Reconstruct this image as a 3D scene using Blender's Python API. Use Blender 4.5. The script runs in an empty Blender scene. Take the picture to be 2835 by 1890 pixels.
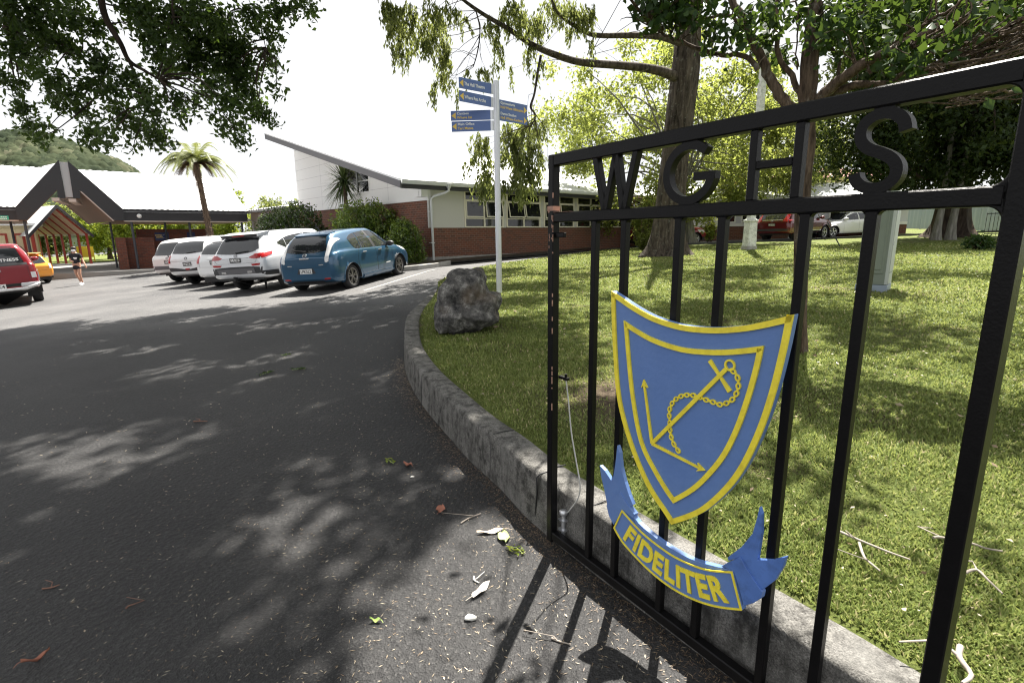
import bpy, bmesh, math, random
import numpy as np
from mathutils import Vector, Matrix, noise
from mathutils.bvhtree import BVHTree

R = math.radians
random.seed(7)
rng = np.random.default_rng(11)
scene = bpy.context.scene
COL = scene.collection

# ------------------------------------------------------------------ camera
cam_d = bpy.data.cameras.new('camera')
cam_d.sensor_width = 36.0
cam_d.lens = 36.0 * 1440.0 / 2835.0
cam_d.clip_start = 0.05
cam_d.clip_end = 3000
cam = bpy.data.objects.new('camera', cam_d)
COL.objects.link(cam)
pit, rol = math.atan(300 / 1440), R(0.61)
Fw = Vector((0, math.cos(pit), -math.sin(pit)))
Up = Vector((0, math.sin(pit), math.cos(pit)))
Rt = Vector((1, 0, 0))
cr = Rt * math.cos(rol) - Up * math.sin(rol)
cu = Rt * math.sin(rol) + Up * math.cos(rol)
cam.matrix_world = Matrix(((cr.x, cu.x, -Fw.x, 0), (cr.y, cu.y, -Fw.y, 0), (cr.z, cu.z, -Fw.z, 1.6), (0, 0, 0, 1)))
scene.camera = cam

# ------------------------------------------------------------------ sky, sun, exposure
SUN_AZ, SUN_EL = 21.0, 61.0
world = bpy.data.worlds.new('World')
scene.world = world
world.use_nodes = True
wn, wl = world.node_tree.nodes, world.node_tree.links
for n_ in list(wn):
    wn.remove(n_)
w_out = wn.new('ShaderNodeOutputWorld')
w_bg = wn.new('ShaderNodeBackground')
w_sky = wn.new('ShaderNodeTexSky')
w_sky.sky_type = 'NISHITA'
w_sky.sun_disc = False
w_sky.sun_elevation = R(SUN_EL)
w_sky.sun_rotation = R(SUN_AZ)
w_sky.air_density = 1.0
w_sky.dust_density = 2.0
w_tc = wn.new('ShaderNodeTexCoord')
w_ns = wn.new('ShaderNodeTexNoise')
w_ns.inputs['Scale'].default_value = 2.2
w_ns.inputs['Detail'].default_value = 6
w_rmp = wn.new('ShaderNodeMapRange')
w_rmp.inputs['From Min'].default_value = 0.30
w_rmp.inputs['From Max'].default_value = 0.50
w_rmp.inputs['To Min'].default_value = 0.85
w_rmp.inputs['To Max'].default_value = 0.97
w_mix = wn.new('ShaderNodeMix')
w_mix.data_type = 'RGBA'
w_mix.inputs['B'].default_value = (6.0, 6.05, 6.15, 1)      # sunlit thin cloud
wl.new(w_tc.outputs['Generated'], w_ns.inputs['Vector'])
wl.new(w_ns.outputs['Fac'], w_rmp.inputs['Value'])
wl.new(w_rmp.outputs['Result'], w_mix.inputs['Factor'])
wl.new(w_sky.outputs['Color'], w_mix.inputs['A'])
wl.new(w_mix.outputs['Result'], w_bg.inputs['Color'])
w_bg.inputs['Strength'].default_value = 0.05
wl.new(w_bg.outputs['Background'], w_out.inputs['Surface'])

sun_d = bpy.data.lights.new('sun', 'SUN')
sun_d.energy = 5.0
sun_d.angle = R(0.53)
sun_d.color = (1.0, 0.95, 0.87)
sun = bpy.data.objects.new('sun', sun_d)
COL.objects.link(sun)
SUN = Vector((math.sin(R(SUN_AZ)) * math.cos(R(SUN_EL)), math.cos(R(SUN_AZ)) * math.cos(R(SUN_EL)), math.sin(R(SUN_EL))))
sun.rotation_euler = (-SUN).to_track_quat('-Z', 'Y').to_euler()
sun.location = SUN * 60

scene.render.engine = 'CYCLES'
scene.view_settings.view_transform = 'Standard'
scene.view_settings.look = 'None'
scene.view_settings.exposure = 1.9
scene.view_settings.gamma = 1.0
scene.cycles.max_bounces = 8
scene.cycles.diffuse_bounces = 3
scene.cycles.glossy_bounces = 3
scene.cycles.transmission_bounces = 4
scene.cycles.transparent_max_bounces = 8
scene.cycles.use_denoising = True
scene.cycles.filter_width = 1.2

# ------------------------------------------------------------------ measured shapes (metres)
D = {'shield': [(0.3916, 1.3826), (0.4374, 1.3656), (0.514, 1.3361), (0.6054, 1.3107), (0.7159, 1.2988), (0.8149, 1.3044), (0.8898, 1.3165), (0.9584, 1.334), (1.0216, 1.3557),
            (1.0799, 1.3782), (1.0771, 1.3482), (1.0695, 1.2747), (1.053, 1.159), (1.0261, 1.0341), (0.9831, 0.9023), (0.9328, 0.8022), (0.8614, 0.7016), (0.7973, 0.6391),
            (0.7247, 0.581), (0.6868, 0.6113), (0.6233, 0.6601), (0.567, 0.7239), (0.5075, 0.8159), (0.4572, 0.9228), (0.4299, 1.0201), (0.4096, 1.1702), (0.3975, 1.2942)],
 'shield_in': [(0.459, 1.2791), (0.5285, 1.2551), (0.6099, 1.2349), (0.721, 1.2252), (0.8203, 1.2344), (0.9097, 1.2519), (1.0045, 1.2792), (0.9965, 1.21), (0.9782, 1.1136),
               (0.9521, 1.0104), (0.916, 0.9128), (0.868, 0.8276), (0.8073, 0.7441), (0.7269, 0.6637), (0.6814, 0.698), (0.6285, 0.7481), (0.573, 0.8127), (0.5366, 0.8947),
               (0.5031, 1.0211), (0.4808, 1.1415)],
 'shank': [(0.6175, 0.8495), (0.8918, 1.1862)],
 'ring': (0.9031, 1.2009),
 'stock': [(0.8323, 1.2017), (0.9099, 1.1197)],
 'arm1': [(0.6175, 0.8495), (0.5688, 1.062)],
 'arm1tip': (0.5669, 1.0778),
 'arm2': [(0.6175, 0.8495), (0.8263, 0.8339)],
 'arm2tip': (0.8429, 0.8343),
 'chain': [(0.9093, 1.188), (0.9247, 1.1778), (0.9332, 1.1628), (0.9359, 1.1398), (0.9301, 1.1145), (0.9132, 1.0894), (0.8817, 1.0702), (0.8528, 1.0709), (0.8207, 1.0717),
           (0.7899, 1.0746), (0.7579, 1.0693), (0.7349, 1.0603), (0.7068, 1.0375), (0.6919, 1.0125), (0.6862, 0.985), (0.691, 0.9548), (0.6951, 0.9203), (0.7053, 0.8918),
           (0.7175, 0.876), (0.7341, 0.862)],
 'rib_band': [(0.4845, 0.525), (0.5571, 0.495), (0.6125, 0.4793), (0.6755, 0.4705), (0.7446, 0.4672), (0.8266, 0.4789), (0.8937, 0.4998), (0.9681, 0.5379), (1.012, 0.4248),
              (0.9358, 0.3836), (0.8622, 0.3551), (0.7818, 0.3379), (0.704, 0.3348), (0.6199, 0.3459), (0.529, 0.3726), (0.4808, 0.3947), (0.443, 0.4266)],
 'rib_top': [(0.5208, 0.5421), (0.5675, 0.5075), (0.6538, 0.4901), (0.7434, 0.4855), (0.8256, 0.4933), (0.926, 0.5243)],
 'rib_ltail': [(0.342, 0.6562), (0.3719, 0.6449), (0.4169, 0.6129), (0.4296, 0.6882), (0.4378, 0.7784), (0.452, 0.7516), (0.4629, 0.6919), (0.4839, 0.6408), (0.509, 0.5966),
               (0.5311, 0.5652), (0.5037, 0.5387), (0.4361, 0.4445), (0.4039, 0.4678), (0.3925, 0.5014), (0.3724, 0.5605), (0.3512, 0.6145)],
 'rib_lfold': [(0.3937, 0.502), (0.4138, 0.5353), (0.4662, 0.5898), (0.5087, 0.5549), (0.5461, 0.5338), (0.5393, 0.5139), (0.4845, 0.525), (0.4377, 0.4356), (0.4105, 0.4612)],
 'rib_rtail': [(1.03, 0.7863), (1.0387, 0.7669), (1.044, 0.7087), (1.0387, 0.6145), (1.0834, 0.6377), (1.1227, 0.6714), (1.1167, 0.634), (1.0989, 0.5802), (1.0631, 0.5248),
               (1.0129, 0.5658), (0.9812, 0.5894), (0.9455, 0.5576), (0.9408, 0.5666), (0.9852, 0.6296), (1.0162, 0.6907), (1.0263, 0.7502)],
 'rib_rfold': [(0.9257, 0.5288), (0.9458, 0.5538), (0.988, 0.5971), (1.0088, 0.571), (1.0669, 0.5219), (1.0654, 0.4999), (1.0433, 0.4688), (1.013, 0.4388), (0.9891, 0.4976),
               (0.9681, 0.5379)],
 'let_base': [(0.4497, 0.4125), (0.5492, 0.3836), (0.6402, 0.365), (0.7416, 0.3666), (0.8338, 0.3803), (0.9259, 0.4057), (0.9984, 0.4331)],
 'W': [(0.2202, 1.8822), (0.278, 1.692), (0.3018, 1.6929), (0.3331, 1.8803), (0.3571, 1.8773), (0.3844, 1.6892), (0.3963, 1.6925), (0.4567, 1.883)],
 'G': [(0.5739, 1.7873), (0.6645, 1.8785), (0.6778, 1.6888), (0.7476, 1.8325), (0.6926, 1.7729), (0.7697, 1.7689)],
 'H': [(0.881, 1.8773), (0.9033, 1.8738), (0.8917, 1.6856), (1.0115, 1.8748), (1.0344, 1.8727), (1.0149, 1.6845), (0.963, 1.7799)],
 'S': [(1.2592, 1.8241), (1.2544, 1.8403), (1.2412, 1.855), (1.2226, 1.8646), (1.2018, 1.8637), (1.1818, 1.8512), (1.1718, 1.8283), (1.1765, 1.8013), (1.1944, 1.7825),
       (1.2188, 1.7713), (1.2445, 1.7554), (1.257, 1.7364), (1.2553, 1.7142), (1.2425, 1.6974), (1.219, 1.6915), (1.1928, 1.7011), (1.1764, 1.7177), (1.1722, 1.7265)],
 'latch': [(0.0353, 1.5913), (0.0855, 1.5911)],
 'hook': [(0.0257, 0.9421), (0.0796, 0.9547)],
 'bolt': [(-0.0041, 0.2628), (-0.0029, 0.1603)],
 'cord': [(0.012, 0.9287), (0.0324, 0.8298), (0.0551, 0.689), (0.0968, 0.5433), (0.1235, 0.4461), (0.108, 0.3736), (0.0537, 0.2924), (0.0246, 0.2579)],
 'signs': [[(-0.32, 9.98, 4.204), (-0.854, 9.559, 4.204), 4.026], [(-0.328, 9.98, 3.985), (-0.85, 9.521, 3.985), 3.808], [(-0.344, 10.0, 3.771), (-1.066, 10.063, 3.771), 3.6],
           [(-0.344, 10.0, 3.594), (-1.057, 10.076, 3.594), 3.414], [(-0.189, 10.1, 3.97), (0.338, 10.577, 3.97), 3.608]],
 'car_suv': (-7.356, 15.682, 0.003),
 'car_hatch3': (-9.259, 17.576, -0.056),
 'car_wagon2': (-10.949, 19.134, -0.118),
 'car_wagon1': (-12.761, 21.003, -0.176),
 'car_ute': (-17.115, 17.981, -0.534),
 'orange': (-21.93, 24.525, -0.633),
 'person': (-19.512, 23.604, -0.501)}
D.update({'left_clumps': [(-9.21, 10.7, 5.71, 0.51), (-8.94, 11.09, 5.81, 0.59), (-9.29, 12.3, 6.32, 0.41), (-9.73, 11.76, 5.58, 0.43), (-9.34, 10.72, 5.06, 0.33), (-9.06, 11.54, 5.36, 0.35),
                 (-8.46, 11.72, 5.77, 0.36), (-9.63, 10.84, 4.56, 0.3), (-10.14, 12.06, 5.12, 0.3), (-8.85, 10.87, 4.56, 0.3), (-8.3, 11.56, 5.12, 0.42), (-8.77, 11.78, 4.8, 0.33),
                 (-9.05, 11.55, 4.58, 0.29), (-10.26, 11.73, 4.29, 0.29), (-10.46, 12.06, 3.95, 0.24), (-10.46, 12.55, 4.04, 0.21), (-9.57, 11.17, 3.56, 0.16), (-9.65, 11.96, 4.45, 0.27),
                 (-9.32, 12.12, 4.25, 0.3), (-8.53, 11.35, 3.69, 0.35), (-7.91, 10.8, 3.48, 0.18), (-8.85, 12.79, 4.33, 0.36), (-8.07, 11.41, 4.45, 0.29), (-7.72, 11.49, 4.74, 0.26),
                 (-8.51, 12.67, 4.05, 0.35), (-7.74, 12.1, 3.78, 0.3), (-7.42, 11.9, 3.54, 0.17), (-8.51, 12.42, 3.57, 0.14), (-7.05, 10.98, 3.99, 0.31), (-8.0, 12.32, 4.67, 0.31),
                 (-7.03, 11.73, 4.43, 0.29), (-6.6, 11.18, 4.03, 0.19), (-6.95, 12.36, 4.43, 0.21), (-7.76, 12.82, 5.31, 0.39), (-6.95, 11.36, 5.36, 0.44), (-7.7, 12.16, 5.97, 0.37),
                 (-7.36, 11.48, 6.04, 0.42), (-7.24, 12.47, 6.24, 0.59), (-6.83, 12.49, 5.87, 0.63), (-5.96, 11.52, 5.94, 0.51), (-6.34, 12.78, 5.97, 0.54), (-6.83, 12.36, 5.31, 0.52),
                 (-6.26, 12.49, 5.35, 0.52), (-6.06, 12.8, 5.68, 0.43), (-6.21, 11.96, 4.71, 0.33), (-6.08, 12.68, 5.01, 0.42), (-6.01, 12.94, 5.32, 0.36), (-5.64, 11.35, 4.22, 0.35),
                 (-5.99, 12.89, 4.69, 0.36), (-5.42, 12.0, 4.19, 0.27), (-5.3, 12.2, 4.08, 0.2), (-4.81, 11.56, 4.53, 0.16), (-6.28, 12.54, 4.03, 0.31), (-5.77, 11.75, 3.56, 0.23),
                 (-5.51, 12.99, 5.52, 0.25), (-4.88, 11.81, 4.99, 0.13), (-5.19, 12.37, 5.82, 0.24), (-4.9, 12.06, 5.85, 0.13), (-5.5, 12.43, 6.18, 0.35), (-4.7, 11.66, 6.08, 0.33),
                 (-4.27, 11.68, 6.11, 0.26), (-4.38, 12.86, 6.48, 0.18), (-5.23, 12.77, 5.66, 0.14), (-6.49, 12.23, 4.19, 0.14), (-7.05, 12.9, 4.83, 0.22)],
 'left_br': [[(-7.683, 11.0, 6.377, 0.074), (-7.82, 11.133, 6.012, 0.062), (-7.857, 11.267, 5.732, 0.057), (-7.756, 11.4, 5.385, 0.048), (-7.723, 11.533, 5.105, 0.039),
              (-7.514, 11.667, 4.95, 0.029), (-7.323, 11.8, 4.817, 0.02)],
             [(-9.24, 11.0, 6.513, 0.08), (-9.494, 11.083, 6.058, 0.08), (-9.7, 11.167, 5.714, 0.069), (-9.843, 11.25, 5.539, 0.063), (-9.5, 11.333, 5.642, 0.044),
              (-9.268, 11.417, 5.59, 0.032), (-8.817, 11.5, 5.267, 0.019)],
             [(-7.768, 11.6, 5.125, 0.032), (-7.737, 11.667, 4.869, 0.026), (-7.734, 11.733, 4.607, 0.02), (-7.7, 11.8, 4.339, 0.013)],
             [(-9.075, 11.5, 5.457, 0.029), (-8.945, 11.667, 5.321, 0.023), (-8.75, 11.833, 5.149, 0.017), (-8.676, 12.0, 4.913, 0.013)],
             [(-6.613, 11.5, 6.324, 0.032), (-6.683, 11.5, 6.04, 0.029), (-6.68, 11.5, 5.857, 0.022)],
             [(-5.881, 12.5, 6.695, 0.021), (-5.821, 12.5, 6.412, 0.017), (-5.545, 12.5, 6.353, 0.014), (-5.394, 12.5, 6.009, 0.01), (-5.339, 12.5, 5.632, 0.01)]],
 'main_br': [[(5.818, 19.2, 6.615, 0.193), (5.353, 18.83, 6.746, 0.168), (4.479, 18.46, 6.828, 0.134), (3.457, 18.09, 6.817, 0.121), (2.247, 17.72, 6.806, 0.109),
              (1.309, 17.35, 6.95, 0.097), (0.631, 16.98, 7.12, 0.081), (-0.013, 16.61, 7.389, 0.07), (-0.704, 16.24, 7.639, 0.054), (-1.237, 15.87, 7.866, 0.044),
              (-1.509, 15.5, 8.001, 0.035)],
             [(5.741, 19.0, 7.727, 0.127), (4.965, 18.667, 7.821, 0.104), (3.942, 18.333, 7.762, 0.092), (2.773, 18.0, 7.66, 0.075), (2.18, 17.667, 7.737, 0.059),
              (1.52, 17.333, 8.023, 0.044), (1.275, 17.0, 8.287, 0.033)],
             [(0.928, 16.5, 6.633, 0.041), (0.821, 16.46, 6.097, 0.037), (0.733, 16.42, 5.576, 0.032), (0.624, 16.38, 5.21, 0.037), (0.771, 16.34, 4.96, 0.018), (0.598, 16.3, 4.633, 0.018)],
             [(-0.919, 15.8, 7.657, 0.022), (-0.793, 15.8, 7.115, 0.018), (-0.866, 15.8, 6.566, 0.018), (-0.997, 15.8, 6.159, 0.013)],
             [(2.681, 18.0, 7.682, 0.03), (2.64, 18.0, 7.432, 0.025), (2.578, 18.0, 7.096, 0.015)]],
 'main_clumps': [(-3.02, 14.62, 7.19, 0.29), (-3.29, 15.63, 7.26, 0.26), (-3.1, 14.5, 7.28, 0.24), (-3.02, 15.97, 7.71, 0.27), (-2.64, 15.59, 7.41, 0.35), (-2.36, 15.72, 7.17, 0.26),
                 (-3.04, 15.98, 7.27, 0.27), (-3.18, 15.59, 6.96, 0.17), (-2.71, 15.85, 7.04, 0.27), (-2.24, 14.84, 6.45, 0.29), (-2.82, 15.06, 6.42, 0.25), (-2.91, 14.5, 6.11, 0.16),
                 (-2.64, 14.86, 6.25, 0.17), (-1.95, 15.27, 6.73, 0.3), (-1.95, 16.36, 7.51, 0.37), (-1.94, 15.11, 7.37, 0.34), (-1.72, 15.55, 6.57, 0.26), (-1.99, 15.74, 6.37, 0.22),
                 (-1.83, 16.43, 6.47, 0.23), (-1.99, 16.56, 6.15, 0.23), (-2.18, 16.02, 5.78, 0.16), (-2.08, 15.23, 5.35, 0.11), (-1.64, 16.02, 5.85, 0.13), (-1.52, 16.36, 5.62, 0.14),
                 (-1.5, 15.23, 7.41, 0.26), (-1.29, 16.4, 7.63, 0.18), (-1.21, 15.94, 6.13, 0.13), (-0.48, 16.66, 7.49, 0.28), (-0.4, 16.83, 7.2, 0.23), (-0.32, 16.87, 6.89, 0.19),
                 (-0.26, 16.65, 7.67, 0.28), (0.21, 16.92, 8.04, 0.42), (0.41, 16.45, 7.48, 0.37), (0.81, 17.11, 7.56, 0.33), (0.83, 16.54, 7.66, 0.28), (1.3, 17.31, 8.25, 0.29),
                 (0.59, 17.07, 7.15, 0.19), (0.6, 17.46, 7.07, 0.15), (0.54, 16.83, 6.6, 0.14), (1.03, 16.47, 6.49, 0.14), (-0.41, 16.6, 6.46, 0.14), (-0.8, 15.88, 6.11, 0.16),
                 (-0.03, 17.12, 6.45, 0.12), (-0.65, 16.26, 6.13, 0.14), (0.8, 16.93, 6.31, 0.14), (1.59, 18.09, 8.47, 0.35), (1.97, 17.47, 8.23, 0.39), (2.2, 17.5, 7.88, 0.34),
                 (2.43, 17.6, 8.11, 0.34), (1.85, 17.55, 7.7, 0.2), (2.53, 17.25, 7.19, 0.17), (-0.91, 16.41, 4.38, 0.23), (-1.04, 16.97, 4.14, 0.28), (-0.71, 16.53, 4.2, 0.28),
                 (-0.05, 17.13, 4.71, 0.29), (0.04, 17.49, 4.51, 0.44), (0.17, 17.38, 4.1, 0.49), (0.4, 17.33, 3.74, 0.48), (0.78, 17.6, 4.35, 0.34), (1.02, 17.71, 4.01, 0.25),
                 (-0.27, 16.24, 3.82, 0.27), (-0.71, 16.41, 3.68, 0.27), (-0.62, 16.22, 3.33, 0.27), (-0.79, 16.01, 2.98, 0.31), (-0.33, 16.73, 3.16, 0.28), (0.16, 16.54, 3.22, 0.32),
                 (0.63, 17.23, 3.33, 0.29), (0.86, 17.27, 3.6, 0.24), (-0.86, 15.72, 3.19, 0.13), (-1.13, 16.14, 3.73, 0.18), (-1.25, 16.0, 3.63, 0.11), (-0.52, 16.87, 2.92, 0.24),
                 (0.28, 16.24, 2.9, 0.23), (0.6, 16.51, 2.88, 0.18), (0.9, 17.18, 3.28, 0.12), (0.38, 16.78, 2.77, 0.19), (0.64, 17.3, 4.95, 0.29), (0.39, 16.67, 4.62, 0.19),
                 (1.05, 16.75, 4.88, 0.19), (0.89, 17.83, 4.83, 0.25)],
 'small_clumps': [(1.46, 4.64, 3.35, 0.17), (1.67, 4.55, 3.22, 0.14), (1.9, 4.68, 3.16, 0.12), (1.69, 4.74, 3.13, 0.09), (2.1, 4.63, 3.3, 0.19), (2.14, 4.94, 3.19, 0.15),
                  (2.53, 5.34, 3.16, 0.15), (2.47, 4.43, 3.12, 0.19), (2.7, 4.65, 3.3, 0.26), (2.83, 4.94, 3.18, 0.17), (3.14, 5.03, 3.15, 0.17), (3.28, 5.08, 3.34, 0.25),
                  (2.85, 4.12, 2.84, 0.16), (3.08, 4.52, 3.25, 0.25), (3.48, 4.73, 3.25, 0.2), (2.9, 3.9, 2.77, 0.09), (3.37, 4.31, 3.17, 0.22), (3.07, 3.9, 2.88, 0.11),
                  (3.7, 4.33, 2.97, 0.13), (3.88, 4.44, 3.13, 0.15), (3.57, 4.04, 2.78, 0.08), (3.07, 3.63, 2.44, 0.04), (2.84, 4.01, 2.72, 0.09), (3.04, 4.41, 2.77, 0.07),
                  (3.57, 4.57, 3.33, 0.19), (3.23, 3.77, 3.0, 0.16), (2.55, 5.07, 3.52, 0.17), (1.38, 4.81, 3.44, 0.15), (1.24, 4.67, 3.32, 0.12), (1.28, 5.1, 3.53, 0.16),
                  (1.35, 4.71, 3.34, 0.16), (1.13, 4.77, 3.45, 0.11)],
 'small_br': [[(2.698, 4.77, 0.496, 0.059), (2.65, 4.77, 1.124, 0.059), (2.603, 4.77, 1.707, 0.061), (2.585, 4.77, 2.079, 0.061), (2.587, 4.77, 2.321, 0.064), (2.559, 4.77, 2.499, 0.067),
               (2.534, 4.77, 2.651, 0.069)],
              [(2.487, 4.77, 2.558, 0.056), (2.371, 4.812, 2.697, 0.046), (2.249, 4.853, 2.883, 0.041), (2.15, 4.895, 3.092, 0.037), (2.036, 4.937, 3.335, 0.034),
               (1.925, 4.978, 3.543, 0.031), (1.868, 5.02, 3.695, 0.025)],
              [(2.547, 4.77, 2.581, 0.069), (2.545, 4.77, 2.743, 0.072), (2.538, 4.77, 3.016, 0.069), (2.539, 4.77, 3.238, 0.061), (2.54, 4.77, 3.455, 0.053), (2.534, 4.77, 3.616, 0.045)],
              [(2.515, 4.77, 2.651, 0.029), (2.477, 4.82, 2.803, 0.026), (2.372, 4.87, 2.99, 0.023), (2.32, 4.92, 3.144, 0.021), (2.312, 4.97, 3.367, 0.018), (2.332, 5.02, 3.556, 0.015)],
              [(2.612, 4.77, 2.557, 0.056), (2.619, 4.641, 2.711, 0.049), (2.686, 4.513, 2.787, 0.043), (2.755, 4.384, 2.856, 0.039), (2.929, 4.256, 2.947, 0.033),
               (3.088, 4.127, 3.009, 0.03), (3.232, 3.999, 3.045, 0.025), (3.454, 3.87, 3.092, 0.019)],
              [(2.607, 4.77, 2.604, 0.04), (2.703, 4.641, 2.71, 0.034), (2.798, 4.513, 2.732, 0.03), (2.998, 4.384, 2.729, 0.024), (3.056, 4.256, 2.826, 0.02), (3.162, 4.127, 2.874, 0.018),
               (3.311, 3.999, 2.878, 0.016), (3.484, 3.87, 2.933, 0.013)],
              [(2.106, 4.77, 2.93, 0.023), (2.004, 4.812, 3.045, 0.021), (1.834, 4.853, 3.071, 0.02), (1.647, 4.895, 3.131, 0.018), (1.506, 4.937, 3.203, 0.015),
               (1.364, 4.978, 3.265, 0.013), (1.232, 5.02, 3.361, 0.01)],
              [(1.967, 4.77, 3.276, 0.016), (1.836, 4.853, 3.385, 0.014), (1.682, 4.937, 3.395, 0.011), (1.592, 5.02, 3.495, 0.008)],
              [(2.777, 4.77, 2.753, 0.016), (2.845, 4.853, 2.923, 0.015), (2.852, 4.937, 3.087, 0.012), (2.811, 5.02, 3.218, 0.011)],
              [(3.067, 4.77, 2.898, 0.012), (3.036, 4.853, 3.002, 0.011), (3.01, 4.937, 3.039, 0.01), (3.012, 5.02, 3.146, 0.008)],
              [(2.896, 4.77, 3.474, 0.013), (3.003, 4.853, 3.352, 0.012), (3.075, 4.937, 3.222, 0.011), (3.073, 5.02, 3.169, 0.01)],
              [(3.28, 4.77, 3.47, 0.016), (3.396, 4.853, 3.348, 0.015), (3.5, 4.937, 3.321, 0.012), (3.526, 5.02, 3.316, 0.011)],
              [(3.283, 4.77, 3.109, 0.016), (3.364, 4.545, 3.015, 0.015), (3.415, 4.32, 2.963, 0.013), (3.44, 4.095, 2.928, 0.011), (3.495, 3.87, 2.879, 0.01)],
              [(3.569, 4.77, 3.228, 0.013), (3.58, 4.47, 3.072, 0.011), (3.549, 4.17, 2.99, 0.009), (3.476, 3.87, 2.977, 0.008)],
              [(2.997, 4.77, 2.967, 0.016), (3.015, 4.545, 3.018, 0.014), (3.118, 4.32, 3.105, 0.012), (3.147, 4.095, 3.128, 0.01), (3.057, 3.87, 3.131, 0.009)],
              [(4.389, 4.77, 2.748, 0.011), (4.13, 4.62, 2.702, 0.01), (3.824, 4.47, 2.657, 0.009), (3.564, 4.32, 2.602, 0.007), (3.415, 4.17, 2.527, 0.006), (3.243, 4.02, 2.475, 0.004),
               (3.087, 3.87, 2.471, 0.003)],
              [(3.23, 4.77, 2.964, 0.005), (3.334, 4.895, 2.907, 0.005), (3.431, 5.02, 2.856, 0.006)],
              [(2.382, 4.77, 3.478, 0.007), (2.454, 4.853, 3.324, 0.007), (2.499, 4.937, 3.148, 0.006), (2.578, 5.02, 2.996, 0.006)]]})
G = {'rust1': [-0.713, 3.269],
 'rust2': [-0.413, 2.687],
 'tan': [-0.12, 2.438],
 'palegreen': [-0.052, 2.378],
 'sprig': [0.006, 2.272],
 'white': [-0.146, 2.016],
 'lime': [-0.578, 1.874],
 'sprig2': [-0.846, 3.347],
 'chip': [-0.182, 1.854],
 'pebble': [-0.652, 3.104],
 'curl': [-1.925, 1.791],
 'sprig3': [-2.901, 5.916],
 'sprig4': [-3.023, 6.773],
 'sprig5': [-2.53, 5.977],
 'tw1': [[-0.285, 2.543], [-0.179, 2.617]],
 'tw2': [[0.135, 1.725], [0.211, 1.684]],
 'tw3': [[-2.297, 2.234], [-2.231, 2.257]],
 'tw4': [[-1.763, 2.061], [-1.725, 2.076]],
 'tw5': [[-0.19, 2.095], [-0.162, 2.064]],
 'tw6': [[-2.884, 4.45], [-2.737, 4.428]],
 'br1': [[1.267, 1.831], [1.31, 1.775], [1.358, 1.704], [1.402, 1.649]],
 'br2': [[1.581, 1.772], [1.621, 1.767], [1.69, 1.727], [1.714, 1.695], [1.757, 1.679]],
 'br3': [[1.536, 1.566], [1.588, 1.586], [1.572, 1.53], [1.564, 1.473]],
 'br4': [[1.247, 1.261], [1.226, 1.216], [1.2, 1.174], [1.169, 1.136]],
 'br5': [[1.298, 1.762], [1.26, 1.675], [1.245, 1.63], [1.263, 1.597]]}
# ------------------------------------------------------------------ terrain functions
def near_dip(x, y):
    return np.exp(-(x * x + (y - 1.5) ** 2) / 25.0)
def asph(x, y):
    return 0.068 * np.maximum(x, -21.0) + 0.035 * np.minimum(y, 40.0) - 0.045 * near_dip(x, y)
def lawn_z(x, y):
    return 0.372 + 0.03 * np.minimum(x, 30.0) + 0.0095 * np.minimum(y, 45.0) - 0.05 * near_dip(x, y)
def ground_z(x, y):
    return np.minimum(asph(x, y), lawn_z(x, y) - 0.04)
def gz(x, y):
    return float(ground_z(np.float64(x), np.float64(y)))
def lz(x, y):
    return float(lawn_z(np.float64(x), np.float64(y)))

# ------------------------------------------------------------------ objects and tags
def tag(o, label=None, cat=None, group=None, kind=None):
    if label: o['label'] = label
    if cat: o['category'] = cat
    if group: o['group'] = group
    if kind: o['kind'] = kind
    return o

def empty(name, loc=(0, 0, 0), rz=0.0, label=None, cat=None, group=None):
    o = bpy.data.objects.new(name, None)
    COL.objects.link(o)
    o.location = loc
    o.rotation_euler = (0, 0, rz)
    o.empty_display_size = 0.2
    return tag(o, label, cat, group)

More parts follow.
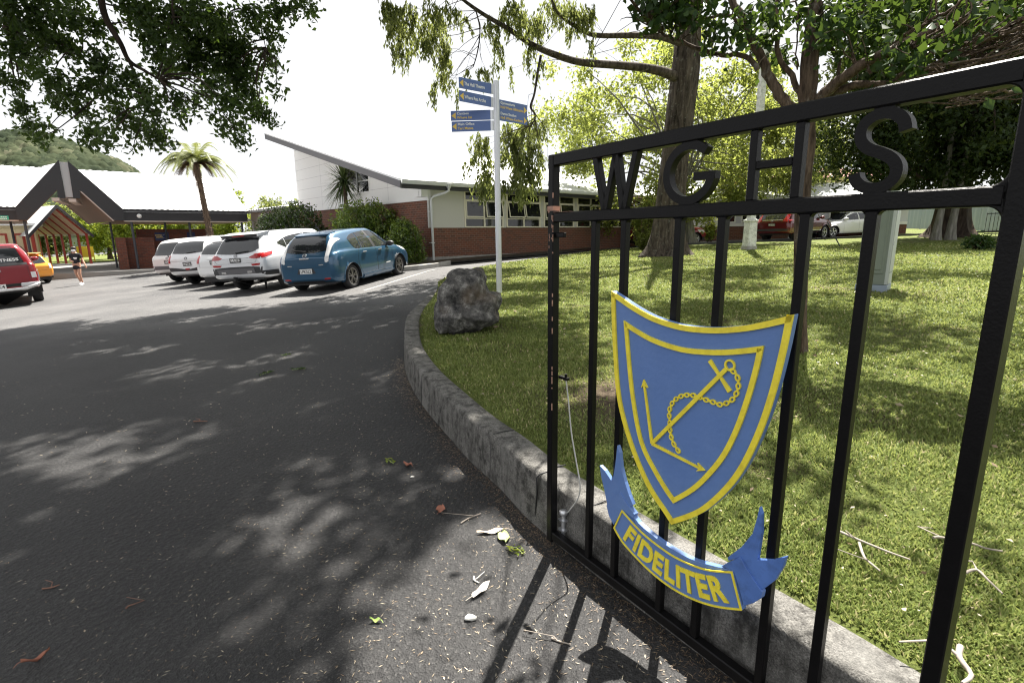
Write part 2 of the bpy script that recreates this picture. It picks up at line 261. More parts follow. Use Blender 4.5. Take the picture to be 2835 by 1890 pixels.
class MB:
    """collects geometry for one mesh"""
    def __init__(s):
        s.v, s.f, s.sm = [], [], []
    def add(s, vs, fs, smooth=False):
        b = len(s.v)
        s.v += [tuple(p) for p in vs]
        s.f += [tuple(i + b for i in f) for f in fs]
        s.sm += [smooth] * len(fs)
        return s
    def box(s, x0, x1, y0, y1, z0, z1, M=None):
        vs = [Vector(p) for p in ((x0, y0, z0), (x1, y0, z0), (x1, y1, z0), (x0, y1, z0), (x0, y0, z1), (x1, y0, z1), (x1, y1, z1), (x0, y1, z1))]
        if M is not None: vs = [M @ p for p in vs]
        return s.add(vs, [(0, 3, 2, 1), (4, 5, 6, 7), (0, 1, 5, 4), (1, 2, 6, 5), (2, 3, 7, 6), (3, 0, 4, 7)])
    def bar(s, a, b, w, h, up=(0, 0, 1), ext=0.0):
        """rectangular bar from a to b, w across, h along up"""
        a, b = Vector(a), Vector(b)
        d = (b - a).normalized()
        a, b = a - d * ext, b + d * ext
        u = Vector(up)
        sd = d.cross(u)
        if sd.length < 1e-5: sd = d.cross(Vector((1, 0, 0)))
        sd.normalize()
        u = sd.cross(d).normalized()
        vs = []
        for p in (a, b):
            vs += [p - sd * w / 2 - u * h / 2, p + sd * w / 2 - u * h / 2, p + sd * w / 2 + u * h / 2, p - sd * w / 2 + u * h / 2]
        return s.add(vs, [(0, 1, 2, 3), (7, 6, 5, 4), (0, 4, 5, 1), (1, 5, 6, 2), (2, 6, 7, 3), (3, 7, 4, 0)])
    def tube(s, pts, rad, n=8, cap=True, smooth=True):
        pts = [Vector(p) for p in pts]
        if not hasattr(rad, '__len__'): rad = [rad] * len(pts)
        ref = None
        rings = []
        for i, p in enumerate(pts):
            d = (pts[min(i + 1, len(pts) - 1)] - pts[max(i - 1, 0)])
            if d.length < 1e-9: d = Vector((0, 0, 1))
            d.normalize()
            if ref is None:
                ref = d.orthogonal().normalized()
            ref = (ref - d * ref.dot(d))
            if ref.length < 1e-6: ref = d.orthogonal()
            ref.normalize()
            bi = d.cross(ref)
            rings.append([p + (ref * math.cos(2 * math.pi * k / n) + bi * math.sin(2 * math.pi * k / n)) * rad[i] for k in range(n)])
        vs = [q for r_ in rings for q in r_]
        fs = []
        for i in range(len(pts) - 1):
            for k in range(n):
                a, b = i * n + k, i * n + (k + 1) % n
                fs.append((a, b, b + n, a + n))
        s.add(vs, fs, smooth)
        if cap:
            m = (len(pts) - 1) * n
            s.add(rings[0] + rings[-1], [tuple(range(n - 1, -1, -1)), tuple(range(n, 2 * n))])
        return s
    def lathe(s, prof, n=24, axis='z', c=(0, 0, 0), smooth=True):
        """prof: (radius, height) list round an axis through c"""
        vs = []
        for (r_, h) in prof:
            for k in range(n):
                a = 2 * math.pi * k / n
                p = (r_ * math.cos(a), r_ * math.sin(a), h)
                if axis == 'x': p = (p[2], p[0], p[1])
                if axis == 'y': p = (p[0], p[2], p[1])
                vs.append((p[0] + c[0], p[1] + c[1], p[2] + c[2]))
        fs = []
        for i in range(len(prof) - 1):
            for k in range(n):
                a, b = i * n + k, i * n + (k + 1) % n
                fs.append((a, b, b + n, a + n))
        return s.add(vs, fs, smooth)
    def prism(s, poly, y0, y1, M=None):
        """polygon in (x,z) extruded along y"""
        n = len(poly)
        vs = [Vector((p[0], y0, p[1])) for p in poly] + [Vector((p[0], y1, p[1])) for p in poly]
        if M is not None: vs = [M @ p for p in vs]
        return s.add(vs, [tuple(range(n)), tuple(range(2 * n - 1, n - 1, -1))] + [(i, i + n, (i + 1) % n + n, (i + 1) % n) for i in range(n)])
    def build(s, name, mat, parent=None, bevel=0.0, fixn=True, seg=1):
        me = bpy.data.meshes.new(name)
        me.from_pydata(s.v, [], s.f)
        me.polygons.foreach_set('use_smooth', s.sm)
        if fixn or bevel:
            bm = bmesh.new()
            bm.from_mesh(me)
            if fixn: bmesh.ops.recalc_face_normals(bm, faces=bm.faces)
            if bevel:
                es = [e for e in bm.edges if len(e.link_faces) == 2 and e.calc_face_angle(0) > 0.5]
                bmesh.ops.bevel(bm, geom=es, offset=bevel, segments=seg, affect='EDGES', profile=0.5)
            bm.to_mesh(me)
            bm.free()
        me.update()
        o = bpy.data.objects.new(name, me)
        COL.objects.link(o)
        if mat: me.materials.append(mat)
        if parent: o.parent = parent
        return o

def np_mesh(name, V, F, mat, parent=None, attr=None, smooth=False):
    """V (n,3), F (m,k) arrays, attr: per-face value stored as a face attribute 'rnd'"""
    me = bpy.data.meshes.new(name)
    m, k = F.shape
    me.vertices.add(len(V))
    me.vertices.foreach_set('co', V.astype(np.float32).ravel())
    me.loops.add(m * k)
    me.loops.foreach_set('vertex_index', F.astype(np.int32).ravel())
    me.polygons.add(m)
    me.polygons.foreach_set('loop_start', np.arange(0, m * k, k, dtype=np.int32))
    if smooth: me.polygons.foreach_set('use_smooth', np.ones(m, dtype=bool))
    me.update(calc_edges=True)
    if attr is not None:
        a = me.attributes.new('rnd', 'FLOAT', 'FACE')
        a.data.foreach_set('value', attr.astype(np.float32))
    o = bpy.data.objects.new(name, me)
    COL.objects.link(o)
    me.materials.append(mat)
    if parent: o.parent = parent
    return o

def text_mesh(name, body, size, mat, parent, M, extrude=0.002, align='LEFT', sx=1.0, bold=0.0):
    """lettering laid out in the local XY plane, then placed by M"""
    cu_ = bpy.data.curves.new(name, 'FONT')
    cu_.body = body
    cu_.size = size
    cu_.extrude = extrude
    cu_.align_x = align
    cu_.offset = bold
    cu_.resolution_u = 3
    to = bpy.data.objects.new(name, cu_)
    COL.objects.link(to)
    dg = bpy.context.evaluated_depsgraph_get()
    me = bpy.data.meshes.new_from_object(to.evaluated_get(dg))
    bpy.data.objects.remove(to)
    bpy.data.curves.remove(cu_)
    me.transform(M @ Matrix.Diagonal((sx, 1, 1, 1)))
    me.materials.clear()
    me.materials.append(mat)
    o = bpy.data.objects.new(name, me)
    COL.objects.link(o)
    if parent: o.parent = parent
    return o

# ------------------------------------------------------------------ materials
def newmat(name):
    m = bpy.data.materials.new(name)
    m.use_nodes = True
    nt = m.node_tree
    b = nt.nodes['Principled BSDF']
    return m, nt, b

def setspec(b, v):
    b.inputs['Specular IOR Level'].default_value = v

def plain(name, col, rough=0.5, metal=0.0, spec=0.5, coat=0.0, var=0.0, vscale=8.0, bump=0.0, bscale=80.0, dirt=None, dscale=3.0, damt=0.5):
    """principled paint/metal/stone with gentle colour variation, dirt patches and bump"""
    m, nt, b = newmat(name)
    N, L = nt.nodes, nt.links
    b.inputs['Base Color'].default_value = (*col, 1)
    b.inputs['Roughness'].default_value = rough
    b.inputs['Metallic'].default_value = metal
    setspec(b, spec)
    b.inputs['Coat Weight'].default_value = coat
    tc = N.new('ShaderNodeTexCoord')
    src = None
    if var > 0 or dirt:
        ns = N.new('ShaderNodeTexNoise')
        ns.inputs['Scale'].default_value = vscale
        ns.inputs['Detail'].default_value = 5
        L.new(tc.outputs['Object'], ns.inputs['Vector'])
        mx = N.new('ShaderNodeMix'); mx.data_type = 'RGBA'
        mx.inputs['A'].default_value = (*[c * (1 - var) for c in col], 1)
        mx.inputs['B'].default_value = (*[min(1, c * (1 + var)) for c in col], 1)
        L.new(ns.outputs['Fac'], mx.inputs['Factor'])
        src = mx.outputs['Result']
    if dirt:
        n2 = N.new('ShaderNodeTexNoise')
        n2.inputs['Scale'].default_value = dscale
        n2.inputs['Detail'].default_value = 8
        n2.inputs['Roughness'].default_value = 0.7
        L.new(tc.outputs['Object'], n2.inputs['Vector'])
        mr = N.new('ShaderNodeMapRange')
        mr.inputs['From Min'].default_value = 0.45
        mr.inputs['From Max'].default_value = 0.68
        mr.inputs['To Max'].default_value = damt
        L.new(n2.outputs['Fac'], mr.inputs['Value'])
        m2 = N.new('ShaderNodeMix'); m2.data_type = 'RGBA'
        m2.inputs['B'].default_value = (*dirt, 1)
        L.new(src, m2.inputs['A'])
        L.new(mr.outputs['Result'], m2.inputs['Factor'])
        src = m2.outputs['Result']
    if src is not None:
        L.new(src, b.inputs['Base Color'])
    if bump > 0:
        n3 = N.new('ShaderNodeTexNoise')
        n3.inputs['Scale'].default_value = bscale
        n3.inputs['Detail'].default_value = 4
        L.new(tc.outputs['Object'], n3.inputs['Vector'])
        bp = N.new('ShaderNodeBump')
        bp.inputs['Strength'].default_value = bump
        bp.inputs['Distance'].default_value = 0.01
        L.new(n3.outputs['Fac'], bp.inputs['Height'])
        L.new(bp.outputs['Normal'], b.inputs['Normal'])
    return m

def leafmat(name, ramp, trans=0.45, tcol=(0.25, 0.32, 0.03), rough=0.45, spec=0.35):
    """leaf: coloured by the per-leaf value 'rnd'; lets light through"""
    m, nt, b = newmat(name)
    N, L = nt.nodes, nt.links
    at = N.new('ShaderNodeAttribute'); at.attribute_name = 'rnd'
    cr_ = N.new('ShaderNodeValToRGB')
    el = cr_.color_ramp.elements
    while len(el) < len(ramp): el.new(0.5)
    for e, (p, c) in zip(el, ramp):
        e.position = p; e.color = (*c, 1)
    L.new(at.outputs['Fac'], cr_.inputs['Fac'])
    L.new(cr_.outputs['Color'], b.inputs['Base Color'])
    b.inputs['Roughness'].default_value = rough
    setspec(b, spec)
    tr = N.new('ShaderNodeBsdfTranslucent')
    mxc = N.new('ShaderNodeMix'); mxc.data_type = 'RGBA'; mxc.inputs['Factor'].default_value = 0.6
    L.new(cr_.outputs['Color'], mxc.inputs['A'])
    mxc.inputs['B'].default_value = (*tcol, 1)
    L.new(mxc.outputs['Result'], tr.inputs['Color'])
    ms = N.new('ShaderNodeMixShader'); ms.inputs['Fac'].default_value = trans
    L.new(b.outputs['BSDF'], ms.inputs[1])
    L.new(tr.outputs['BSDF'], ms.inputs[2])
    L.new(ms.outputs['Shader'], N['Material Output'].inputs['Surface'])
    return m

def brickmat(name, c1, c2, mortar, bw=0.24, bh=0.086):
    m, nt, b = newmat(name)
    N, L = nt.nodes, nt.links
    tc = N.new('ShaderNodeTexCoord')
    sp = N.new('ShaderNodeSeparateXYZ')
    L.new(tc.outputs['Object'], sp.inputs['Vector'])
    ad = N.new('ShaderNodeMath'); ad.operation = 'ADD'
    L.new(sp.outputs['X'], ad.inputs[0]); L.new(sp.outputs['Y'], ad.inputs[1])
    cb = N.new('ShaderNodeCombineXYZ')
    L.new(ad.outputs[0], cb.inputs['X']); L.new(sp.outputs['Z'], cb.inputs['Y'])
    br = N.new('ShaderNodeTexBrick')
    br.inputs['Scale'].default_value = 1.0
    br.inputs['Brick Width'].default_value = bw
    br.inputs['Row Height'].default_value = bh
    br.inputs['Mortar Size'].default_value = 0.007
    br.inputs['Mortar Smooth'].default_value = 0.3
    br.inputs['Bias'].default_value = -0.35
    br.inputs['Color1'].default_value = (*c1, 1)
    br.inputs['Color2'].default_value = (*c2, 1)
    br.inputs['Mortar'].default_value = (*mortar, 1)
    L.new(cb.outputs[0], br.inputs['Vector'])
    ns = N.new('ShaderNodeTexNoise'); ns.inputs['Scale'].default_value = 14; ns.inputs['Detail'].default_value = 5
    L.new(tc.outputs['Object'], ns.inputs['Vector'])
    mr = N.new('ShaderNodeMapRange'); mr.inputs['To Min'].default_value = 0.7; mr.inputs['To Max'].default_value = 1.3
    L.new(ns.outputs['Fac'], mr.inputs['Value'])
    hs = N.new('ShaderNodeHueSaturation')
    L.new(mr.outputs['Result'], hs.inputs['Value'])
    L.new(br.outputs['Color'], hs.inputs['Color'])
    L.new(hs.outputs['Color'], b.inputs['Base Color'])
    b.inputs['Roughness'].default_value = 0.85
    setspec(b, 0.25)
    bp = N.new('ShaderNodeBump'); bp.inputs['Strength'].default_value = 0.4; bp.inputs['Distance'].default_value = 0.008; bp.invert = True
    L.new(br.outputs['Fac'], bp.inputs['Height'])
    L.new(bp.outputs['Normal'], b.inputs['Normal'])
    return m

def barkmat(name, c1, c2, sc=6.0, lich=None):
    m, nt, b = newmat(name)
    N, L = nt.nodes, nt.links
    tc = N.new('ShaderNodeTexCoord')
    mp = N.new('ShaderNodeMapping'); mp.inputs['Scale'].default_value = (1, 1, 0.16)
    L.new(tc.outputs['Object'], mp.inputs['Vector'])
    ns = N.new('ShaderNodeTexNoise'); ns.inputs['Scale'].default_value = sc * 2; ns.inputs['Detail'].default_value = 9; ns.inputs['Roughness'].default_value = 0.65
    L.new(mp.outputs['Vector'], ns.inputs['Vector'])
    cr_ = N.new('ShaderNodeValToRGB')
    cr_.color_ramp.elements[0].position = 0.36; cr_.color_ramp.elements[0].color = (*c1, 1)
    cr_.color_ramp.elements[1].position = 0.66; cr_.color_ramp.elements[1].color = (*c2, 1)
    L.new(ns.outputs['Fac'], cr_.inputs['Fac'])
    src = cr_.outputs['Color']
    if lich:
        n2 = N.new('ShaderNodeTexNoise'); n2.inputs['Scale'].default_value = 7; n2.inputs['Detail'].default_value = 8; n2.inputs['Roughness'].default_value = 0.75
        L.new(tc.outputs['Object'], n2.inputs['Vector'])
        mr = N.new('ShaderNodeMapRange'); mr.inputs['From Min'].default_value = 0.56; mr.inputs['From Max'].default_value = 0.66
        mr.inputs['To Max'].default_value = 0.7
        L.new(n2.outputs['Fac'], mr.inputs['Value'])
        mx = N.new('ShaderNodeMix'); mx.data_type = 'RGBA'
        L.new(mr.outputs['Result'], mx.inputs['Factor']); L.new(src, mx.inputs['A']); mx.inputs['B'].default_value = (*lich, 1)
        src = mx.outputs['Result']
    L.new(src, b.inputs['Base Color'])
    b.inputs['Roughness'].default_value = 0.9
    setspec(b, 0.2)
    bp = N.new('ShaderNodeBump'); bp.inputs['Strength'].default_value = 0.9; bp.inputs['Distance'].default_value = 0.03
    L.new(ns.outputs['Fac'], bp.inputs['Height'])
    L.new(bp.outputs['Normal'], b.inputs['Normal'])
    return m

M_ = {}
M_['gate_black'] = plain('gate_black', (0.0055, 0.0052, 0.0055), 0.36, spec=0.15, bump=0.10, bscale=150, var=0.3, vscale=30)
M_['gate_worn'] = plain('gate_worn', (0.33, 0.19, 0.14), 0.7, var=0.3, vscale=60)
M_['crest_blue'] = plain('crest_blue', (0.105, 0.195, 0.44), 0.45, var=0.07, vscale=9, dirt=(0.15, 0.25, 0.50), dscale=5, damt=0.35, bump=0.12, bscale=60)
M_['crest_grime'] = plain('crest_grime', (0.08, 0.17, 0.46), 0.5, var=0.25, vscale=14, dirt=(0.03, 0.05, 0.12), dscale=22, damt=0.5, bump=0.04, bscale=60)
M_['crest_yellow'] = plain('crest_yellow', (0.86, 0.72, 0.05), 0.45, var=0.06, vscale=20, dirt=(0.45, 0.34, 0.03), dscale=24, damt=0.45, bump=0.1, bscale=80)
M_['galv'] = plain('galv', (0.62, 0.63, 0.65), 0.38, metal=0.75, var=0.08)
M_['sign_blue'] = plain('sign_blue', (0.085, 0.145, 0.36), 0.4, var=0.04)
M_['white_paint'] = plain('white_paint', (0.8, 0.8, 0.79), 0.5, var=0.03)
M_['sign_gold'] = plain('sign_gold', (0.75, 0.52, 0.10), 0.45)
M_['concrete'] = plain('concrete', (0.135, 0.13, 0.12), 0.9, var=0.5, vscale=9, dirt=(0.02, 0.0195, 0.018), dscale=14, damt=0.85, bump=0.9, bscale=70, spec=0.2)
M_['pale_conc'] = plain('pale_conc', (0.36, 0.35, 0.33), 0.9, var=0.2, vscale=3, dirt=(0.13, 0.12, 0.11), dscale=4, damt=0.5, bump=0.3, bscale=60, spec=0.2)
M_['brick'] = brickmat('brick', (0.165, 0.066, 0.043), (0.08, 0.05, 0.042), (0.21, 0.16, 0.13))
M_['brick_dark'] = brickmat('brick_dark', (0.15, 0.05, 0.032), (0.07, 0.036, 0.03), (0.12, 0.09, 0.075))
M_['wall_grey'] = plain('wall_grey', (0.53, 0.52, 0.49), 0.8, var=0.02)
M_['clad_white'] = plain('clad_white', (0.78, 0.78, 0.77), 0.6, var=0.02)
M_['frame_cream'] = plain('frame_cream', (0.72, 0.68, 0.56), 0.55)
M_['glass_dark'] = plain('glass_dark', (0.012, 0.013, 0.014), 0.04, spec=0.6)
M_['roof_white'] = plain('roof_white', (0.74, 0.75, 0.76), 0.5, var=0.02)
M_['gutter'] = plain('gutter', (0.60, 0.61, 0.61), 0.4, var=0.05)
M_['fascia'] = plain('fascia', (0.028, 0.028, 0.032), 0.55, var=0.1)
M_['barge_grey'] = plain('barge_grey', (0.10, 0.098, 0.105), 0.55, var=0.1)
M_['soffit'] = plain('soffit', (0.19, 0.12, 0.085), 0.7, var=0.1)
M_['soffit_pale'] = plain('soffit_pale', (0.50, 0.42, 0.37), 0.6)
M_['panel_grey'] = plain('panel_grey', (0.40, 0.40, 0.41), 0.5)
M_['post_dark'] = plain('post_dark', (0.04, 0.045, 0.055), 0.5)
M_['shelter_red'] = plain('shelter_red', (0.34, 0.045, 0.03), 0.5, var=0.1)
M_['shelter_ply'] = leafmat('shelter_ply', [(0, (0.72, 0.58, 0.42)), (1, (0.76, 0.62, 0.45))], 0.35, (0.8, 0.6, 0.38), rough=.7)
M_['cream_wall'] = plain('cream_wall', (0.66, 0.57, 0.36), 0.8, var=0.04)
M_['yellow'] = plain('yellow', (0.72, 0.56, 0.03), 0.5)
M_['roof_red'] = plain('roof_red', (0.26, 0.06, 0.045), 0.7, var=0.2)
M_['black'] = plain('black', (0.012, 0.012, 0.013), 0.6)
M_['rubber'] = plain('rubber', (0.018, 0.018, 0.019), 0.8, bump=0.2)
M_['trim_dark'] = plain('trim_dark', (0.03, 0.03, 0.033), 0.55)
M_['silver'] = plain('silver', (0.55, 0.55, 0.56), 0.25, metal=0.9)
M_['alloy_dark'] = plain('alloy_dark', (0.22, 0.21, 0.2), 0.3, metal=0.8)
M_['lamp_red'] = plain('lamp_red', (0.36, 0.012, 0.015), 0.15, coat=0.6)
M_['lamp_clear'] = plain('lamp_clear', (0.72, 0.72, 0.72), 0.12, coat=0.6)
M_['plate_white'] = plain('plate_white', (0.74, 0.74, 0.73), 0.4)
M_['plate_black'] = plain('plate_black', (0.015, 0.015, 0.015), 0.5)
M_['car_glass'] = plain('car_glass', (0.02, 0.022, 0.025), 0.03, spec=0.7)
M_['paint_white'] = plain('paint_white', (0.82, 0.825, 0.83), 0.22, coat=0.7)
M_['paint_pearl'] = plain('paint_pearl', (0.78, 0.77, 0.74), 0.25, coat=0.7)
M_['paint_silver'] = plain('paint_silver', (0.72, 0.735, 0.76), 0.28, metal=0.15, coat=0.7)
M_['paint_blue'] = plain('paint_blue', (0.024, 0.085, 0.16), 0.28, metal=0.45, coat=0.9)
M_['paint_red'] = plain('paint_red', (0.215, 0.008, 0.016), 0.25, metal=0.2, coat=0.8)
M_['paint_maroon'] = plain('paint_maroon', (0.115, 0.008, 0.014), 0.25, metal=0.2, coat=0.8)
M_['paint_orange'] = plain('paint_orange', (0.85, 0.33, 0.03), 0.25, coat=0.8)
M_['skin'] = plain('skin', (0.45, 0.25, 0.17), 0.6)
M_['cloth_black'] = plain('cloth_black', (0.015, 0.015, 0.02), 0.9)
M_['hair'] = plain('hair', (0.03, 0.022, 0.018), 0.6)
M_['rope'] = plain('rope', (0.42, 0.42, 0.40), 0.8)
M_['post_paint'] = plain('post_paint', (0.64, 0.65, 0.62), 0.7, var=0.06, dirt=(0.15, 0.15, 0.14), dscale=9, damt=0.7, bump=0.2)
M_['box_green'] = plain('box_green', (0.17, 0.20, 0.165), 0.5, var=0.06)
M_['box_pale'] = plain('box_pale', (0.42, 0.45, 0.43), 0.5, var=0.05)
M_['steel_blue'] = plain('steel_blue', (0.26, 0.31, 0.37), 0.5, var=0.05)
M_['poster_blue'] = plain('poster_blue', (0.012, 0.025, 0.10), 0.4)
M_['sign_green'] = plain('sign_green', (0.06, 0.40, 0.27), 0.5)
M_['dome_white'] = plain('dome_white', (0.75, 0.75, 0.74), 0.3)
M_['twig'] = plain('twig', (0.30, 0.26, 0.22), 0.9, var=0.3, vscale=40)
M_['twig_brown'] = plain('twig_brown', (0.19, 0.10, 0.07), 0.9, var=0.3, vscale=40)
M_['leaf_tan'] = plain('leaf_tan', (0.62, 0.50, 0.38), 0.7, var=0.2, vscale=40)
M_['leaf_white'] = plain('leaf_white', (0.72, 0.66, 0.58), 0.6, var=0.1, vscale=40)
M_['leaf_rust'] = plain('leaf_rust', (0.30, 0.12, 0.075), 0.7, var=0.25, vscale=40)
M_['leaf_lime'] = plain('leaf_lime', (0.42, 0.55, 0.17), 0.6, var=0.2, vscale=30)
M_['stone_mat'] = plain('stone_mat', (0.55, 0.54, 0.5), 0.9)
M_['bark'] = barkmat('bark', (0.018, 0.014, 0.011), (0.115, 0.093, 0.076), 5, (0.20, 0.20, 0.175))
M_['bark_brown'] = barkmat('bark_brown', (0.035, 0.024, 0.017), (0.16, 0.115, 0.082), 14, (0.24, 0.23, 0.2))
M_['bark_dark'] = barkmat('bark_dark', (0.02, 0.015, 0.012), (0.075, 0.055, 0.042), 5)
M_['bark_pale'] = barkmat('bark_pale', (0.10, 0.095, 0.082), (0.26, 0.25, 0.22), 6, (0.12, 0.16, 0.07))
M_['fern_trunk'] = barkmat('fern_trunk', (0.05, 0.035, 0.025), (0.25, 0.18, 0.13), 16)
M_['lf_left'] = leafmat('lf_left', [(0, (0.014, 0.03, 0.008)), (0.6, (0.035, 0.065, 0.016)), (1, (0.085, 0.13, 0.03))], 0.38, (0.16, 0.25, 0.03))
M_['lf_main'] = leafmat('lf_main', [(0, (0.05, 0.075, 0.02)), (0.6, (0.11, 0.14, 0.045)), (1, (0.2, 0.225, 0.08))], 0.5, (0.38, 0.42, 0.11))
M_['lf_bright'] = leafmat('lf_bright', [(0, (0.06, 0.085, 0.02)), (0.6, (0.14, 0.17, 0.045)), (0.94, (0.24, 0.25, 0.075)), (1, (0.36, 0.24, 0.08))], 0.57, (0.44, 0.49, 0.10))
M_['lf_dark'] = leafmat('lf_dark', [(0, (0.010, 0.020, 0.007)), (0.7, (0.028, 0.047, 0.014)), (1, (0.075, 0.09, 0.025))], 0.25, (0.12, 0.15, 0.02), spec=0.15)
M_['lf_small'] = leafmat('lf_small', [(0, (0.014, 0.034, 0.009)), (0.7, (0.03, 0.065, 0.015)), (1, (0.075, 0.115, 0.025))], 0.27, (0.14, 0.21, 0.028), rough=0.42, spec=0.2)
M_['lf_shrub'] = leafmat('lf_shrub', [(0, (0.010, 0.024, 0.007)), (0.6, (0.035, 0.075, 0.014)), (0.85, (0.10, 0.16, 0.03)), (1, (0.24, 0.32, 0.07))], 0.3, (0.24, 0.34, 0.05), rough=0.2, spec=0.9)
M_['lf_gloss'] = leafmat('lf_gloss', [(0, (0.014, 0.03, 0.008)), (0.45, (0.05, 0.10, 0.016)), (0.75, (0.17, 0.25, 0.04)), (1, (0.36, 0.44, 0.10))], 0.42, (0.36, 0.46, 0.06), rough=0.22, spec=0.8)
M_['lf_lime'] = leafmat('lf_lime', [(0, (0.08, 0.13, 0.016)), (0.6, (0.18, 0.25, 0.03)), (1, (0.36, 0.38, 0.06))], 0.5, (0.42, 0.46, 0.05))
M_['lf_frond'] = leafmat('lf_frond', [(0, (0.06, 0.078, 0.02)), (0.6, (0.13, 0.15, 0.045)), (1, (0.27, 0.28, 0.11))], 0.35, (0.26, 0.29, 0.07))
M_['lf_dead'] = leafmat('lf_dead', [(0, (0.07, 0.04, 0.022)), (1, (0.20, 0.125, 0.075))], 0.3, (0.2, 0.12, 0.06))
M_['lf_sword'] = leafmat('lf_sword', [(0, (0.03, 0.055, 0.02)), (0.6, (0.07, 0.11, 0.04)), (1, (0.22, 0.26, 0.09))], 0.3, (0.25, 0.3, 0.08))
M_['lf_bare'] = leafmat('lf_bare', [(0, (0.28, 0.25, 0.21)), (1, (0.5, 0.46, 0.4))], 0.2, (0.4, 0.36, 0.3))
M_['grass'] = leafmat('grass', [(0, (0.065, 0.092, 0.022)), (0.5, (0.155, 0.205, 0.052)), (0.82, (0.29, 0.305, 0.115)), (1, (0.44, 0.38, 0.21))], 0.35, (0.38, 0.42, 0.12), spec=0.2)
M_['litter'] = leafmat('litter', [(0, (0.13, 0.08, 0.05)), (0.5, (0.30, 0.23, 0.15)), (1, (0.6, 0.53, 0.40))], 0.1, (0.4, 0.3, 0.2))

def asphalt_mat():
    m, nt, b = newmat('asphalt')
    N, L = nt.nodes, nt.links
    tc = N.new('ShaderNodeTexCoord')
    big = N.new('ShaderNodeTexNoise'); big.inputs['Scale'].default_value = 0.5; big.inputs['Detail'].default_value = 6; big.inputs['Roughness'].default_value = 0.6
    fine = N.new('ShaderNodeTexNoise'); fine.inputs['Scale'].default_value = 110; fine.inputs['Detail'].default_value = 3
    vor = N.new('ShaderNodeTexVoronoi'); vor.inputs['Scale'].default_value = 130
    vr2 = N.new('ShaderNodeTexVoronoi'); vr2.inputs['Scale'].default_value = 34
    for n_ in (big, fine, vor, vr2): L.new(tc.outputs['Object'], n_.inputs['Vector'])
    cr_ = N.new('ShaderNodeValToRGB')
    cr_.color_ramp.elements[0].position = 0.3; cr_.color_ramp.elements[0].color = (0.0125, 0.0125, 0.0135, 1)
    cr_.color_ramp.elements[1].position = 0.75; cr_.color_ramp.elements[1].color = (0.050, 0.049, 0.048, 1)
    mxf = N.new('ShaderNodeMath'); mxf.operation = 'MULTIPLY_ADD'; mxf.inputs[1].default_value = 0.55
    L.new(big.outputs['Fac'], mxf.inputs[0])
    ad = N.new('ShaderNodeMath'); ad.operation = 'MULTIPLY'; ad.inputs[1].default_value = 0.45
    L.new(fine.outputs['Fac'], ad.inputs[0]); L.new(ad.outputs[0], mxf.inputs[2])
    L.new(mxf.outputs[0], cr_.inputs['Fac'])
    # pale aggregate chips
    chip = N.new('ShaderNodeMath'); chip.operation = 'GREATER_THAN'; chip.inputs[1].default_value = 0.90
    sepc = N.new('ShaderNodeSeparateColor'); L.new(vor.outputs['Color'], sepc.inputs['Color'])
    L.new(sepc.outputs[0], chip.inputs[0])
    mx = N.new('ShaderNodeMix'); mx.data_type = 'RGBA'; mx.inputs['B'].default_value = (0.12, 0.117, 0.112, 1)
    chm = N.new('ShaderNodeMath'); chm.operation = 'MULTIPLY'; chm.inputs[1].default_value = 0.25
    L.new(chip.outputs[0], chm.inputs[0])
    L.new(chm.outputs[0], mx.inputs['Factor']); L.new(cr_.outputs['Color'], mx.inputs['A'])
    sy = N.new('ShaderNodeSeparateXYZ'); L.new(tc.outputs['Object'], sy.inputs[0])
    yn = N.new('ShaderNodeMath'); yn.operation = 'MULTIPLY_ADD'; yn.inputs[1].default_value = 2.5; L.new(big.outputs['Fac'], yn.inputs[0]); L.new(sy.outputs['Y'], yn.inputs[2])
    mrk = N.new('ShaderNodeMapRange'); mrk.inputs['From Min'].default_value = 10.6; mrk.inputs['From Max'].default_value = 13.0; mrk.inputs['To Min'].default_value = 1.0; mrk.inputs['To Max'].default_value = 3.0  # sun on the car park and shade on the drive painted into the colour
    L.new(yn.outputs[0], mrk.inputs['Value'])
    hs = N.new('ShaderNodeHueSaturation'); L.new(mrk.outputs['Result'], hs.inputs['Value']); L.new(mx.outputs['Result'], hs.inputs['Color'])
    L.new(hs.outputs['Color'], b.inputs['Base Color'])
    b.inputs['Roughness'].default_value = 0.62
    setspec(b, 0.18)
    bp = N.new('ShaderNodeBump'); bp.inputs['Strength'].default_value = 0.6; bp.inputs['Distance'].default_value = 0.006
    L.new(vor.outputs['Distance'], bp.inputs['Height'])
    bp2 = N.new('ShaderNodeBump'); bp2.inputs['Strength'].default_value = 0.5; bp2.inputs['Distance'].default_value = 0.012
    L.new(vr2.outputs['Distance'], bp2.inputs['Height']); L.new(bp2.outputs['Normal'], bp.inputs['Normal'])
    L.new(bp.outputs['Normal'], b.inputs['Normal'])
    return m

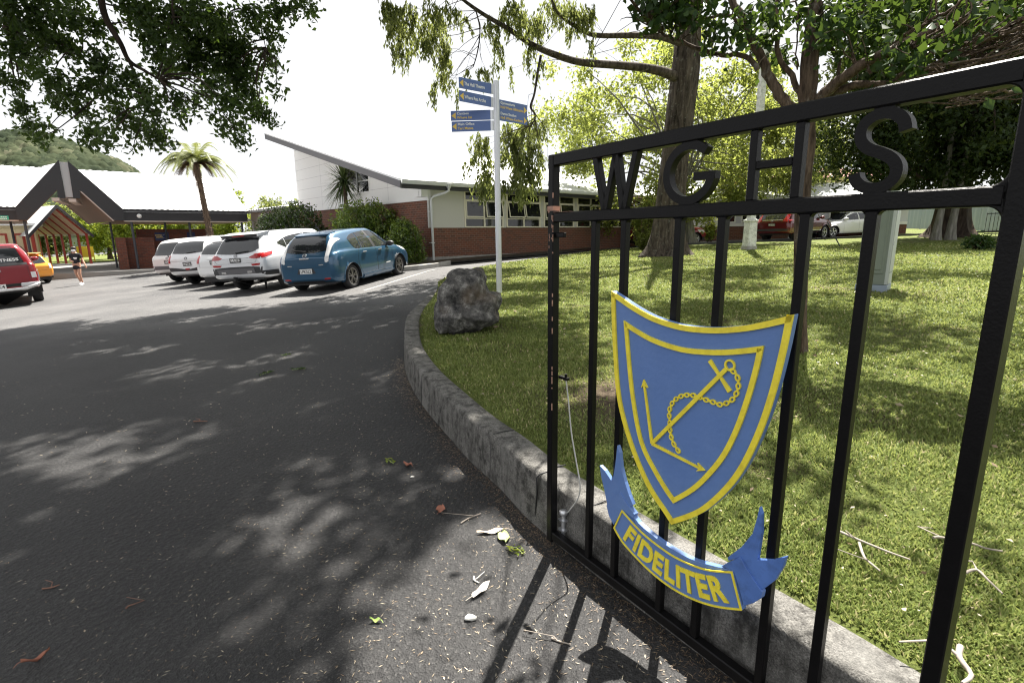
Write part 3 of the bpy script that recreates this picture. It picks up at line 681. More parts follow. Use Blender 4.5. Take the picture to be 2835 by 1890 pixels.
def lawn_mat():
    m, nt, b = newmat('lawn_soil')
    N, L = nt.nodes, nt.links
    tc = N.new('ShaderNodeTexCoord')
    big = N.new('ShaderNodeTexNoise'); big.inputs['Scale'].default_value = 0.9; big.inputs['Detail'].default_value = 7; big.inputs['Roughness'].default_value = 0.65
    fine = N.new('ShaderNodeTexNoise'); fine.inputs['Scale'].default_value = 45; fine.inputs['Detail'].default_value = 6; fine.inputs['Roughness'].default_value = 0.75
    for n_ in (big, fine): L.new(tc.outputs['Object'], n_.inputs['Vector'])
    g = N.new('ShaderNodeValToRGB')
    g.color_ramp.elements[0].position = 0.3; g.color_ramp.elements[0].color = (0.045, 0.07, 0.014, 1)
    g.color_ramp.elements[1].position = 0.72; g.color_ramp.elements[1].color = (0.20, 0.23, 0.06, 1)
    L.new(fine.outputs['Fac'], g.inputs['Fac'])
    d = N.new('ShaderNodeValToRGB')
    d.color_ramp.elements[0].position = 0.35; d.color_ramp.elements[0].color = (0.045, 0.032, 0.022, 1)
    d.color_ramp.elements[1].position = 0.7; d.color_ramp.elements[1].color = (0.20, 0.155, 0.105, 1)
    L.new(fine.outputs['Fac'], d.inputs['Fac'])
    mr = N.new('ShaderNodeMapRange'); mr.inputs['From Min'].default_value = 0.52; mr.inputs['From Max'].default_value = 0.66; mr.inputs['To Max'].default_value = 0.85
    L.new(big.outputs['Fac'], mr.inputs['Value'])
    vd = N.new('ShaderNodeVectorMath'); vd.operation = 'DISTANCE'; vd.inputs[1].default_value = (0.85, 3.75, 0.4)     # worn bare soil behind the gate
    L.new(tc.outputs['Object'], vd.inputs[0])
    wr = N.new('ShaderNodeMapRange'); wr.inputs['From Min'].default_value = 1.0; wr.inputs['From Max'].default_value = 0.25
    L.new(vd.outputs['Value'], wr.inputs['Value'])
    mxm = N.new('ShaderNodeMath'); mxm.operation = 'MAXIMUM'; L.new(mr.outputs['Result'], mxm.inputs[0]); L.new(wr.outputs['Result'], mxm.inputs[1])
    mr = mxm
    mx = N.new('ShaderNodeMix'); mx.data_type = 'RGBA'
    L.new(mr.outputs[0], mx.inputs['Factor']); L.new(g.outputs['Color'], mx.inputs['A']); L.new(d.outputs['Color'], mx.inputs['B'])
    L.new(mx.outputs['Result'], b.inputs['Base Color'])
    b.inputs['Roughness'].default_value = 0.9
    setspec(b, 0.15)
    bp = N.new('ShaderNodeBump'); bp.inputs['Strength'].default_value = 1.0; bp.inputs['Distance'].default_value = 0.04
    L.new(fine.outputs['Fac'], bp.inputs['Height']); L.new(bp.outputs['Normal'], b.inputs['Normal'])
    return m

def rock_mat():
    m, nt, b = newmat('rock_mat')
    N, L = nt.nodes, nt.links
    tc = N.new('ShaderNodeTexCoord')
    n1_ = N.new('ShaderNodeTexNoise'); n1_.inputs['Scale'].default_value = 7; n1_.inputs['Detail'].default_value = 10; n1_.inputs['Roughness'].default_value = 0.75
    n2_ = N.new('ShaderNodeTexNoise'); n2_.inputs['Scale'].default_value = 2.6; n2_.inputs['Detail'].default_value = 4
    n3_ = N.new('ShaderNodeTexNoise'); n3_.inputs['Scale'].default_value = 40; n3_.inputs['Detail'].default_value = 6; n3_.inputs['Roughness'].default_value = 0.8
    for n_ in (n1_, n2_, n3_): L.new(tc.outputs['Object'], n_.inputs['Vector'])
    c = N.new('ShaderNodeValToRGB')
    e = c.color_ramp.elements
    e[0].position = 0.38; e[0].color = (0.022, 0.022, 0.0225, 1)
    e[1].position = 0.66; e[1].color = (0.40, 0.39, 0.36, 1)
    x = e.new(0.53); x.color = (0.125, 0.12, 0.112, 1)
    L.new(n1_.outputs['Fac'], c.inputs['Fac'])
    mr = N.new('ShaderNodeMapRange'); mr.inputs['From Min'].default_value = 0.52; mr.inputs['From Max'].default_value = 0.68; mr.inputs['To Max'].default_value = 0.6
    L.new(n2_.outputs['Fac'], mr.inputs['Value'])
    mx = N.new('ShaderNodeMix'); mx.data_type = 'RGBA'; mx.inputs['B'].default_value = (0.15, 0.105, 0.06, 1)
    L.new(mr.outputs['Result'], mx.inputs['Factor']); L.new(c.outputs['Color'], mx.inputs['A'])
    L.new(mx.outputs['Result'], b.inputs['Base Color'])
    b.inputs['Roughness'].default_value = 0.8; setspec(b, 0.35)
    bp = N.new('ShaderNodeBump'); bp.inputs['Strength'].default_value = 1.0; bp.inputs['Distance'].default_value = 0.03
    L.new(n3_.outputs['Fac'], bp.inputs['Height']); L.new(bp.outputs['Normal'], b.inputs['Normal'])
    return m

def concrete_mat():
    m, nt, b = newmat('kerb_concrete')
    N, L = nt.nodes, nt.links
    tc = N.new('ShaderNodeTexCoord')
    def nz(sc, det, ro, mp=None):
        n_ = N.new('ShaderNodeTexNoise'); n_.inputs['Scale'].default_value = sc; n_.inputs['Detail'].default_value = det; n_.inputs['Roughness'].default_value = ro
        if mp:
            q = N.new('ShaderNodeMapping'); q.inputs['Scale'].default_value = mp; L.new(tc.outputs['Object'], q.inputs['Vector']); L.new(q.outputs['Vector'], n_.inputs['Vector'])
        else: L.new(tc.outputs['Object'], n_.inputs['Vector'])
        return n_
    grain, stain, streak, blot = nz(150, 4, .75), nz(11, 8, .72), nz(16, 6, .7, (1, 1, .22)), nz(2.2, 4, .6)
    c = N.new('ShaderNodeValToRGB'); c.color_ramp.elements[0].position = .32; c.color_ramp.elements[0].color = (.05, .048, .044, 1); c.color_ramp.elements[1].position = .68; c.color_ramp.elements[1].color = (.27, .26, .24, 1)
    L.new(grain.outputs['Fac'], c.inputs['Fac'])
    src = c.outputs['Color']
    for n_, lo, hi, am, col in ((stain, .46, .64, .85, (.02, .0195, .018)), (streak, .50, .66, .75, (.03, .029, .026)), (blot, .56, .70, .45, (.25, .245, .23))):
        mr = N.new('ShaderNodeMapRange'); mr.inputs['From Min'].default_value = lo; mr.inputs['From Max'].default_value = hi; mr.inputs['To Max'].default_value = am
        L.new(n_.outputs['Fac'], mr.inputs['Value'])
        mx = N.new('ShaderNodeMix'); mx.data_type = 'RGBA'; mx.inputs['B'].default_value = (*col, 1)
        L.new(mr.outputs['Result'], mx.inputs['Factor']); L.new(src, mx.inputs['A']); src = mx.outputs['Result']
    L.new(src, b.inputs['Base Color']); b.inputs['Roughness'].default_value = .9; setspec(b, .2)
    bp = N.new('ShaderNodeBump'); bp.inputs['Strength'].default_value = .8; bp.inputs['Distance'].default_value = .008; L.new(grain.outputs['Fac'], bp.inputs['Height'])
    b2 = N.new('ShaderNodeBump'); b2.inputs['Strength'].default_value = .5; b2.inputs['Distance'].default_value = .02; L.new(stain.outputs['Fac'], b2.inputs['Height']); L.new(b2.outputs['Normal'], bp.inputs['Normal'])
    L.new(bp.outputs['Normal'], b.inputs['Normal'])
    return m
M_['concrete'] = concrete_mat()
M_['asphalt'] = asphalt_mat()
M_['lawn'] = lawn_mat()
M_['rock'] = rock_mat()
M_['hill'] = leafmat('hill', [(0, (0.012, 0.019, 0.009)), (0.5, (0.025, 0.034, 0.016)), (0.85, (0.05, 0.058, 0.03)), (1, (0.10, 0.096, 0.064))], 0.0, rough=0.95, spec=0.1)
# ================================================================== ground
def grid_mesh(name, xs, ys, zf, mat, kind='structure'):
    X, Y = np.meshgrid(xs, ys)
    Zv = zf(X, Y)
    V = np.stack([X, Y, Zv], -1).reshape(-1, 3)
    nx, ny = len(xs), len(ys)
    i = np.arange(ny - 1)[:, None] * nx + np.arange(nx - 1)[None, :]
    i = i.ravel()
    F = np.stack([i, i + 1, i + nx + 1, i + nx], -1)
    o = np_mesh(name, V, F, mat, smooth=True)
    o['kind'] = kind
    return o
def spaced(a, b, n):
    return list(np.linspace(a, b, n))
gxs = [-900, -500, -250, -120, -70] + spaced(-45, 30, 76) + [45, 70, 120, 250, 500, 900]
gys = [-60, -30, -15] + spaced(-8, 48, 57) + [60, 80, 120, 250, 500, 1200]
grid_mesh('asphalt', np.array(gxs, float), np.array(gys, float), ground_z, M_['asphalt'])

KERB = [(2.6, -2.4), (2.2, -1.5), (1.75, -0.4), (1.32, 0.5), (0.938, 1.181), (0.795, 1.409), (0.60, 1.70), (0.397, 2.008), (0.204, 2.32), (0.073, 2.548), (-0.074, 2.869),
        (-0.275, 3.244), (-0.489, 3.713), (-0.804, 4.443), (-1.059, 5.175), (-1.257, 5.93), (-1.50, 7.27), (-1.60, 8.1), (-1.66, 9.2), (-1.72, 10.3), (-1.80, 11.4)]
def settle(p, k=0.0375):
    w = 1 + k * float(near_dip(p[0], p[1]))
    return (p[0] * w, p[1] * w)
KERB = [settle(p) for p in KERB]
def smooth_poly(P, n):
    """Catmull-Rom through the points"""
    P = [np.array(p, float) for p in P]
    out = []
    for i in range(len(P) - 1):
        p0, p1, p2, p3 = P[max(i - 1, 0)], P[i], P[i + 1], P[min(i + 2, len(P) - 1)]
        for k in range(n):
            t = k / n
            out.append(0.5 * ((2 * p1) + (-p0 + p2) * t + (2 * p0 - 5 * p1 + 4 * p2 - p3) * t * t + (-p0 + 3 * p1 - 3 * p2 + p3) * t ** 3))
    out.append(P[-1])
    return out
kp = smooth_poly(KERB, 6)
def kerb_h(y):
    return 0.30 if y < 7.0 else 0.30 - 0.24 * min(1, (y - 7.0) / 4.4)
KW = 0.19
kv, kf = [], []
kin = []
for i, p in enumerate(kp):
    d = kp[min(i + 1, len(kp) - 1)] - kp[max(i - 1, 0)]
    d /= np.hypot(*d)
    n = np.array([d[1], -d[0]])            # towards the lawn
    h = kerb_h(p[1]); g = gz(p[0], p[1]); w = 0.006 * math.sin(i * 1.7) + 0.004 * math.sin(i * 4.1)
    prof = [(-0.012, -0.05), (-0.004 + w * 0.4, h * 0.5), (0.004, h - 0.022), (0.012 + w, h - 0.006), (0.028, h + 0.001), (KW * 0.55, h + 0.004 + w), (KW - 0.02, h - 0.002), (KW, h - 0.02), (KW + 0.005, -0.05)]
    for (o_, z) in prof:
        q = p + n * o_
        kv.append((q[0], q[1], g + z))
    kin.append(p + n * (KW - 0.01))
m_ = 9
for i in range(len(kp) - 1):
    for k in range(m_ - 1):
        kf.append((i * m_ + k, i * m_ + k + 1, (i + 1) * m_ + k + 1, (i + 1) * m_ + k))
mb = MB(); mb.add(kv, kf, True)
ko = mb.build('kerb', M_['concrete'])
ko['kind'] = 'structure'
# the crack across the kerb beside the gate
cm = MB()
cp = [(0.196, 2.352, 0.12), (0.192, 2.345, 0.2), (0.199, 2.338, 0.3), (0.197, 2.333, 0.385), (0.215, 2.34, 0.402), (0.26, 2.365, 0.405), (0.31, 2.42, 0.405), (0.36, 2.44, 0.405)]
CRK = [(c[0] - 0.075, c[1] + 0.20, c[2] - 0.045) for c in cp]

# lawn: left edge follows the kerb, then the path along the classrooms
LE = [(float(q[0]), float(q[1])) for q in kin[::3]] + [(-1.72, 12.2), (-1.85, 13.1), (-1.78, 14.6), (-1.40, 16.4), (-0.95, 17.8), (-0.40, 18.9), (0.7, 20.6), (2.0, 22.5), (3.4, 24.3), (5.2, 26.0), (6.4, 27.0)]
le_y = np.array([q[1] for q in LE]); le_x = np.array([q[0] for q in LE])
def lawn_left(y):
    return np.interp(y, le_y, le_x)
def vnoise(x, y, s):
    return (np.sin(x * s * 1.3 + 1.7 * np.sin(y * s * 0.9)) + np.sin(y * s * 1.7 + 1.3 * np.sin(x * s * 1.1 + 2)) + np.sin((x + y) * s * 0.8 + 4)) / 3
def lawn_surface(x, y):
    e = np.clip((x - lawn_left(y)) / 0.5, 0, 1)
    return lawn_z(x, y) + e * (0.018 * vnoise(x, y, 2.1) + 0.012 * vnoise(x, y, 6.3)) - (1 - e) * 0.015
ly = np.concatenate([np.linspace(le_y[0], 10, 120), np.linspace(10.1, 27, 110)])
lt_ = np.concatenate([np.linspace(0, 0.25, 90), np.linspace(0.255, 1, 90)])
XL = lawn_left(ly)
LX = XL[:, None] + (34 - XL[:, None]) * lt_[None, :]
LY = np.repeat(ly[:, None], len(lt_), 1)
LV = np.stack([LX, LY, lawn_surface(LX, LY)], -1).reshape(-1, 3)
nx = len(lt_)
ii = (np.arange(len(ly) - 1)[:, None] * nx + np.arange(nx - 1)[None, :]).ravel()
lawn = np_mesh('lawn', LV, np.stack([ii, ii + 1, ii + nx + 1, ii + nx], -1), M_['lawn'], smooth=True)
lawn['kind'] = 'structure'
# lawns behind the walkway and behind the right fence
o = grid_mesh('field', np.linspace(-75, -20, 20), np.linspace(39, 95, 20), lambda x, y: ground_z(x, y) + 0.05 + 0 * x, M_['lawn'])
o = grid_mesh('verge', np.linspace(19, 34, 10), np.linspace(27.5, 44, 14), lambda x, y: ground_z(x, y) + 0.03 + 0 * x, M_['lawn'])
# timber edging at the back of the lawn
mb = MB()
for x0 in np.arange(6.4, 34, 2.3):
    mb.bar((x0, 27.05, lz(x0, 27) + 0.02), (x0 + 2.28, 27.05, lz(x0 + 2.28, 27) + 0.02), 0.06, 0.16)
o = mb.build('edging', M_['trim_dark']); o['kind'] = 'structure'
# kerb of the garden bed in front of the blue car, bed soil
mb = MB()
pts = [(-5.6, 18.25), (-4.6, 17.95), (-3.75, 17.75), (-3.2, 17.95), (-2.75, 18.6), (-2.45, 19.3), (-2.35, 19.8)]
for a, b in zip(pts[:-1], pts[1:]):
    za, zb = gz(*a), gz(*b)
    ext = 0.03
    mb.bar((a[0], a[1], za + 0.06), (b[0], b[1], zb + 0.06), 0.16, 0.2, ext=ext)
o = mb.build('kerb', M_['pale_conc'], bevel=0.02); o['kind'] = 'structure'
mb = MB()
mb.add([(-12.5, 28.0, 0.62), (-6.6, 18.6, 0.32), (-3.2, 18.05, 0.52), (-2.4, 19.8, 0.57), (4.5, 26.6, 0.84), (3.9, 27.1, 0.86), (-3.11, 20.5, 0.60)], [(0, 1, 2, 6), (2, 3, 6), (3, 4, 5, 6)])
o = mb.build('garden_soil', plain('soil', (0.055, 0.04, 0.028), 0.95, var=0.5, vscale=18, bump=0.8, bscale=30)); o['kind'] = 'structure'
# painted bay lines: thin sheets on the asphalt
M_['line'] = plain('line', (0.26, 0.26, 0.255), 0.8, var=0.3, vscale=25)
def bay_line(a, b, w=0.09):
    n = 14
    a, b = np.array(a), np.array(b)
    d = (b - a) / np.hypot(*(b - a)); nn = np.array([-d[1], d[0]]) * w / 2
    vs, fs = [], []
    for i in range(n + 1):
        p = a + (b - a) * i / n
        for s_ in (-1, 1):
            q = p + nn * s_
            vs.append((q[0], q[1], gz(q[0], q[1]) + 0.004))
    for i in range(n): fs.append((2 * i, 2 * i + 1, 2 * i + 3, 2 * i + 2))
    m = MB(); m.add(vs, fs); o_ = m.build('bay_line', M_['line']); o_['kind'] = 'structure'
hx, hy = math.sin(R(15.2)), math.cos(R(15.2))
for k, (bx, by) in enumerate([(-3.75, 13.2), (-6.35, 14.6), (-8.45, 15.75), (-10.15, 17.45), (-12.0, 19.1), (-14.0, 20.9)]):
    bay_line((bx, by), (bx + hx * 4.6, by + hy * 4.6))
bay_line((-2.0, 12.3), (-0.75, 17.0), 0.1)
bay_line((-17.0, 24.4), (-13.9, 24.0))

# bush-covered hill far behind
def hill_h(x, y):
    u = x / np.maximum(y, 1)
    s = np.interp(u, [-1.6, -1.15, -0.88, -0.80, -0.74, -0.705, -0.675, -0.64, -0.5], [0.17, 0.20, 0.197, 0.178, 0.152, 0.135, 0.117, 0.09, 0.0])
    t = np.clip((y - 170) / 190.0, 0, 1)
    t = t * t * (3 - 2 * t)
    base = s * 360 * t * 0.945
    return base
hx_ = np.linspace(-500, -130, 560); hy_ = np.linspace(170, 385, 250)
HX, HY = np.meshgrid(hx_, hy_)
HZ = hill_h(HX, HY)
# rounded tree crowns of the bush
cpts = np.stack([rng.uniform(-500, -130, 15000), rng.uniform(170, 385, 15000)], -1)
lump = np.zeros_like(HZ); tone_ = np.full(HZ.shape, .1)
for (cx_, cy_) in cpts:
    rr = rng.uniform(1.8, 4.2); tt = np.clip(.42 + .22 * math.sin(cx_ * .045 + 1.3 * math.sin(cy_ * .03)) + rng.normal(0, .17), 0, 1)
    ix0, ix1 = np.searchsorted(hx_, [cx_ - rr, cx_ + rr]); iy0, iy1 = np.searchsorted(hy_, [cy_ - rr, cy_ + rr])
    if ix1 <= ix0 or iy1 <= iy0: continue
    sx_, sy_ = HX[iy0:iy1, ix0:ix1] - cx_, HY[iy0:iy1, ix0:ix1] - cy_
    q = np.sqrt(np.clip(1 - (sx_ ** 2 + sy_ ** 2) / rr ** 2, 0, 1)) * rr * rng.uniform(0.7, 1.5)
    L0 = lump[iy0:iy1, ix0:ix1]; T0_ = tone_[iy0:iy1, ix0:ix1]
    T0_[q > L0] = tt; L0[:] = np.maximum(L0, q)
HZ = HZ + (lump + rng.normal(0, .35, lump.shape)) * np.clip(HZ / 8, 0, 1) - 3
HV = np.stack([HX, HY, HZ], -1).reshape(-1, 3)
nx = len(hx_)
ii = (np.arange(len(hy_) - 1)[:, None] * nx + np.arange(nx - 1)[None, :]).ravel()
o = np_mesh('hill', HV, np.stack([ii, ii + 1, ii + nx + 1, ii + nx], -1), M_['hill'], attr=tone_[:-1, :-1].ravel()); o['kind'] = 'structure'

# ================================================================== the gate
gate = empty('gate', (0.19, 2.30, 0.0), R(-56.5356), 'open black steel gate with cut-out letters WGHS and a blue and yellow anchor crest', 'gate')
BK = M_['gate_black']
mb = MB().box(-0.052, -0.014, 0, 0.04, 0.10, 1.924)
stile = mb.build('stile', BK, gate, bevel=0.004)
mb = MB()
mb.box(-0.0525, -0.0135, -0.0006, 0.0405, 1.692, 1.712)
for k in range(24):
    z = rng.uniform(0.75, 1.75); h = rng.uniform(0.004, 0.028)
    mb.box(-0.0175, -0.0134, -0.0005, 0.003, z, z + h)
for k in range(9):
    z = rng.uniform(1.45, 1.69); x = rng.uniform(-0.05, -0.02)
    mb.box(x, x + 0.004, -0.0006, 0.001, z, z + rng.uniform(0.004, 0.02))
mb.box(-0.012, 0.10, -0.0006, 0.041, 1.6845, 1.6858)
mb.build('rust_stain', M_['gate_worn'], stile)
def rail(name, z0, z1, d=0.04):
    m = MB().box(-0.013, 1.459, 0.0005, d, z0, z1)
    return m.build(name, BK, gate, bevel=0.004)
rail('top_rail', 1.877, 1.9235, 0.045)
mid = rail('middle_rail', 1.643, 1.6845)
rail('bottom_rail', 0.118, 0.160)
mb = MB().box(1.4595, 1.497, -0.002, 0.052, 0.10, 1.925)
# rounded inner corners where the rails meet the hinge stile
for z, sgn in ((1.877, -1), (1.6845, 1), (1.643, -1), (0.16, 1)):
    poly = [(1.4595, z)] + [(1.4595 - 0.03 + 0.03 * math.sin(a), z + sgn * (0.03 - 0.03 * math.cos(a))) for a in np.linspace(0, math.pi / 2, 7)]
    mb.prism(poly, 0.0015, 0.039)
mb.build('hinge_stile', BK, gate, bevel=0.003)
for s0 in (0.224, 0.386, 0.633, 0.797, 1.047, 1.205):
    mb = MB().box(s0, s0 + 0.027, 0.006, 0.033, 0.160, 1.643)
    for sg in (-1, 1):       # weld fillets at the rail
        xc = s0 if sg < 0 else s0 + 0.027
        mb.prism([(xc, 1.643), (xc + sg * 0.012, 1.643), (xc + sg * 0.0035, 1.6395), (xc, 1.631)], 0.008, 0.031)
    mb.build('bar', BK, gate, bevel=0.0025)
# letters
LB0, LB1 = 0.006, 0.034
def stroke(m, a, b, w):
    a, b = Vector((a[0], 0, a[1])), Vector((b[0], 0, b[1]))
    d = (b - a).normalized(); n = Vector((-d.z, 0, d.x)) * w / 2
    m.prism([(p.x, p.z) for p in (a - n, b - n, b + n, a + n)], LB0, LB1)
def curve_letter(m, pts, w):
    P = smooth_poly(pts, 5)
    L_, R_ = [], []
    for i, p in enumerate(P):
        d = P[min(i + 1, len(P) - 1)] - P[max(i - 1, 0)]; d /= np.hypot(*d)
        n = np.array([-d[1], d[0]]) * w / 2
        L_.append(p + n); R_.append(p - n)
    vs, fs = [], []
    for l, r_ in zip(L_, R_):
        vs += [(l[0], LB0, l[1]), (r_[0], LB0, r_[1]), (r_[0], LB1, r_[1]), (l[0], LB1, l[1])]
    n = len(P)
    for i in range(n - 1):
        a, b = 4 * i, 4 * i + 4
        for k in range(4):
            fs.append((a + k, a + (k + 1) % 4, b + (k + 1) % 4, b + k))
    fs += [(3, 2, 1, 0), (4 * n - 4, 4 * n - 3, 4 * n - 2, 4 * n - 1)]
    m.add(vs, fs)
m = MB()
stroke(m, (0.235, 1.881), (0.292, 1.678), 0.027)
stroke(m, (0.296, 1.678), (0.343, 1.881), 0.024)
stroke(m, (0.347, 1.881), (0.389, 1.678), 0.027)
stroke(m, (0.394, 1.678), (0.446, 1.881), 0.026)
m.build('letter', BK, gate, bevel=0.002)['label'] = 'steel letter W'
m = MB()
cg, rg = (0.678, 1.7815), 0.0875
curve_letter(m, [(cg[0] + rg * math.cos(R(a)), cg[1] + rg * math.sin(R(a)) * 0.97) for a in np.linspace(46, 352, 20)], 0.027)
m.box(0.698, 0.778, LB0 + 0.001, LB1 - 0.001, 1.757, 1.781)
m.box(0.645, 0.708, 0.008, 0.032, 1.6842, 1.692); m.box(0.645, 0.708, 0.008, 0.032, 1.869, 1.878)
m.build('letter', BK, gate)['label'] = 'steel letter G'
m = MB()
m.box(0.884, 0.908, LB0, LB1, 1.684, 1.8775); m.box(1.013, 1.038, LB0, LB1, 1.684, 1.8775); m.box(0.908, 1.013, LB0 + 0.001, LB1 - 0.001, 1.769, 1.792)
m.build('letter', BK, gate, bevel=0.003)['label'] = 'steel letter H'
m = MB()
curve_letter(m, [(1.268, 1.818), (1.261, 1.841), (1.243, 1.857), (1.220, 1.8635), (1.198, 1.859), (1.180, 1.845), (1.174, 1.825), (1.180, 1.803), (1.198, 1.786), (1.222, 1.775), (1.246, 1.760), (1.259, 1.740), (1.257, 1.716), (1.240, 1.700), (1.216, 1.695), (1.192, 1.701), (1.176, 1.716), (1.170, 1.732)], 0.026)
m.box(1.195, 1.245, 0.008, 0.032, 1.6842, 1.69); m.box(1.198, 1.24, 0.008, 0.032, 1.872, 1.878)
m.build('letter', BK, gate)['label'] = 'steel letter S'
# latch tab and rod bracket on the stile
m = MB(); m.box(-0.0135, 0.045, 0.012, 0.03, 1.578, 1.600); m.build('latch', BK, gate, bevel=0.003)
m = MB(); m.box(-0.0135, 0.047, 0.036, 0.056, 0.938, 0.951); m.tube([(0.03, 0.047, 0.95), (0.03, 0.047, 0.966)], 0.007); m.build('rod_bracket', BK, gate, bevel=0.002)
m = MB()
m.tube([(0.012, 0.056, 0.10), (0.012, 0.056, 0.25)], 0.011, 10)
m.tube([(0.012, 0.056, 0.247), (0.012, 0.056, 0.252), (0.012, 0.056, 0.268), (0.012, 0.056, 0.274)], [0.013, 0.021, 0.021, 0.012], 12)
m.box(-0.012, 0.03, 0.041, 0.072, 0.162, 0.172); m.box(-0.012, 0.03, 0.041, 0.072, 0.215, 0.223)
m.build('drop_bolt', M_['galv'], gate)
# crest
def inset(poly, d):
    P = [np.array(p) for p in poly]; n = len(P); out = []
    ar = sum(P[i][0] * P[(i + 1) % n][1] - P[(i + 1) % n][0] * P[i][1] for i in range(n))
    sg = 1 if ar > 0 else -1
    for i in range(n):
        a, b, c = P[i - 1], P[i], P[(i + 1) % n]
        d1, d2 = (b - a) / np.hypot(*(b - a)), (c - b) / np.hypot(*(c - b))
        n1, n2 = np.array([-d1[1], d1[0]]) * sg, np.array([-d2[1], d2[0]]) * sg
        bs = n1 + n2; bs /= np.hypot(*bs)
        out.append(b + bs * d / max(0.35, float(bs @ n1)))
    return out
def ring_prism(m, outer, inner, y0, y1):
    n = len(outer)
    vs = [(p[0], y, p[1]) for y in (y0, y1) for q in (outer, inner) for p in q]
    fs = []
    for i in range(n):
        j = (i + 1) % n
        fs += [(i, j, n + j, n + i), (2 * n + i, 3 * n + i, 3 * n + j, 2 * n + j), (i, 2 * n + i, 2 * n + j, j), (n + i, n + j, 3 * n + j, 3 * n + i)]
    return m.add(vs, fs)
def dens(poly, n=3, corners=()):
    """smooth the outline between its corners"""
    N_ = len(poly); cs = sorted(corners); out = []
    for a, b in zip(cs, cs[1:] + [cs[0] + N_]):
        seg = [poly[k % N_] for k in range(a, b + 1)]
        out += [tuple(q) for q in smooth_poly(seg, n)[:-1]]
    return out
SH = dens(D['shield'], 4, (0, 9, 18))
SI = dens(D['shield_in'], 4, (0, 6, 13))
m = MB(); m.prism(SH, -0.030, -0.008)
shield = m.build('shield', M_['crest_blue'], gate, bevel=0.002)
m = MB(); ring_prism(m, SH, inset(SH, 0.0175), -0.0375, -0.0296); m.build('border', M_['crest_yellow'], shield)
m = MB(); ring_prism(m, SI, inset(SI, 0.0165), -0.0365, -0.0296); m.build('inner_border', M_['crest_yellow'], shield)
def flat_bar(m, a, b, w, y0=-0.0365, y1=-0.0296, w2=None):
    a, b = np.array(a), np.array(b); d = (b - a) / np.hypot(*(b - a)); n = np.array([-d[1], d[0]])
    w2 = w if w2 is None else w2
    m.prism([tuple(a - n * w / 2), tuple(b - n * w2 / 2), tuple(b + n * w2 / 2), tuple(a + n * w / 2)], y0, y1)
m = MB()
flat_bar(m, D['shank'][0], D['shank'][1], 0.013, -0.0375)
a_, b_ = np.array(D['stock'][0]), np.array(D['stock'][1]); mid_ = (a_ + b_) / 2
flat_bar(m, mid_, a_, 0.008, -0.0365, -0.0296, 0.013); flat_bar(m, mid_, b_, 0.008, -0.0365, -0.0296, 0.015)
for arm, tip in (('arm1', 'arm1tip'), ('arm2', 'arm2tip')):
    a_, b_ = np.array(D[arm][0]), np.array(D[arm][1]); t_ = np.array(D[tip])
    flat_bar(m, a_, b_, 0.011, w2=0.007)
    d = (b_ - a_) / np.hypot(*(b_ - a_)); n = np.array([-d[1], d[0]])
    m.prism([tuple(t_), tuple(b_ - d * 0.014 + n * 0.015), tuple(b_ - d * 0.004), tuple(b_ - d * 0.014 - n * 0.015)], -0.037, -0.0296)
c_ = np.array(D['ring'])
ring = [(c_[0] + 0.018 * math.cos(a), c_[1] + 0.018 * math.sin(a)) for a in np.linspace(0, 2 * math.pi, 20, endpoint=False)]
ring_prism(m, ring, [(c_[0] + 0.0125 * math.cos(a), c_[1] + 0.0125 * math.sin(a)) for a in np.linspace(0, 2 * math.pi, 20, endpoint=False)], -0.0365, -0.0296)
m.build('anchor', M_['crest_yellow'], shield)
cpth = smooth_poly(D['chain'], 6)
dist = [0.0]
for a, b in zip(cpth[:-1], cpth[1:]): dist.append(dist[-1] + float(np.hypot(*(b - a))))
m = MB(); s_ = 0.006; k = 0
while s_ < dist[-1]:
    x = np.interp(s_, dist, [p[0] for p in cpth]); z = np.interp(s_, dist, [p[1] for p in cpth])
    x2 = np.interp(s_ + 0.004, dist, [p[0] for p in cpth]); z2 = np.interp(s_ + 0.004, dist, [p[1] for p in cpth])
    an = math.atan2(z2 - z, x2 - x)
    def el(ra, rb): return [(x + ra * math.cos(t) * math.cos(an) - rb * math.sin(t) * math.sin(an), z + ra * math.cos(t) * math.sin(an) + rb * math.sin(t) * math.cos(an)) for t in np.linspace(0, 2 * math.pi, 12, endpoint=False)]
    if k % 2 == 0: ring_prism(m, el(0.0115, 0.0085), el(0.0065, 0.0042), -0.0355, -0.0296)
    else: m.prism(el(0.0075, 0.0032), -0.0345, -0.0296)
    s_ += 0.0125; k += 1
m.build('chain', M_['crest_yellow'], shield)
# motto ribbon
RB = D['rib_band']
top_, bot_ = smooth_poly(RB[:8], 4), smooth_poly(RB[8:], 4)
band = [tuple(p) for p in top_] + [tuple(p) for p in bot_]
m = MB()
m.prism(band, -0.034, -0.010)
m.prism([tuple(p) for p in smooth_poly(RB[1:8], 3)] + [tuple(p) for p in smooth_poly(D['rib_top'][::-1], 3)], -0.031, -0.010)
ribbon = m.build('motto_ribbon', M_['crest_blue'], gate, bevel=0.001)
m = MB(); ring_prism(m, band, inset(band, 0.0055), -0.0385, -0.0336); m.build('border', M_['crest_yellow'], ribbon)
for nm, key, y0, mt in (('ribbon_tail', 'rib_ltail', -0.026, 'crest_blue'), ('ribbon_fold', 'rib_lfold', -0.032, 'crest_blue'), ('ribbon_tail', 'rib_rtail', -0.024, 'crest_grime'), ('ribbon_fold', 'rib_rfold', -0.030, 'crest_grime')):
    m = MB(); m.prism(D[key], y0, -0.009); m.build(nm, M_[mt], ribbon, bevel=0.0007)
bl = [np.array(p) for p in bot_[::-1]]
bd = [0.0]
for a, b in zip(bl[:-1], bl[1:]): bd.append(bd[-1] + float(np.hypot(*(b - a))))
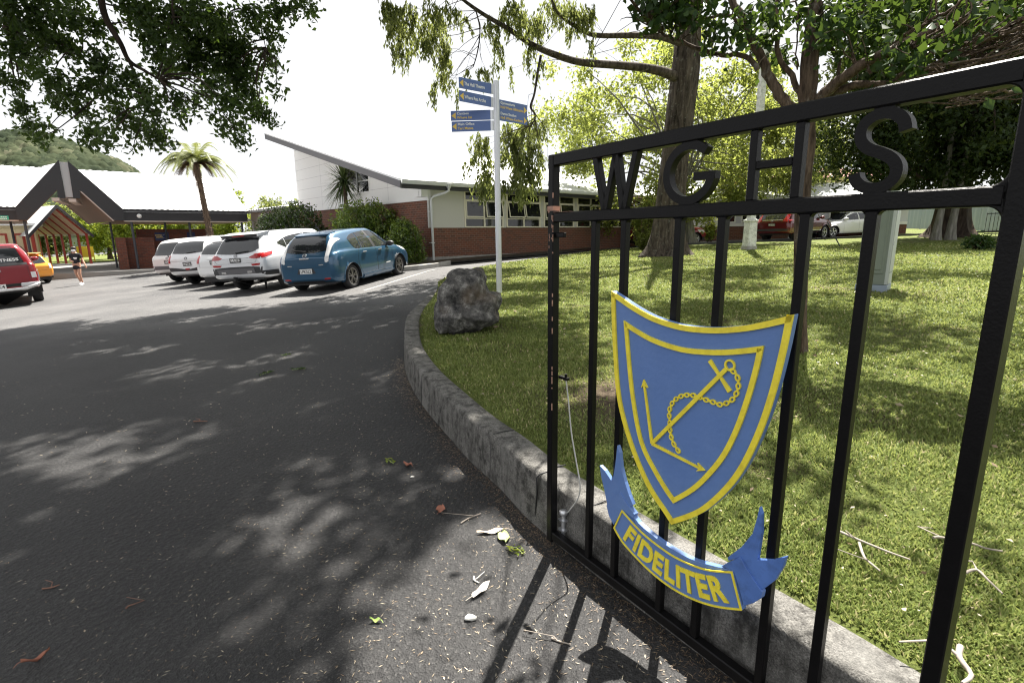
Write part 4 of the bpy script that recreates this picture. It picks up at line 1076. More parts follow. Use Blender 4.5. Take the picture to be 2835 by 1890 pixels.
wds = {'F': 0.9, 'I': 0.5, 'D': 1.05, 'E': 0.92, 'L': 0.85, 'T': 0.95, 'R': 1.05}
tot = sum(wds[c] for c in 'FIDELITER'); run = 0.0
for c in 'FIDELITER':
    f_ = (run + wds[c] / 2) / tot; run += wds[c]
    s_ = bd[-1] * (0.075 + 0.86 * f_)
    x = np.interp(s_, bd, [p[0] for p in bl]); z = np.interp(s_, bd, [p[1] for p in bl])
    x2 = np.interp(s_ + 0.03, bd, [p[0] for p in bl]); z2 = np.interp(s_ + 0.03, bd, [p[1] for p in bl])
    x1 = np.interp(s_ - 0.03, bd, [p[0] for p in bl]); z1 = np.interp(s_ - 0.03, bd, [p[1] for p in bl])
    th = math.atan2(z2 - z1, x2 - x1)
    ux, uz = -math.sin(th), math.cos(th)
    Mx = Matrix(((math.cos(th), -math.sin(th), 0, x + ux * 0.0235), (0, 0, -1, -0.0355), (math.sin(th), math.cos(th), 0, z + uz * 0.0235), (0, 0, 0, 1)))
    text_mesh('letter', c, 0.112, M_['crest_yellow'], ribbon, Mx, 0.003, 'CENTER', 0.86, 0.0036)
# cord hanging from the rod bracket down to the drop bolt
m = MB()
cw = [(p[0], 0.062, p[1]) for p in smooth_poly(D['cord'], 5)]
gm = Matrix.Translation((0.19, 2.30, 0)) @ Matrix.Rotation(R(-56.5356), 4, 'Z')
m.tube([gm @ Vector(p) for p in cw], 0.0032, 6)
tag(m.build('cord', M_['rope']), 'thin grey cord hanging between bracket and drop bolt of the black gate', 'cord')
# crack in the kerb
m = MB()
for p in (CRK,):
    m.tube(p, 0.004, 5)
cko = m.build('kerb_crack', M_['black']); cko['kind'] = 'structure'
# casting joints across the kerb
for ji in (44, 62, 78, 92, 104):
    p = kp[ji]; d = kp[ji + 1] - kp[ji - 1]; d /= np.hypot(*d); n = np.array([d[1], -d[0]]); h = kerb_h(p[1]); g_ = gz(*p)
    m = MB(); m.tube([(p[0] + n[0] * o_, p[1] + n[1] * o_, g_ + z_) for o_, z_ in ((-.011, 0), (-.004, h * .5), (.004, h - .03), (.022, h), (.1, h + .004), (KW - .02, h - .001))], .0032, 5); jo = m.build('kerb_joint', M_['black']); jo['kind'] = 'structure'

# ================================================================== signpost
SPX, SPY = -0.235, 10.035
post = empty('signpost', (SPX, SPY, 0.44), 0, 'tall ribbed aluminium post carrying five blue direction signs, standing behind the rock', 'signpost')
m = MB()
prof = []
for k in range(32):
    a = 2 * math.pi * k / 32; r_ = 0.056 if k % 4 else 0.049
    prof.append((r_ * math.cos(a), r_ * math.sin(a)))
m.add([(x, y, z) for z in (-0.05, 3.815) for (x, y) in prof], [(k, (k + 1) % 32, 32 + (k + 1) % 32, 32 + k) for k in range(32)] + [tuple(range(32, 64))])
m.build('pole', M_['galv'], post)
SG = [(('left', 'The Hall Theatre', None),), (('left', 'Whare Rau Aroha', None),), (('left', 'Canteen', 'Whare kai'),), (('left', 'Main Office', 'Tari Matua'),), (('right', 'Gymnasiums', 'Ngā Whare Hākinakina'), ('right', 'Dance Studios', 'Ngā Whare Kanikani'))]
for (Rp, Lp, zb), rows in zip(D['signs'], SG):
    Rv, Lv = Vector((*Rp[:2], 0)), Vector((*Lp[:2], 0))
    left = rows[0][0] == 'left'
    x_ax = (Rv - Lv).normalized() if left else (Lv - Rv).normalized()
    org = Lv if left else Rv
    w = (Rv - Lv).length; zt = Rp[2]; h = zt - zb
    nrm = x_ax.cross(Vector((0, 0, 1)))
    base = Vector((org.x - SPX, org.y - SPY, zb - 0.44))
    def SM(x, z, off): 
        p = base + x_ax * x + Vector((0, 0, z)) + nrm * off
        return Matrix(((x_ax.x, 0, nrm.x, p.x), (x_ax.y, 0, nrm.y, p.y), (0, 1, 0, p.z), (0, 0, 0, 1)))
    m = MB(); m.box(0, w, 0, h - 0.004, -0.012, 0.0, SM(0, 0.002, 0)); pn = m.build('sign_panel', M_['sign_blue'], post, bevel=0.002)
    e0, e1 = ((w, w + 0.04) if left else (-0.04, 0))
    m = MB(); m.box(e0, e1, 0.005, h - 0.009, -0.016, 0.003, SM(0, 0.002, 0))
    for zz in ((0.15, 0.85) if len(rows) == 1 else (0.07, 0.42, 0.58, 0.93)):
        m.box((e0 + e1) / 2 - 0.006, (e0 + e1) / 2 + 0.006, h * zz - 0.006, h * zz + 0.006, 0.003, 0.006, SM(0, 0.002, 0))
    a_far = w * 0.9
    e_in = e1 - 0.002 if left else e0
    m.bar(SM(min(e0, e1) if not left else e1, h * 0.5, -0.006) @ Vector((0, 0, 0)), Vector((0, 0, base.z + h * 0.5)), 0.02, h * 0.9)
    m.build('bracket', M_['galv'], pn)
    nr = len(rows)
    for i, (side, t1, t2) in enumerate(rows):
        rh = h / nr; z0 = h - (i + 1) * rh
        m = MB()
        if left: tri = [(w * 0.015, z0 + rh * 0.5), (w * 0.125, z0 + rh * 0.82), (w * 0.125, z0 + rh * 0.18)]
        else: tri = [(w * 0.985, z0 + rh * 0.42), (w * 0.875, z0 + rh * 0.74), (w * 0.875, z0 + rh * 0.10)]
        Mt = SM(0, 0, 0.0005)
        m.add([Mt @ Vector((x, z, 0.0015)) for x, z in tri] + [Mt @ Vector((x, z, 0)) for x, z in tri], [(0, 1, 2), (5, 4, 3), (0, 3, 4, 1), (1, 4, 5, 2), (2, 5, 3, 0)])
        m.build('arrow', M_['sign_gold'], pn)
        x0 = 0.155 if left else 0.045
        lines = [(t1, 0.34 if t2 is None else 0.60, M_['white_paint'], rh * (0.44 if t2 is None else 0.34))]
        if t2: lines.append((t2, 0.20, M_['sign_gold'], rh * 0.34))
        for (tx, bz, mt, sz) in lines:
            tgt = {'The Hall Theatre': 0.63, 'Whare Rau Aroha': 0.67, 'Canteen': 0.30, 'Whare kai': 0.38, 'Main Office': 0.43, 'Tari Matua': 0.40, 'Gymnasiums': 0.51, 'Ngā Whare Hākinakina': 0.81, 'Dance Studios': 0.55, 'Ngā Whare Kanikani': 0.78}[tx] * w
            to = text_mesh('lettering', tx, sz, mt, pn, Matrix.Identity(4), 0.0006, 'LEFT', 1.0, 0.0012)
            wd = max(v.co.x for v in to.data.vertices)
            to.data.transform(SM(w * x0, z0 + rh * bz, 0.001) @ Matrix.Diagonal((tgt / wd, 1, 1, 1)))

# ================================================================== rock
RK = [(-0.961, 0.417), (-0.946, 0.621), (-0.915, 0.794), (-0.91, 0.911), (-0.828, 1.006), (-0.792, 1.047), (-0.763, 1.101), (-0.693, 1.161), (-0.542, 1.2), (-0.399, 1.192), (-0.366, 1.158), (-0.347, 1.097), (-0.328, 1.015), (-0.323, 0.946), (-0.283, 0.884), (-0.167, 0.862), (-0.14, 0.8), (-0.169, 0.71), (-0.205, 0.641), (-0.171, 0.57), (-0.186, 0.521), (-0.291, 0.452), (-0.592, 0.406), (-0.802, 0.379), (-0.929, 0.36)]
rc = np.array((-0.60, 0.76))
pa = [(math.atan2(z - rc[1], x - rc[0]), math.hypot(x - rc[0], z - rc[1])) for x, z in RK]
pa.sort()
aa = np.array([p[0] for p in pa]); ar_ = np.array([p[1] for p in pa])
aa = np.concatenate([aa - 2 * math.pi, aa, aa + 2 * math.pi]); ar_ = np.tile(ar_, 3)
vs, fs = [], []
NT, NPH = 120, 72
for j in range(NPH + 1):
    ph = math.pi * j / NPH
    sr = abs(math.sin(ph)) ** 0.62; dy = math.copysign(abs(math.cos(ph)) ** 0.75, math.cos(ph))
    for i in range(NT):
        th = 2 * math.pi * i / NT - math.pi
        r_ = float(np.interp(th, aa, ar_)) * sr
        p = Vector((r_ * math.cos(th), -dy * 0.34 * (1 - 0.25 * math.sin(th)), r_ * math.sin(th)))
        q = p * 3.1 + Vector((4.2, 1.1, 7.7))
        rid = 1 - abs(noise.noise(q * 1.1)) * 2
        k_ = 0.5 + 0.5 * abs(dy)
        disp = (noise.noise(q) * 0.08 * k_ + (rid - 0.5) * 0.045 * k_ + noise.fractal(q * 3.2, 1.0, 2.0, 4) * 0.022 + noise.fractal(q * 9, 1.0, 2.0, 3) * 0.007)
        nn = p.normalized()
        p = p + nn * disp
        vs.append((p.x, p.y, p.z))
for j in range(NPH):
    for i in range(NT):
        a, b = j * NT + i, j * NT + (i + 1) % NT
        fs.append((a, b, b + NT, a + NT))
m = MB(); m.add(vs, fs, True)
rk = m.build('rock', M_['rock'])
rk.location = (-0.60, 6.5, 0.76)
tag(rk, 'large rough grey boulder standing on the lawn beside the kerb', 'rock')
# ================================================================== classroom block
cls = empty('classroom_block', (-3.11, 20.4, 0), R(42), 'brick classroom block with white gable, grey sloping barge board and a row of awning windows', 'building')
XE = 15.2
SL = 0.251
def rz_(y): return 3.46 + SL * (y + 0.7)
m = MB(); m.box(0, XE, 0, 0.11, 0.72, 1.828); m.box(-0.002, 0.108, 0.112, 13.1, 0.72, 2.85)
m.build('brick_wall', M_['brick'], cls)
m = MB(); m.box(-0.012, XE, -0.012, 0.2, 0.1, 0.72); m.box(-0.012, 0.2, 0.2, 13.1, 0.1, 0.72); m.build('footing', M_['pale_conc'], cls)
WIN = [(1.67, 3.75), (3.93, 6.0), (6.22, 8.32), (8.52, 10.6), (10.8, 12.88), (13.06, 15.1)]
m = MB()
xs = [0.0] + [v for w in WIN for v in w] + [XE]
for i in range(0, len(xs), 2): m.box(xs[i], xs[i + 1], 0.004, 0.10, 1.828, 3.42)
m.box(0.004, XE, 0.006, 0.098, 3.28, 3.42)
m.build('panel_wall', M_['wall_grey'], cls)
m = MB()
def yprism(m, poly, x0, x1):
    n = len(poly)
    return m.add([(x0, p[0], p[1]) for p in poly] + [(x1, p[0], p[1]) for p in poly], [tuple(range(n)), tuple(range(2 * n - 1, n - 1, -1))] + [(i, (i + 1) % n, (i + 1) % n + n, i + n) for i in range(n)])
yprism(m, [(0.0, 2.97), (4.6, 2.97), (4.6, rz_(4.6) - 0.26), (0, rz_(0) - 0.26)], -0.01, 0.1)
yprism(m, [(4.6, 2.97), (7.0, 2.97), (7.0, 3.42), (4.6, 3.42)], -0.01, 0.1)
yprism(m, [(7.0, 2.97), (13.1, 2.97), (13.1, rz_(13.1) - 0.30), (7.0, rz_(7.0) - 0.26)], -0.01, 0.1)
m.build('gable_cladding', M_['clad_white'], cls)
m = MB()
for z in np.arange(3.5, 6.6, 0.52):
    y0 = max(0.05, (z - 3.2) / SL - 0.7)
    if z < 4.2:
        m.box(-0.0125, -0.009, y0, 4.55, z, z + 0.012); m.box(-0.0125, -0.009, 7.05, 13.08, z, z + 0.012)
    else: m.box(-0.0125, -0.009, max(y0, 7.05), 13.08, z, z + 0.012)
for y in (3.0, 9.8): m.box(-0.0125, -0.009, y, y + 0.012, 2.98, rz_(y) - 0.28)
m.build('cladding_joint', M_['panel_grey'], cls)
m = MB(); m.box(-0.05, 0.1, -0.02, 13.12, 2.85, 2.965); m.build('trim_band', M_['clad_white'], cls)
m = MB(); m.box(-0.34, -0.012, -0.05, 0.42, 2.967, 3.24); m.tube([(-0.345, 0.2, 3.1), (-0.36, 0.2, 3.1)], 0.10, 16); m.build('vent_box', M_['clad_white'], cls, bevel=0.01)
# gable window
w_ = MB()
yl, yh = 4.6, 7.0
def fr(y0, y1, z0, z1, d=0.0): w_.box(-0.03 + d, 0.06, y0, y1, z0, z1)
fr(yl, yh, 3.42, 3.48)
for y in (yl, 5.75, yh - 0.06): fr(y, y + 0.06, 3.4805, rz_(y) - 0.27, 0.002)
fr(yl + 0.061, yh - 0.061, 3.92, 3.97, 0.004)
yprism(w_, [(yl, rz_(yl) - 0.33), (yh, rz_(yh) - 0.33), (yh, rz_(yh) - 0.265), (yl, rz_(yl) - 0.265)], -0.028, 0.06)
gw = w_.build('window', M_['clad_white'], cls)
m = MB(); yprism(m, [(yl + 0.02, 3.45), (yh - 0.02, 3.45), (yh - 0.02, rz_(yh) - 0.29), (yl + 0.02, rz_(yl) - 0.29)], 0.01, 0.03)
m.build('pane', M_['glass_dark'], gw)
# facade windows: three rows, two columns, awning sashes pushed open
Mgl = M_['glass_dark']
for wi, (x0, x1) in enumerate(WIN):
    m = MB()
    z0, z1 = 1.832, 3.278
    m.box(x0, x1, -0.05, 0.06, z0, z0 + 0.05); m.box(x0, x1, -0.03, 0.06, z1 - 0.06, z1)
    xm = (x0 + x1) / 2
    for xa in (x0, xm - 0.035, x1 - 0.07): m.box(xa, xa + 0.07, -0.028, 0.06, z0 + 0.0505, z1 - 0.0605)
    cols = ((x0 + 0.0705, xm - 0.0355), (xm + 0.0355, x1 - 0.0705))
    for (a, b) in cols:
        for zc in (2.20, 2.925): m.box(a, b, -0.026, 0.058, zc - 0.02, zc + 0.02)
    wd = m.build('window', M_['frame_cream'], cls)
    for ci, (a, b) in enumerate(cols):
        m = MB(); m.box(a - 0.01, b + 0.01, 0.02, 0.035, z0 + 0.04, 2.19); m.box(a - 0.01, b + 0.01, 0.02, 0.035, 2.94, z1 - 0.05)
        m.box(a - 0.01, b + 0.01, 0.045, 0.05, 2.21, 2.91)
        m.build('pane', Mgl, wd)
        ang = [0.02, 0.16, 0.2, 0.17, 0.05, 0.14, 0.0, 0.1, 0.1, 0.15, 0, 0][wi * 2 + ci]
        Mh = Matrix.Translation((0, -0.03, 2.90)) @ Matrix.Rotation(-ang, 4, 'X')
        m = MB(); h = 0.66; t = 0.045
        for (p, q, r_, s_) in ((a + .005, b - .005, -t, 0), (a + .005, b - .005, -h, -h + t), (a + .005, a + t, -h + t + .0005, -t - .0005), (b - t, b - .005, -h + t + .0005, -t - .0005)):
            m.box(p, q, -0.02, 0.012, r_, s_, Mh)
        sa = m.build('sash', M_['frame_cream'], wd)
        m = MB(); m.box(a + t - .01, b - t + .01, -0.008, 0.0, -h + t - .01, -t + .01, Mh); m.build('sash_pane', Mgl, wd)
# things dimly seen inside: dark room behind
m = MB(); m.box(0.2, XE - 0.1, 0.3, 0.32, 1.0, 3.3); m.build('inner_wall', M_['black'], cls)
m = MB(); m.box(0, XE, 12.98, 13.08, 0.1, 6.5); m.box(XE - 0.1, XE, 0.12, 12.97, 0.1, 3.2); m.build('back_wall', M_['wall_grey'], cls)
# roof with ribbed sheet
nr = 176
rx = np.linspace(-1.6, XE + 0.5, nr)
zo = np.where(np.arange(nr) % 4 < 2, 0.0, 0.022)
V = np.array([(x, y, rz_(y) + z_) for (x, z_) in zip(rx, zo) for y in (-0.72, 12.6)])
F = np.array([(2 * i, 2 * i + 2, 2 * i + 3, 2 * i + 1) for i in range(nr - 1)])
rf = np_mesh('roof', V, F, M_['roof_white'], cls)
m = MB(); yprism(m, [(-0.66, rz_(-0.66) - 0.24), (12.55, rz_(12.55) - 0.24), (12.55, rz_(12.55) - 0.03), (-0.66, rz_(-0.66) - 0.03)], -1.56, XE + 0.45)
m.build('eave_lining', M_['clad_white'], cls)
m = MB(); yprism(m, [(-0.74, rz_(-0.74) - 0.28), (12.6, rz_(12.6) - 0.28), (12.6, rz_(12.6) - 0.03), (-0.74, rz_(-0.74) - 0.03)], -1.62, -1.561)
m.build('barge_board', M_['barge_grey'], cls)
m = MB(); yprism(m, [(-0.74, rz_(-0.74) - 0.028), (12.62, rz_(12.62) - 0.028), (12.62, rz_(12.62) + 0.045), (-0.74, rz_(-0.74) + 0.045)], -1.64, -1.56)
m.build('barge_flashing', M_['roof_white'], cls)
m = MB(); m.box(-1.56, XE + 0.45, -0.70, -0.665, 3.17, 3.40); m.build('fascia_board', M_['fascia'], cls)
m = MB()
gp = [(-0.702, 3.46)] + [(-0.765 + 0.063 * math.cos(a), 3.39 - 0.075 * math.sin(a)) for a in np.linspace(0, math.pi, 9)] + [(-0.828, 3.46), (-0.815, 3.46), (-0.765, 3.36), (-0.715, 3.45)]
yprism(m, gp, -1.58, XE + 0.48)
for x in np.arange(-1.0, XE, 0.75): m.box(x, x + 0.02, -0.84, -0.70, 3.335, 3.35)
gt = m.build('gutter', M_['gutter'], cls)
m = MB()
m.tube([(0.42, -0.76, 3.40), (0.42, -0.76, 3.33), (0.42, -0.76, 3.24)], [0.16, 0.11, 0.055], 12)
m.tube([(0.42, -0.76, 3.28), (0.42, -0.75, 3.17), (0.36, -0.6, 3.10), (0.12, -0.17, 2.98), (0.07, -0.085, 2.88), (0.07, -0.085, 0.45)], 0.047, 12)
for z in (2.42, 1.25): m.box(-0.06, 0.13, -0.14, -0.012, z, z + 0.025)
m.build('downpipe', M_['gutter'], cls)
# lower wing continuing behind the gable end
wing = empty('side_wing', (-3.11, 20.4, 0), R(42), 'low pale wing with a small window behind the dark shrub and gable', 'building')
m = MB(); m.box(-0.2, 0.0, 13.2, 21.2, 1.55, 3.1); m.box(-0.2, 6, 21.2, 21.35, 1.55, 3.1); m.build('wall', plain('wing_wall', (0.50, 0.45, 0.42), 0.8, var=0.03), wing)
m = MB(); m.box(-0.21, 0.05, 13.2, 21.2, 0.0, 1.55); m.build('brick_base', M_['brick'], wing)
m = MB(); V = []
ry = np.linspace(13.12, 22.6, 80)
for i, y in enumerate(ry):
    z = 0.0 if i % 4 < 2 else 0.05
    V += [(-0.75, y, 3.18 + z), (6.0, y, 4.1 + z)]
np_mesh('roof', np.array(V), np.array([(2 * i, 2 * i + 1, 2 * i + 3, 2 * i + 2) for i in range(79)]), M_['roof_white'], wing)
m = MB(); m.box(-0.72, 0.0, 13.2, 22.4, 3.08, 3.12); m.box(-0.78, -0.72, 13.2, 22.6, 3.04, 3.17); m.build('eave', M_['barge_grey'], wing)
m = MB()
for (a, b, c, d) in ((18.1, 19.6, 2.84, 2.92), (18.1, 19.6, 2.1, 2.18), (18.1, 18.19, 2.181, 2.839), (19.51, 19.6, 2.181, 2.839)): m.box(-0.25, -0.18, a, b, c, d)
wd = m.build('window', M_['clad_white'], wing)
m = MB(); m.box(-0.215, -0.21, 18.15, 19.55, 2.15, 2.88); m.build('pane', plain('pane_grey', (0.22, 0.25, 0.26), 0.1), wd)
m = MB(); m.tube([(-0.85, 22.6, 3.1), (-0.85, 22.6, 2.82), (-0.7, 22.4, 2.68), (-0.45, 20.9, 2.62), (-0.32, 20.6, 2.5), (-0.30, 20.6, 0.0)], 0.06, 10); m.build('downpipe', M_['gutter'], wing)

# ================================================================== covered walkway with the split gable
wk = empty('covered_walkway', (-17.0, 34.0, 0), R(222), 'long covered walkway with white roof, dark fascia and a split A-shaped entrance gable', 'building')
TE, T0 = 15.5, -0.25
for (a, b) in ((T0, 6.2), (10.5, TE)):
    m = MB(); m.box(a, b, -0.06, 0.0, 2.5, 3.10); m.box(a, b + (.1 if a < 1 else 0), -0.02, 0.05, 2.98, 3.14); m.build('fascia', M_['fascia'], wk)
RZ, RY = 5.5, -4.2
def roofslab(tA0, tA1, tB0, tB1, name):
    # eave edge tA0..tA1 at y=0.06, ridge tB0..tB1
    n = 90
    V = []
    for i in range(n):
        f = i / (n - 1); zz = 0 if i % 4 < 2 else 0.025
        V += [(tA0 + (tA1 - tA0) * f, 0.06, 3.13 + zz), (tB0 + (tB1 - tB0) * f, RY, RZ + zz)]
    V += [(p[0], p[1], p[2] - 0.16) for p in (V[0], V[1], V[-2], V[-1])]
    o_ = np_mesh(name, np.array(V), np.array([(2 * i, 2 * i + 2, 2 * i + 3, 2 * i + 1) for i in range(n - 1)] + [(2 * n, 2 * n + 1, 2 * n + 3, 2 * n + 2)]), M_['roof_white'], wk)
    return o_
roofslab(T0, 6.25, T0, 7.95, 'roof'); roofslab(10.45, TE, 8.75, TE, 'roof')
# back slope of the roof
m = MB()
m.add([(T0, RY, RZ - 0.02), (7.95, RY, RZ - 0.02), (6.3, -8.4, 3.1), (T0, -8.4, 3.1)], [(0, 1, 2, 3)]); m.add([(8.75, RY, RZ - 0.02), (TE, RY, RZ - 0.02), (TE, -8.4, 3.1), (10.4, -8.4, 3.1)], [(0, 1, 2, 3)])
m.build('back_roof', M_['roof_white'], wk)
# split gable: two deep dark barge boards with a pale panel between
bR = [(8.18, 5.51), (6.16, 3.12), (6.16, 2.50), (6.64, 2.49), (7.90, 4.05), (7.93, 3.63), (8.215, 3.63)]
bL = [(8.53, 5.54), (8.53, 3.62), (8.84, 3.61), (8.81, 4.04), (10.2, 2.50), (10.55, 2.50), (10.55, 3.11)]
for pl in (bR, bL):
    m = MB(); m.prism(pl, 0.0, 0.14); m.build('barge_board', M_['fascia'], wk)
m = MB(); m.box(8.19, 8.52, -0.02, 0.09, 3.68, 5.44); m.build('apex_panel', M_['panel_grey'], wk)
m = MB()
m.bar((8.45, -1.2, 3.42), (8.95, 0.16, 3.55), 0.32, 0.16); m.bar((7.95, -1.2, 3.40), (8.28, 0.16, 3.52), 0.30, 0.16)
m.build('beam_end', M_['soffit_pale'], wk)
# tunnel roof under the gable
def slab(poly_t, y0, y1, th, name, mat, dt=0.65):
    m_ = MB(); (t0, z0), (t1, z1) = poly_t
    m_.add([(t0 + dt, y0, z0), (t1 + dt, y0, z1), (t1, y1, z1), (t0, y1, z0), (t0 + dt, y0, z0 + th), (t1 + dt, y0, z1 + th), (t1, y1, z1 + th), (t0, y1, z0 + th)], [(0, 3, 2, 1), (4, 5, 6, 7), (0, 1, 5, 4), (1, 2, 6, 5), (2, 3, 7, 6), (3, 0, 4, 7)])
    return m_.build(name, mat, wk)
slab([(7.95, 4.02), (6.66, 2.46)], -6.2, -0.003, 0.05, 'soffit', M_['soffit'])
slab([(8.8, 4.02), (10.18, 2.46)], -6.2, -0.003, 0.05, 'soffit', M_['soffit'])
slab([(8.22, 5.38), (6.2, 3.0)], -2.6, -0.003, 0.05, 'gable_roof', M_['roof_white'])
slab([(8.5, 5.38), (10.5, 3.0)], -2.6, -0.003, 0.05, 'gable_roof', M_['roof_white'])
for (a, b, w_, h_) in (((8.6, -6.26, 4.04), (7.27, -6.26, 2.44), .08, .2), ((9.45, -6.26, 4.04), (10.85, -6.26, 2.44), .08, .2), ((7.86, 0.07, 3.98), (6.66, 0.07, 2.48), .16, .05)):
    m = MB(); m.bar(a, b, w_, h_); m.build('soffit_trim', M_['soffit_pale'], wk)
m = MB(); m.box(T0, 6.6, -8.3, -0.062, 2.46, 2.50); m.box(10.2, TE, -8.3, -0.062, 2.46, 2.50); m.build('ceiling', M_['soffit'], wk)
for (a, b) in ((T0, 6.2), (10.5, TE)):
    m = MB(); m.box(a, b, -0.03, 0.012, 2.44, 2.498); m.build('fascia_trim', M_['soffit_pale'], wk)
for (t, y) in ((5.85, -0.1), (0.1, -0.1), (1.55, -1.4), (2.95, -0.4), (4.05, -1.4), (6.6, -2.5), (10.3, -0.1), (10.85, -1.6), (12.6, -0.1)):
    m = MB(); m.tube([(t, y, -0.2), (t, y, 2.46)], 0.065 if y > -1 else 0.055, 12); m.build('post', M_['post_dark'], wk)
m = MB(); m.box(4.85, 6.65, -0.9, -0.55, -0.25, 1.57); m.box(6.25, 6.66, -0.56, -0.1, -0.25, 1.575)
m.box(1.8, 5.5, -1.9, -1.65, -0.25, 2.05); m.box(-0.3, 1.78, -1.9, -1.65, -0.25, 1.45)
m.build('brick_wall', M_['brick_dark'], wk)
for t in (4.25, 2.7):
    m = MB(); m.box(t - 0.36 if t > 4 else t - 0.22, t + 0.36 if t > 4 else t + 0.22, -1.648, -1.63, 1.36, 1.86); po = m.build('poster', M_['poster_blue'], wk)
    if t > 4:
        m = MB()
        m.bar((t - 0.28, -1.628, 1.80), (t + 0.1, -1.628, 1.62), 0.03, 0.006); m.bar((t + 0.1, -1.628, 1.62), (t - 0.3, -1.628, 1.42), 0.02, 0.006)
        m.build('poster_stripe', M_['white_paint'], po)
        m = MB()
        for (z, a, b) in ((1.66, 0.02, 0.3), (1.54, -0.02, 0.3)): 
            for x in np.arange(a, b, 0.055): m.box(t + x, t + x + 0.04, -1.629, -1.624, z, z + 0.06)
        m.build('poster_text', M_['sign_gold'], po)
for t in (11.75, 5.45):
    m = MB(); m.lathe([(0.0, 0.10), (0.07, 0.09), (0.11, 0.05), (0.12, 0.0)], 16, 'y', (t, 0.0, 2.76)); m.build('dome_light', M_['dome_white'], wk)
gs = MB(); gs.box(10.85, 11.75, 0.012, 0.035, 2.50, 2.70)
gsn = gs.build('green_sign', M_['sign_green'], wk)
m = MB()
for k, x in enumerate(np.arange(10.92, 11.55, 0.075)): m.box(x, x + 0.05, 0.035, 0.038, 2.62, 2.665); m.box(x, x + 0.055, 0.035, 0.038, 2.535, 2.58)
m.build('lettering', M_['white_paint'], gsn)
# concrete apron under the walkway
M_['apron'] = plain('apron', (0.24, 0.235, 0.225), 0.9, var=0.15, vscale=1.5)
m = MB(); m.box(-0.6, 17, -8.5, 1.1, -0.8, -0.2)
o = m.build('pavement', M_['apron'], None); o.matrix_world = wk.matrix_world; o.location = (-17, 34, 0); o.rotation_euler = (0, 0, R(222)); o['kind'] = 'structure'

# ================================================================== red shelter seen through the entrance
sh = empty('picnic_shelter', (-30.15, 35.6, -0.5), R(62), 'red framed open shelter with pale lining under a steep gable roof', 'shelter')
HW, EZ, AZ, DL = 1.5, 2.38, 4.1, 8.5
m = MB()
m.add([(-HW - .2, -.2, EZ - .15), (0, -.2, AZ + .1), (0, DL, AZ + .1), (-HW - .25, DL, EZ - .15)], [(0, 1, 2, 3)]); m.add([(HW + .25, -.2, EZ - .15), (0, -.2, AZ + .1), (0, DL, AZ + .1), (HW + .25, DL, EZ - .15)], [(0, 3, 2, 1)])
m.build('roof', M_['gutter'], sh, fixn=False)
m = MB(); m.add([(-HW, .05, EZ - .02), (0, .05, AZ - .05), (0, DL, AZ - .05), (-HW, DL, EZ - .02)], [(0, 1, 2, 3)]); m.add([(HW, .05, EZ - .02), (0, .05, AZ - .05), (0, DL, AZ - .05), (HW, DL, EZ - .02)], [(0, 3, 2, 1)])
m.build('lining', M_['shelter_ply'], sh, fixn=False)
m = MB(); m.bar((-HW - .3, -.22, EZ - .22), (0, -.22, AZ + .06), 0.05, 0.16); m.bar((HW + .3, -.22, EZ - .22), (0, -.22, AZ + .06), 0.05, 0.16); m.build('barge_board', M_['trim_dark'], sh)
fl = MB(); fl.box(-HW - .4, HW + .4, -.6, DL + .3, -.25, .05); fl.build('floor_slab', M_['pale_conc'], sh)
for i, y in enumerate(np.linspace(0, DL - .1, 8)):
    for s_ in (-1, 1):
        m = MB(); m.box(s_ * HW - 0.06, s_ * HW + 0.06, y, y + 0.12, -0.2, EZ); m.build('post', M_['shelter_red'], sh)
        m = MB(); m.bar((s_ * HW, y + .06, EZ - .06), (0, y + .06, AZ - .12), 0.05, 0.09); m.build('rafter', M_['shelter_red'], sh)

# pale building beyond the walkway at far left
cb = empty('cream_hall', (-33.5, 33.6, -0.6), R(40), 'cream building with red door frames behind the red utility truck', 'building')
m = MB(); m.box(-4, 2.6, 0, 4, 0, 3.0); m.build('wall', M_['cream_wall'], cb)
m = MB(); m.box(-4.3, 3.0, -0.5, 4.4, 3.0, 3.15); m.build('roof', M_['gutter'], cb)
for x in (0.2, 1.5):
    m = MB(); m.box(x, x + 0.12, -0.05, -0.001, 0.4, 2.4); m.box(x + 0.9, x + 1.02, -0.05, -0.001, 0.4, 2.4); m.box(x, x + 1.02, -0.052, -0.001, 2.4, 2.5); m.build('door_frame', M_['shelter_red'], cb)
# yellow boards, red picnic tables on the grass beyond
for (x, y, w) in ((-31.9, 39.6, 1.0), (-27.0, 38.6, 1.3)):
    m = MB(); m.box(-w / 2, w / 2, 0, 0.06, 0.35, 1.15); m.box(-w / 2, -w / 2 + .06, 0, 0.06, 0, 0.349); m.box(w / 2 - .06, w / 2, 0, 0.06, 0, 0.349)
    o = m.build('yellow_board', M_['yellow']); o.location = (x, y, gz(x, y) + 0.05); o.rotation_euler = (0, 0, R(35))
    tag(o, 'yellow board standing inside the red shelter' if w == 1.0 else 'yellow board standing right of the red shelter posts', 'board')
def picnic_table():
    t = empty('picnic_table')
    m = MB(); m.box(-0.9, 0.9, -0.36, 0.36, 0.70, 0.745); m.build('table_top', M_['shelter_red'], t)
    for s_ in (-1, 1):
        m = MB(); m.box(-0.9, 0.9, s_ * 0.72 - 0.13, s_ * 0.72 + 0.13, 0.42, 0.455); m.build('bench_seat', M_['shelter_red'], t)
    for x in (-0.65, 0.65):
        m = MB(); m.bar((x, -0.66, 0), (x, -0.2, 0.70), 0.05, 0.1); m.bar((x, 0.66, 0), (x, 0.2, 0.70), 0.05, 0.1); m.bar((x + .06, -0.84, 0.40), (x + .06, 0.84, 0.40), 0.05, 0.09); m.build('leg_frame', M_['shelter_red'], t)
    return t
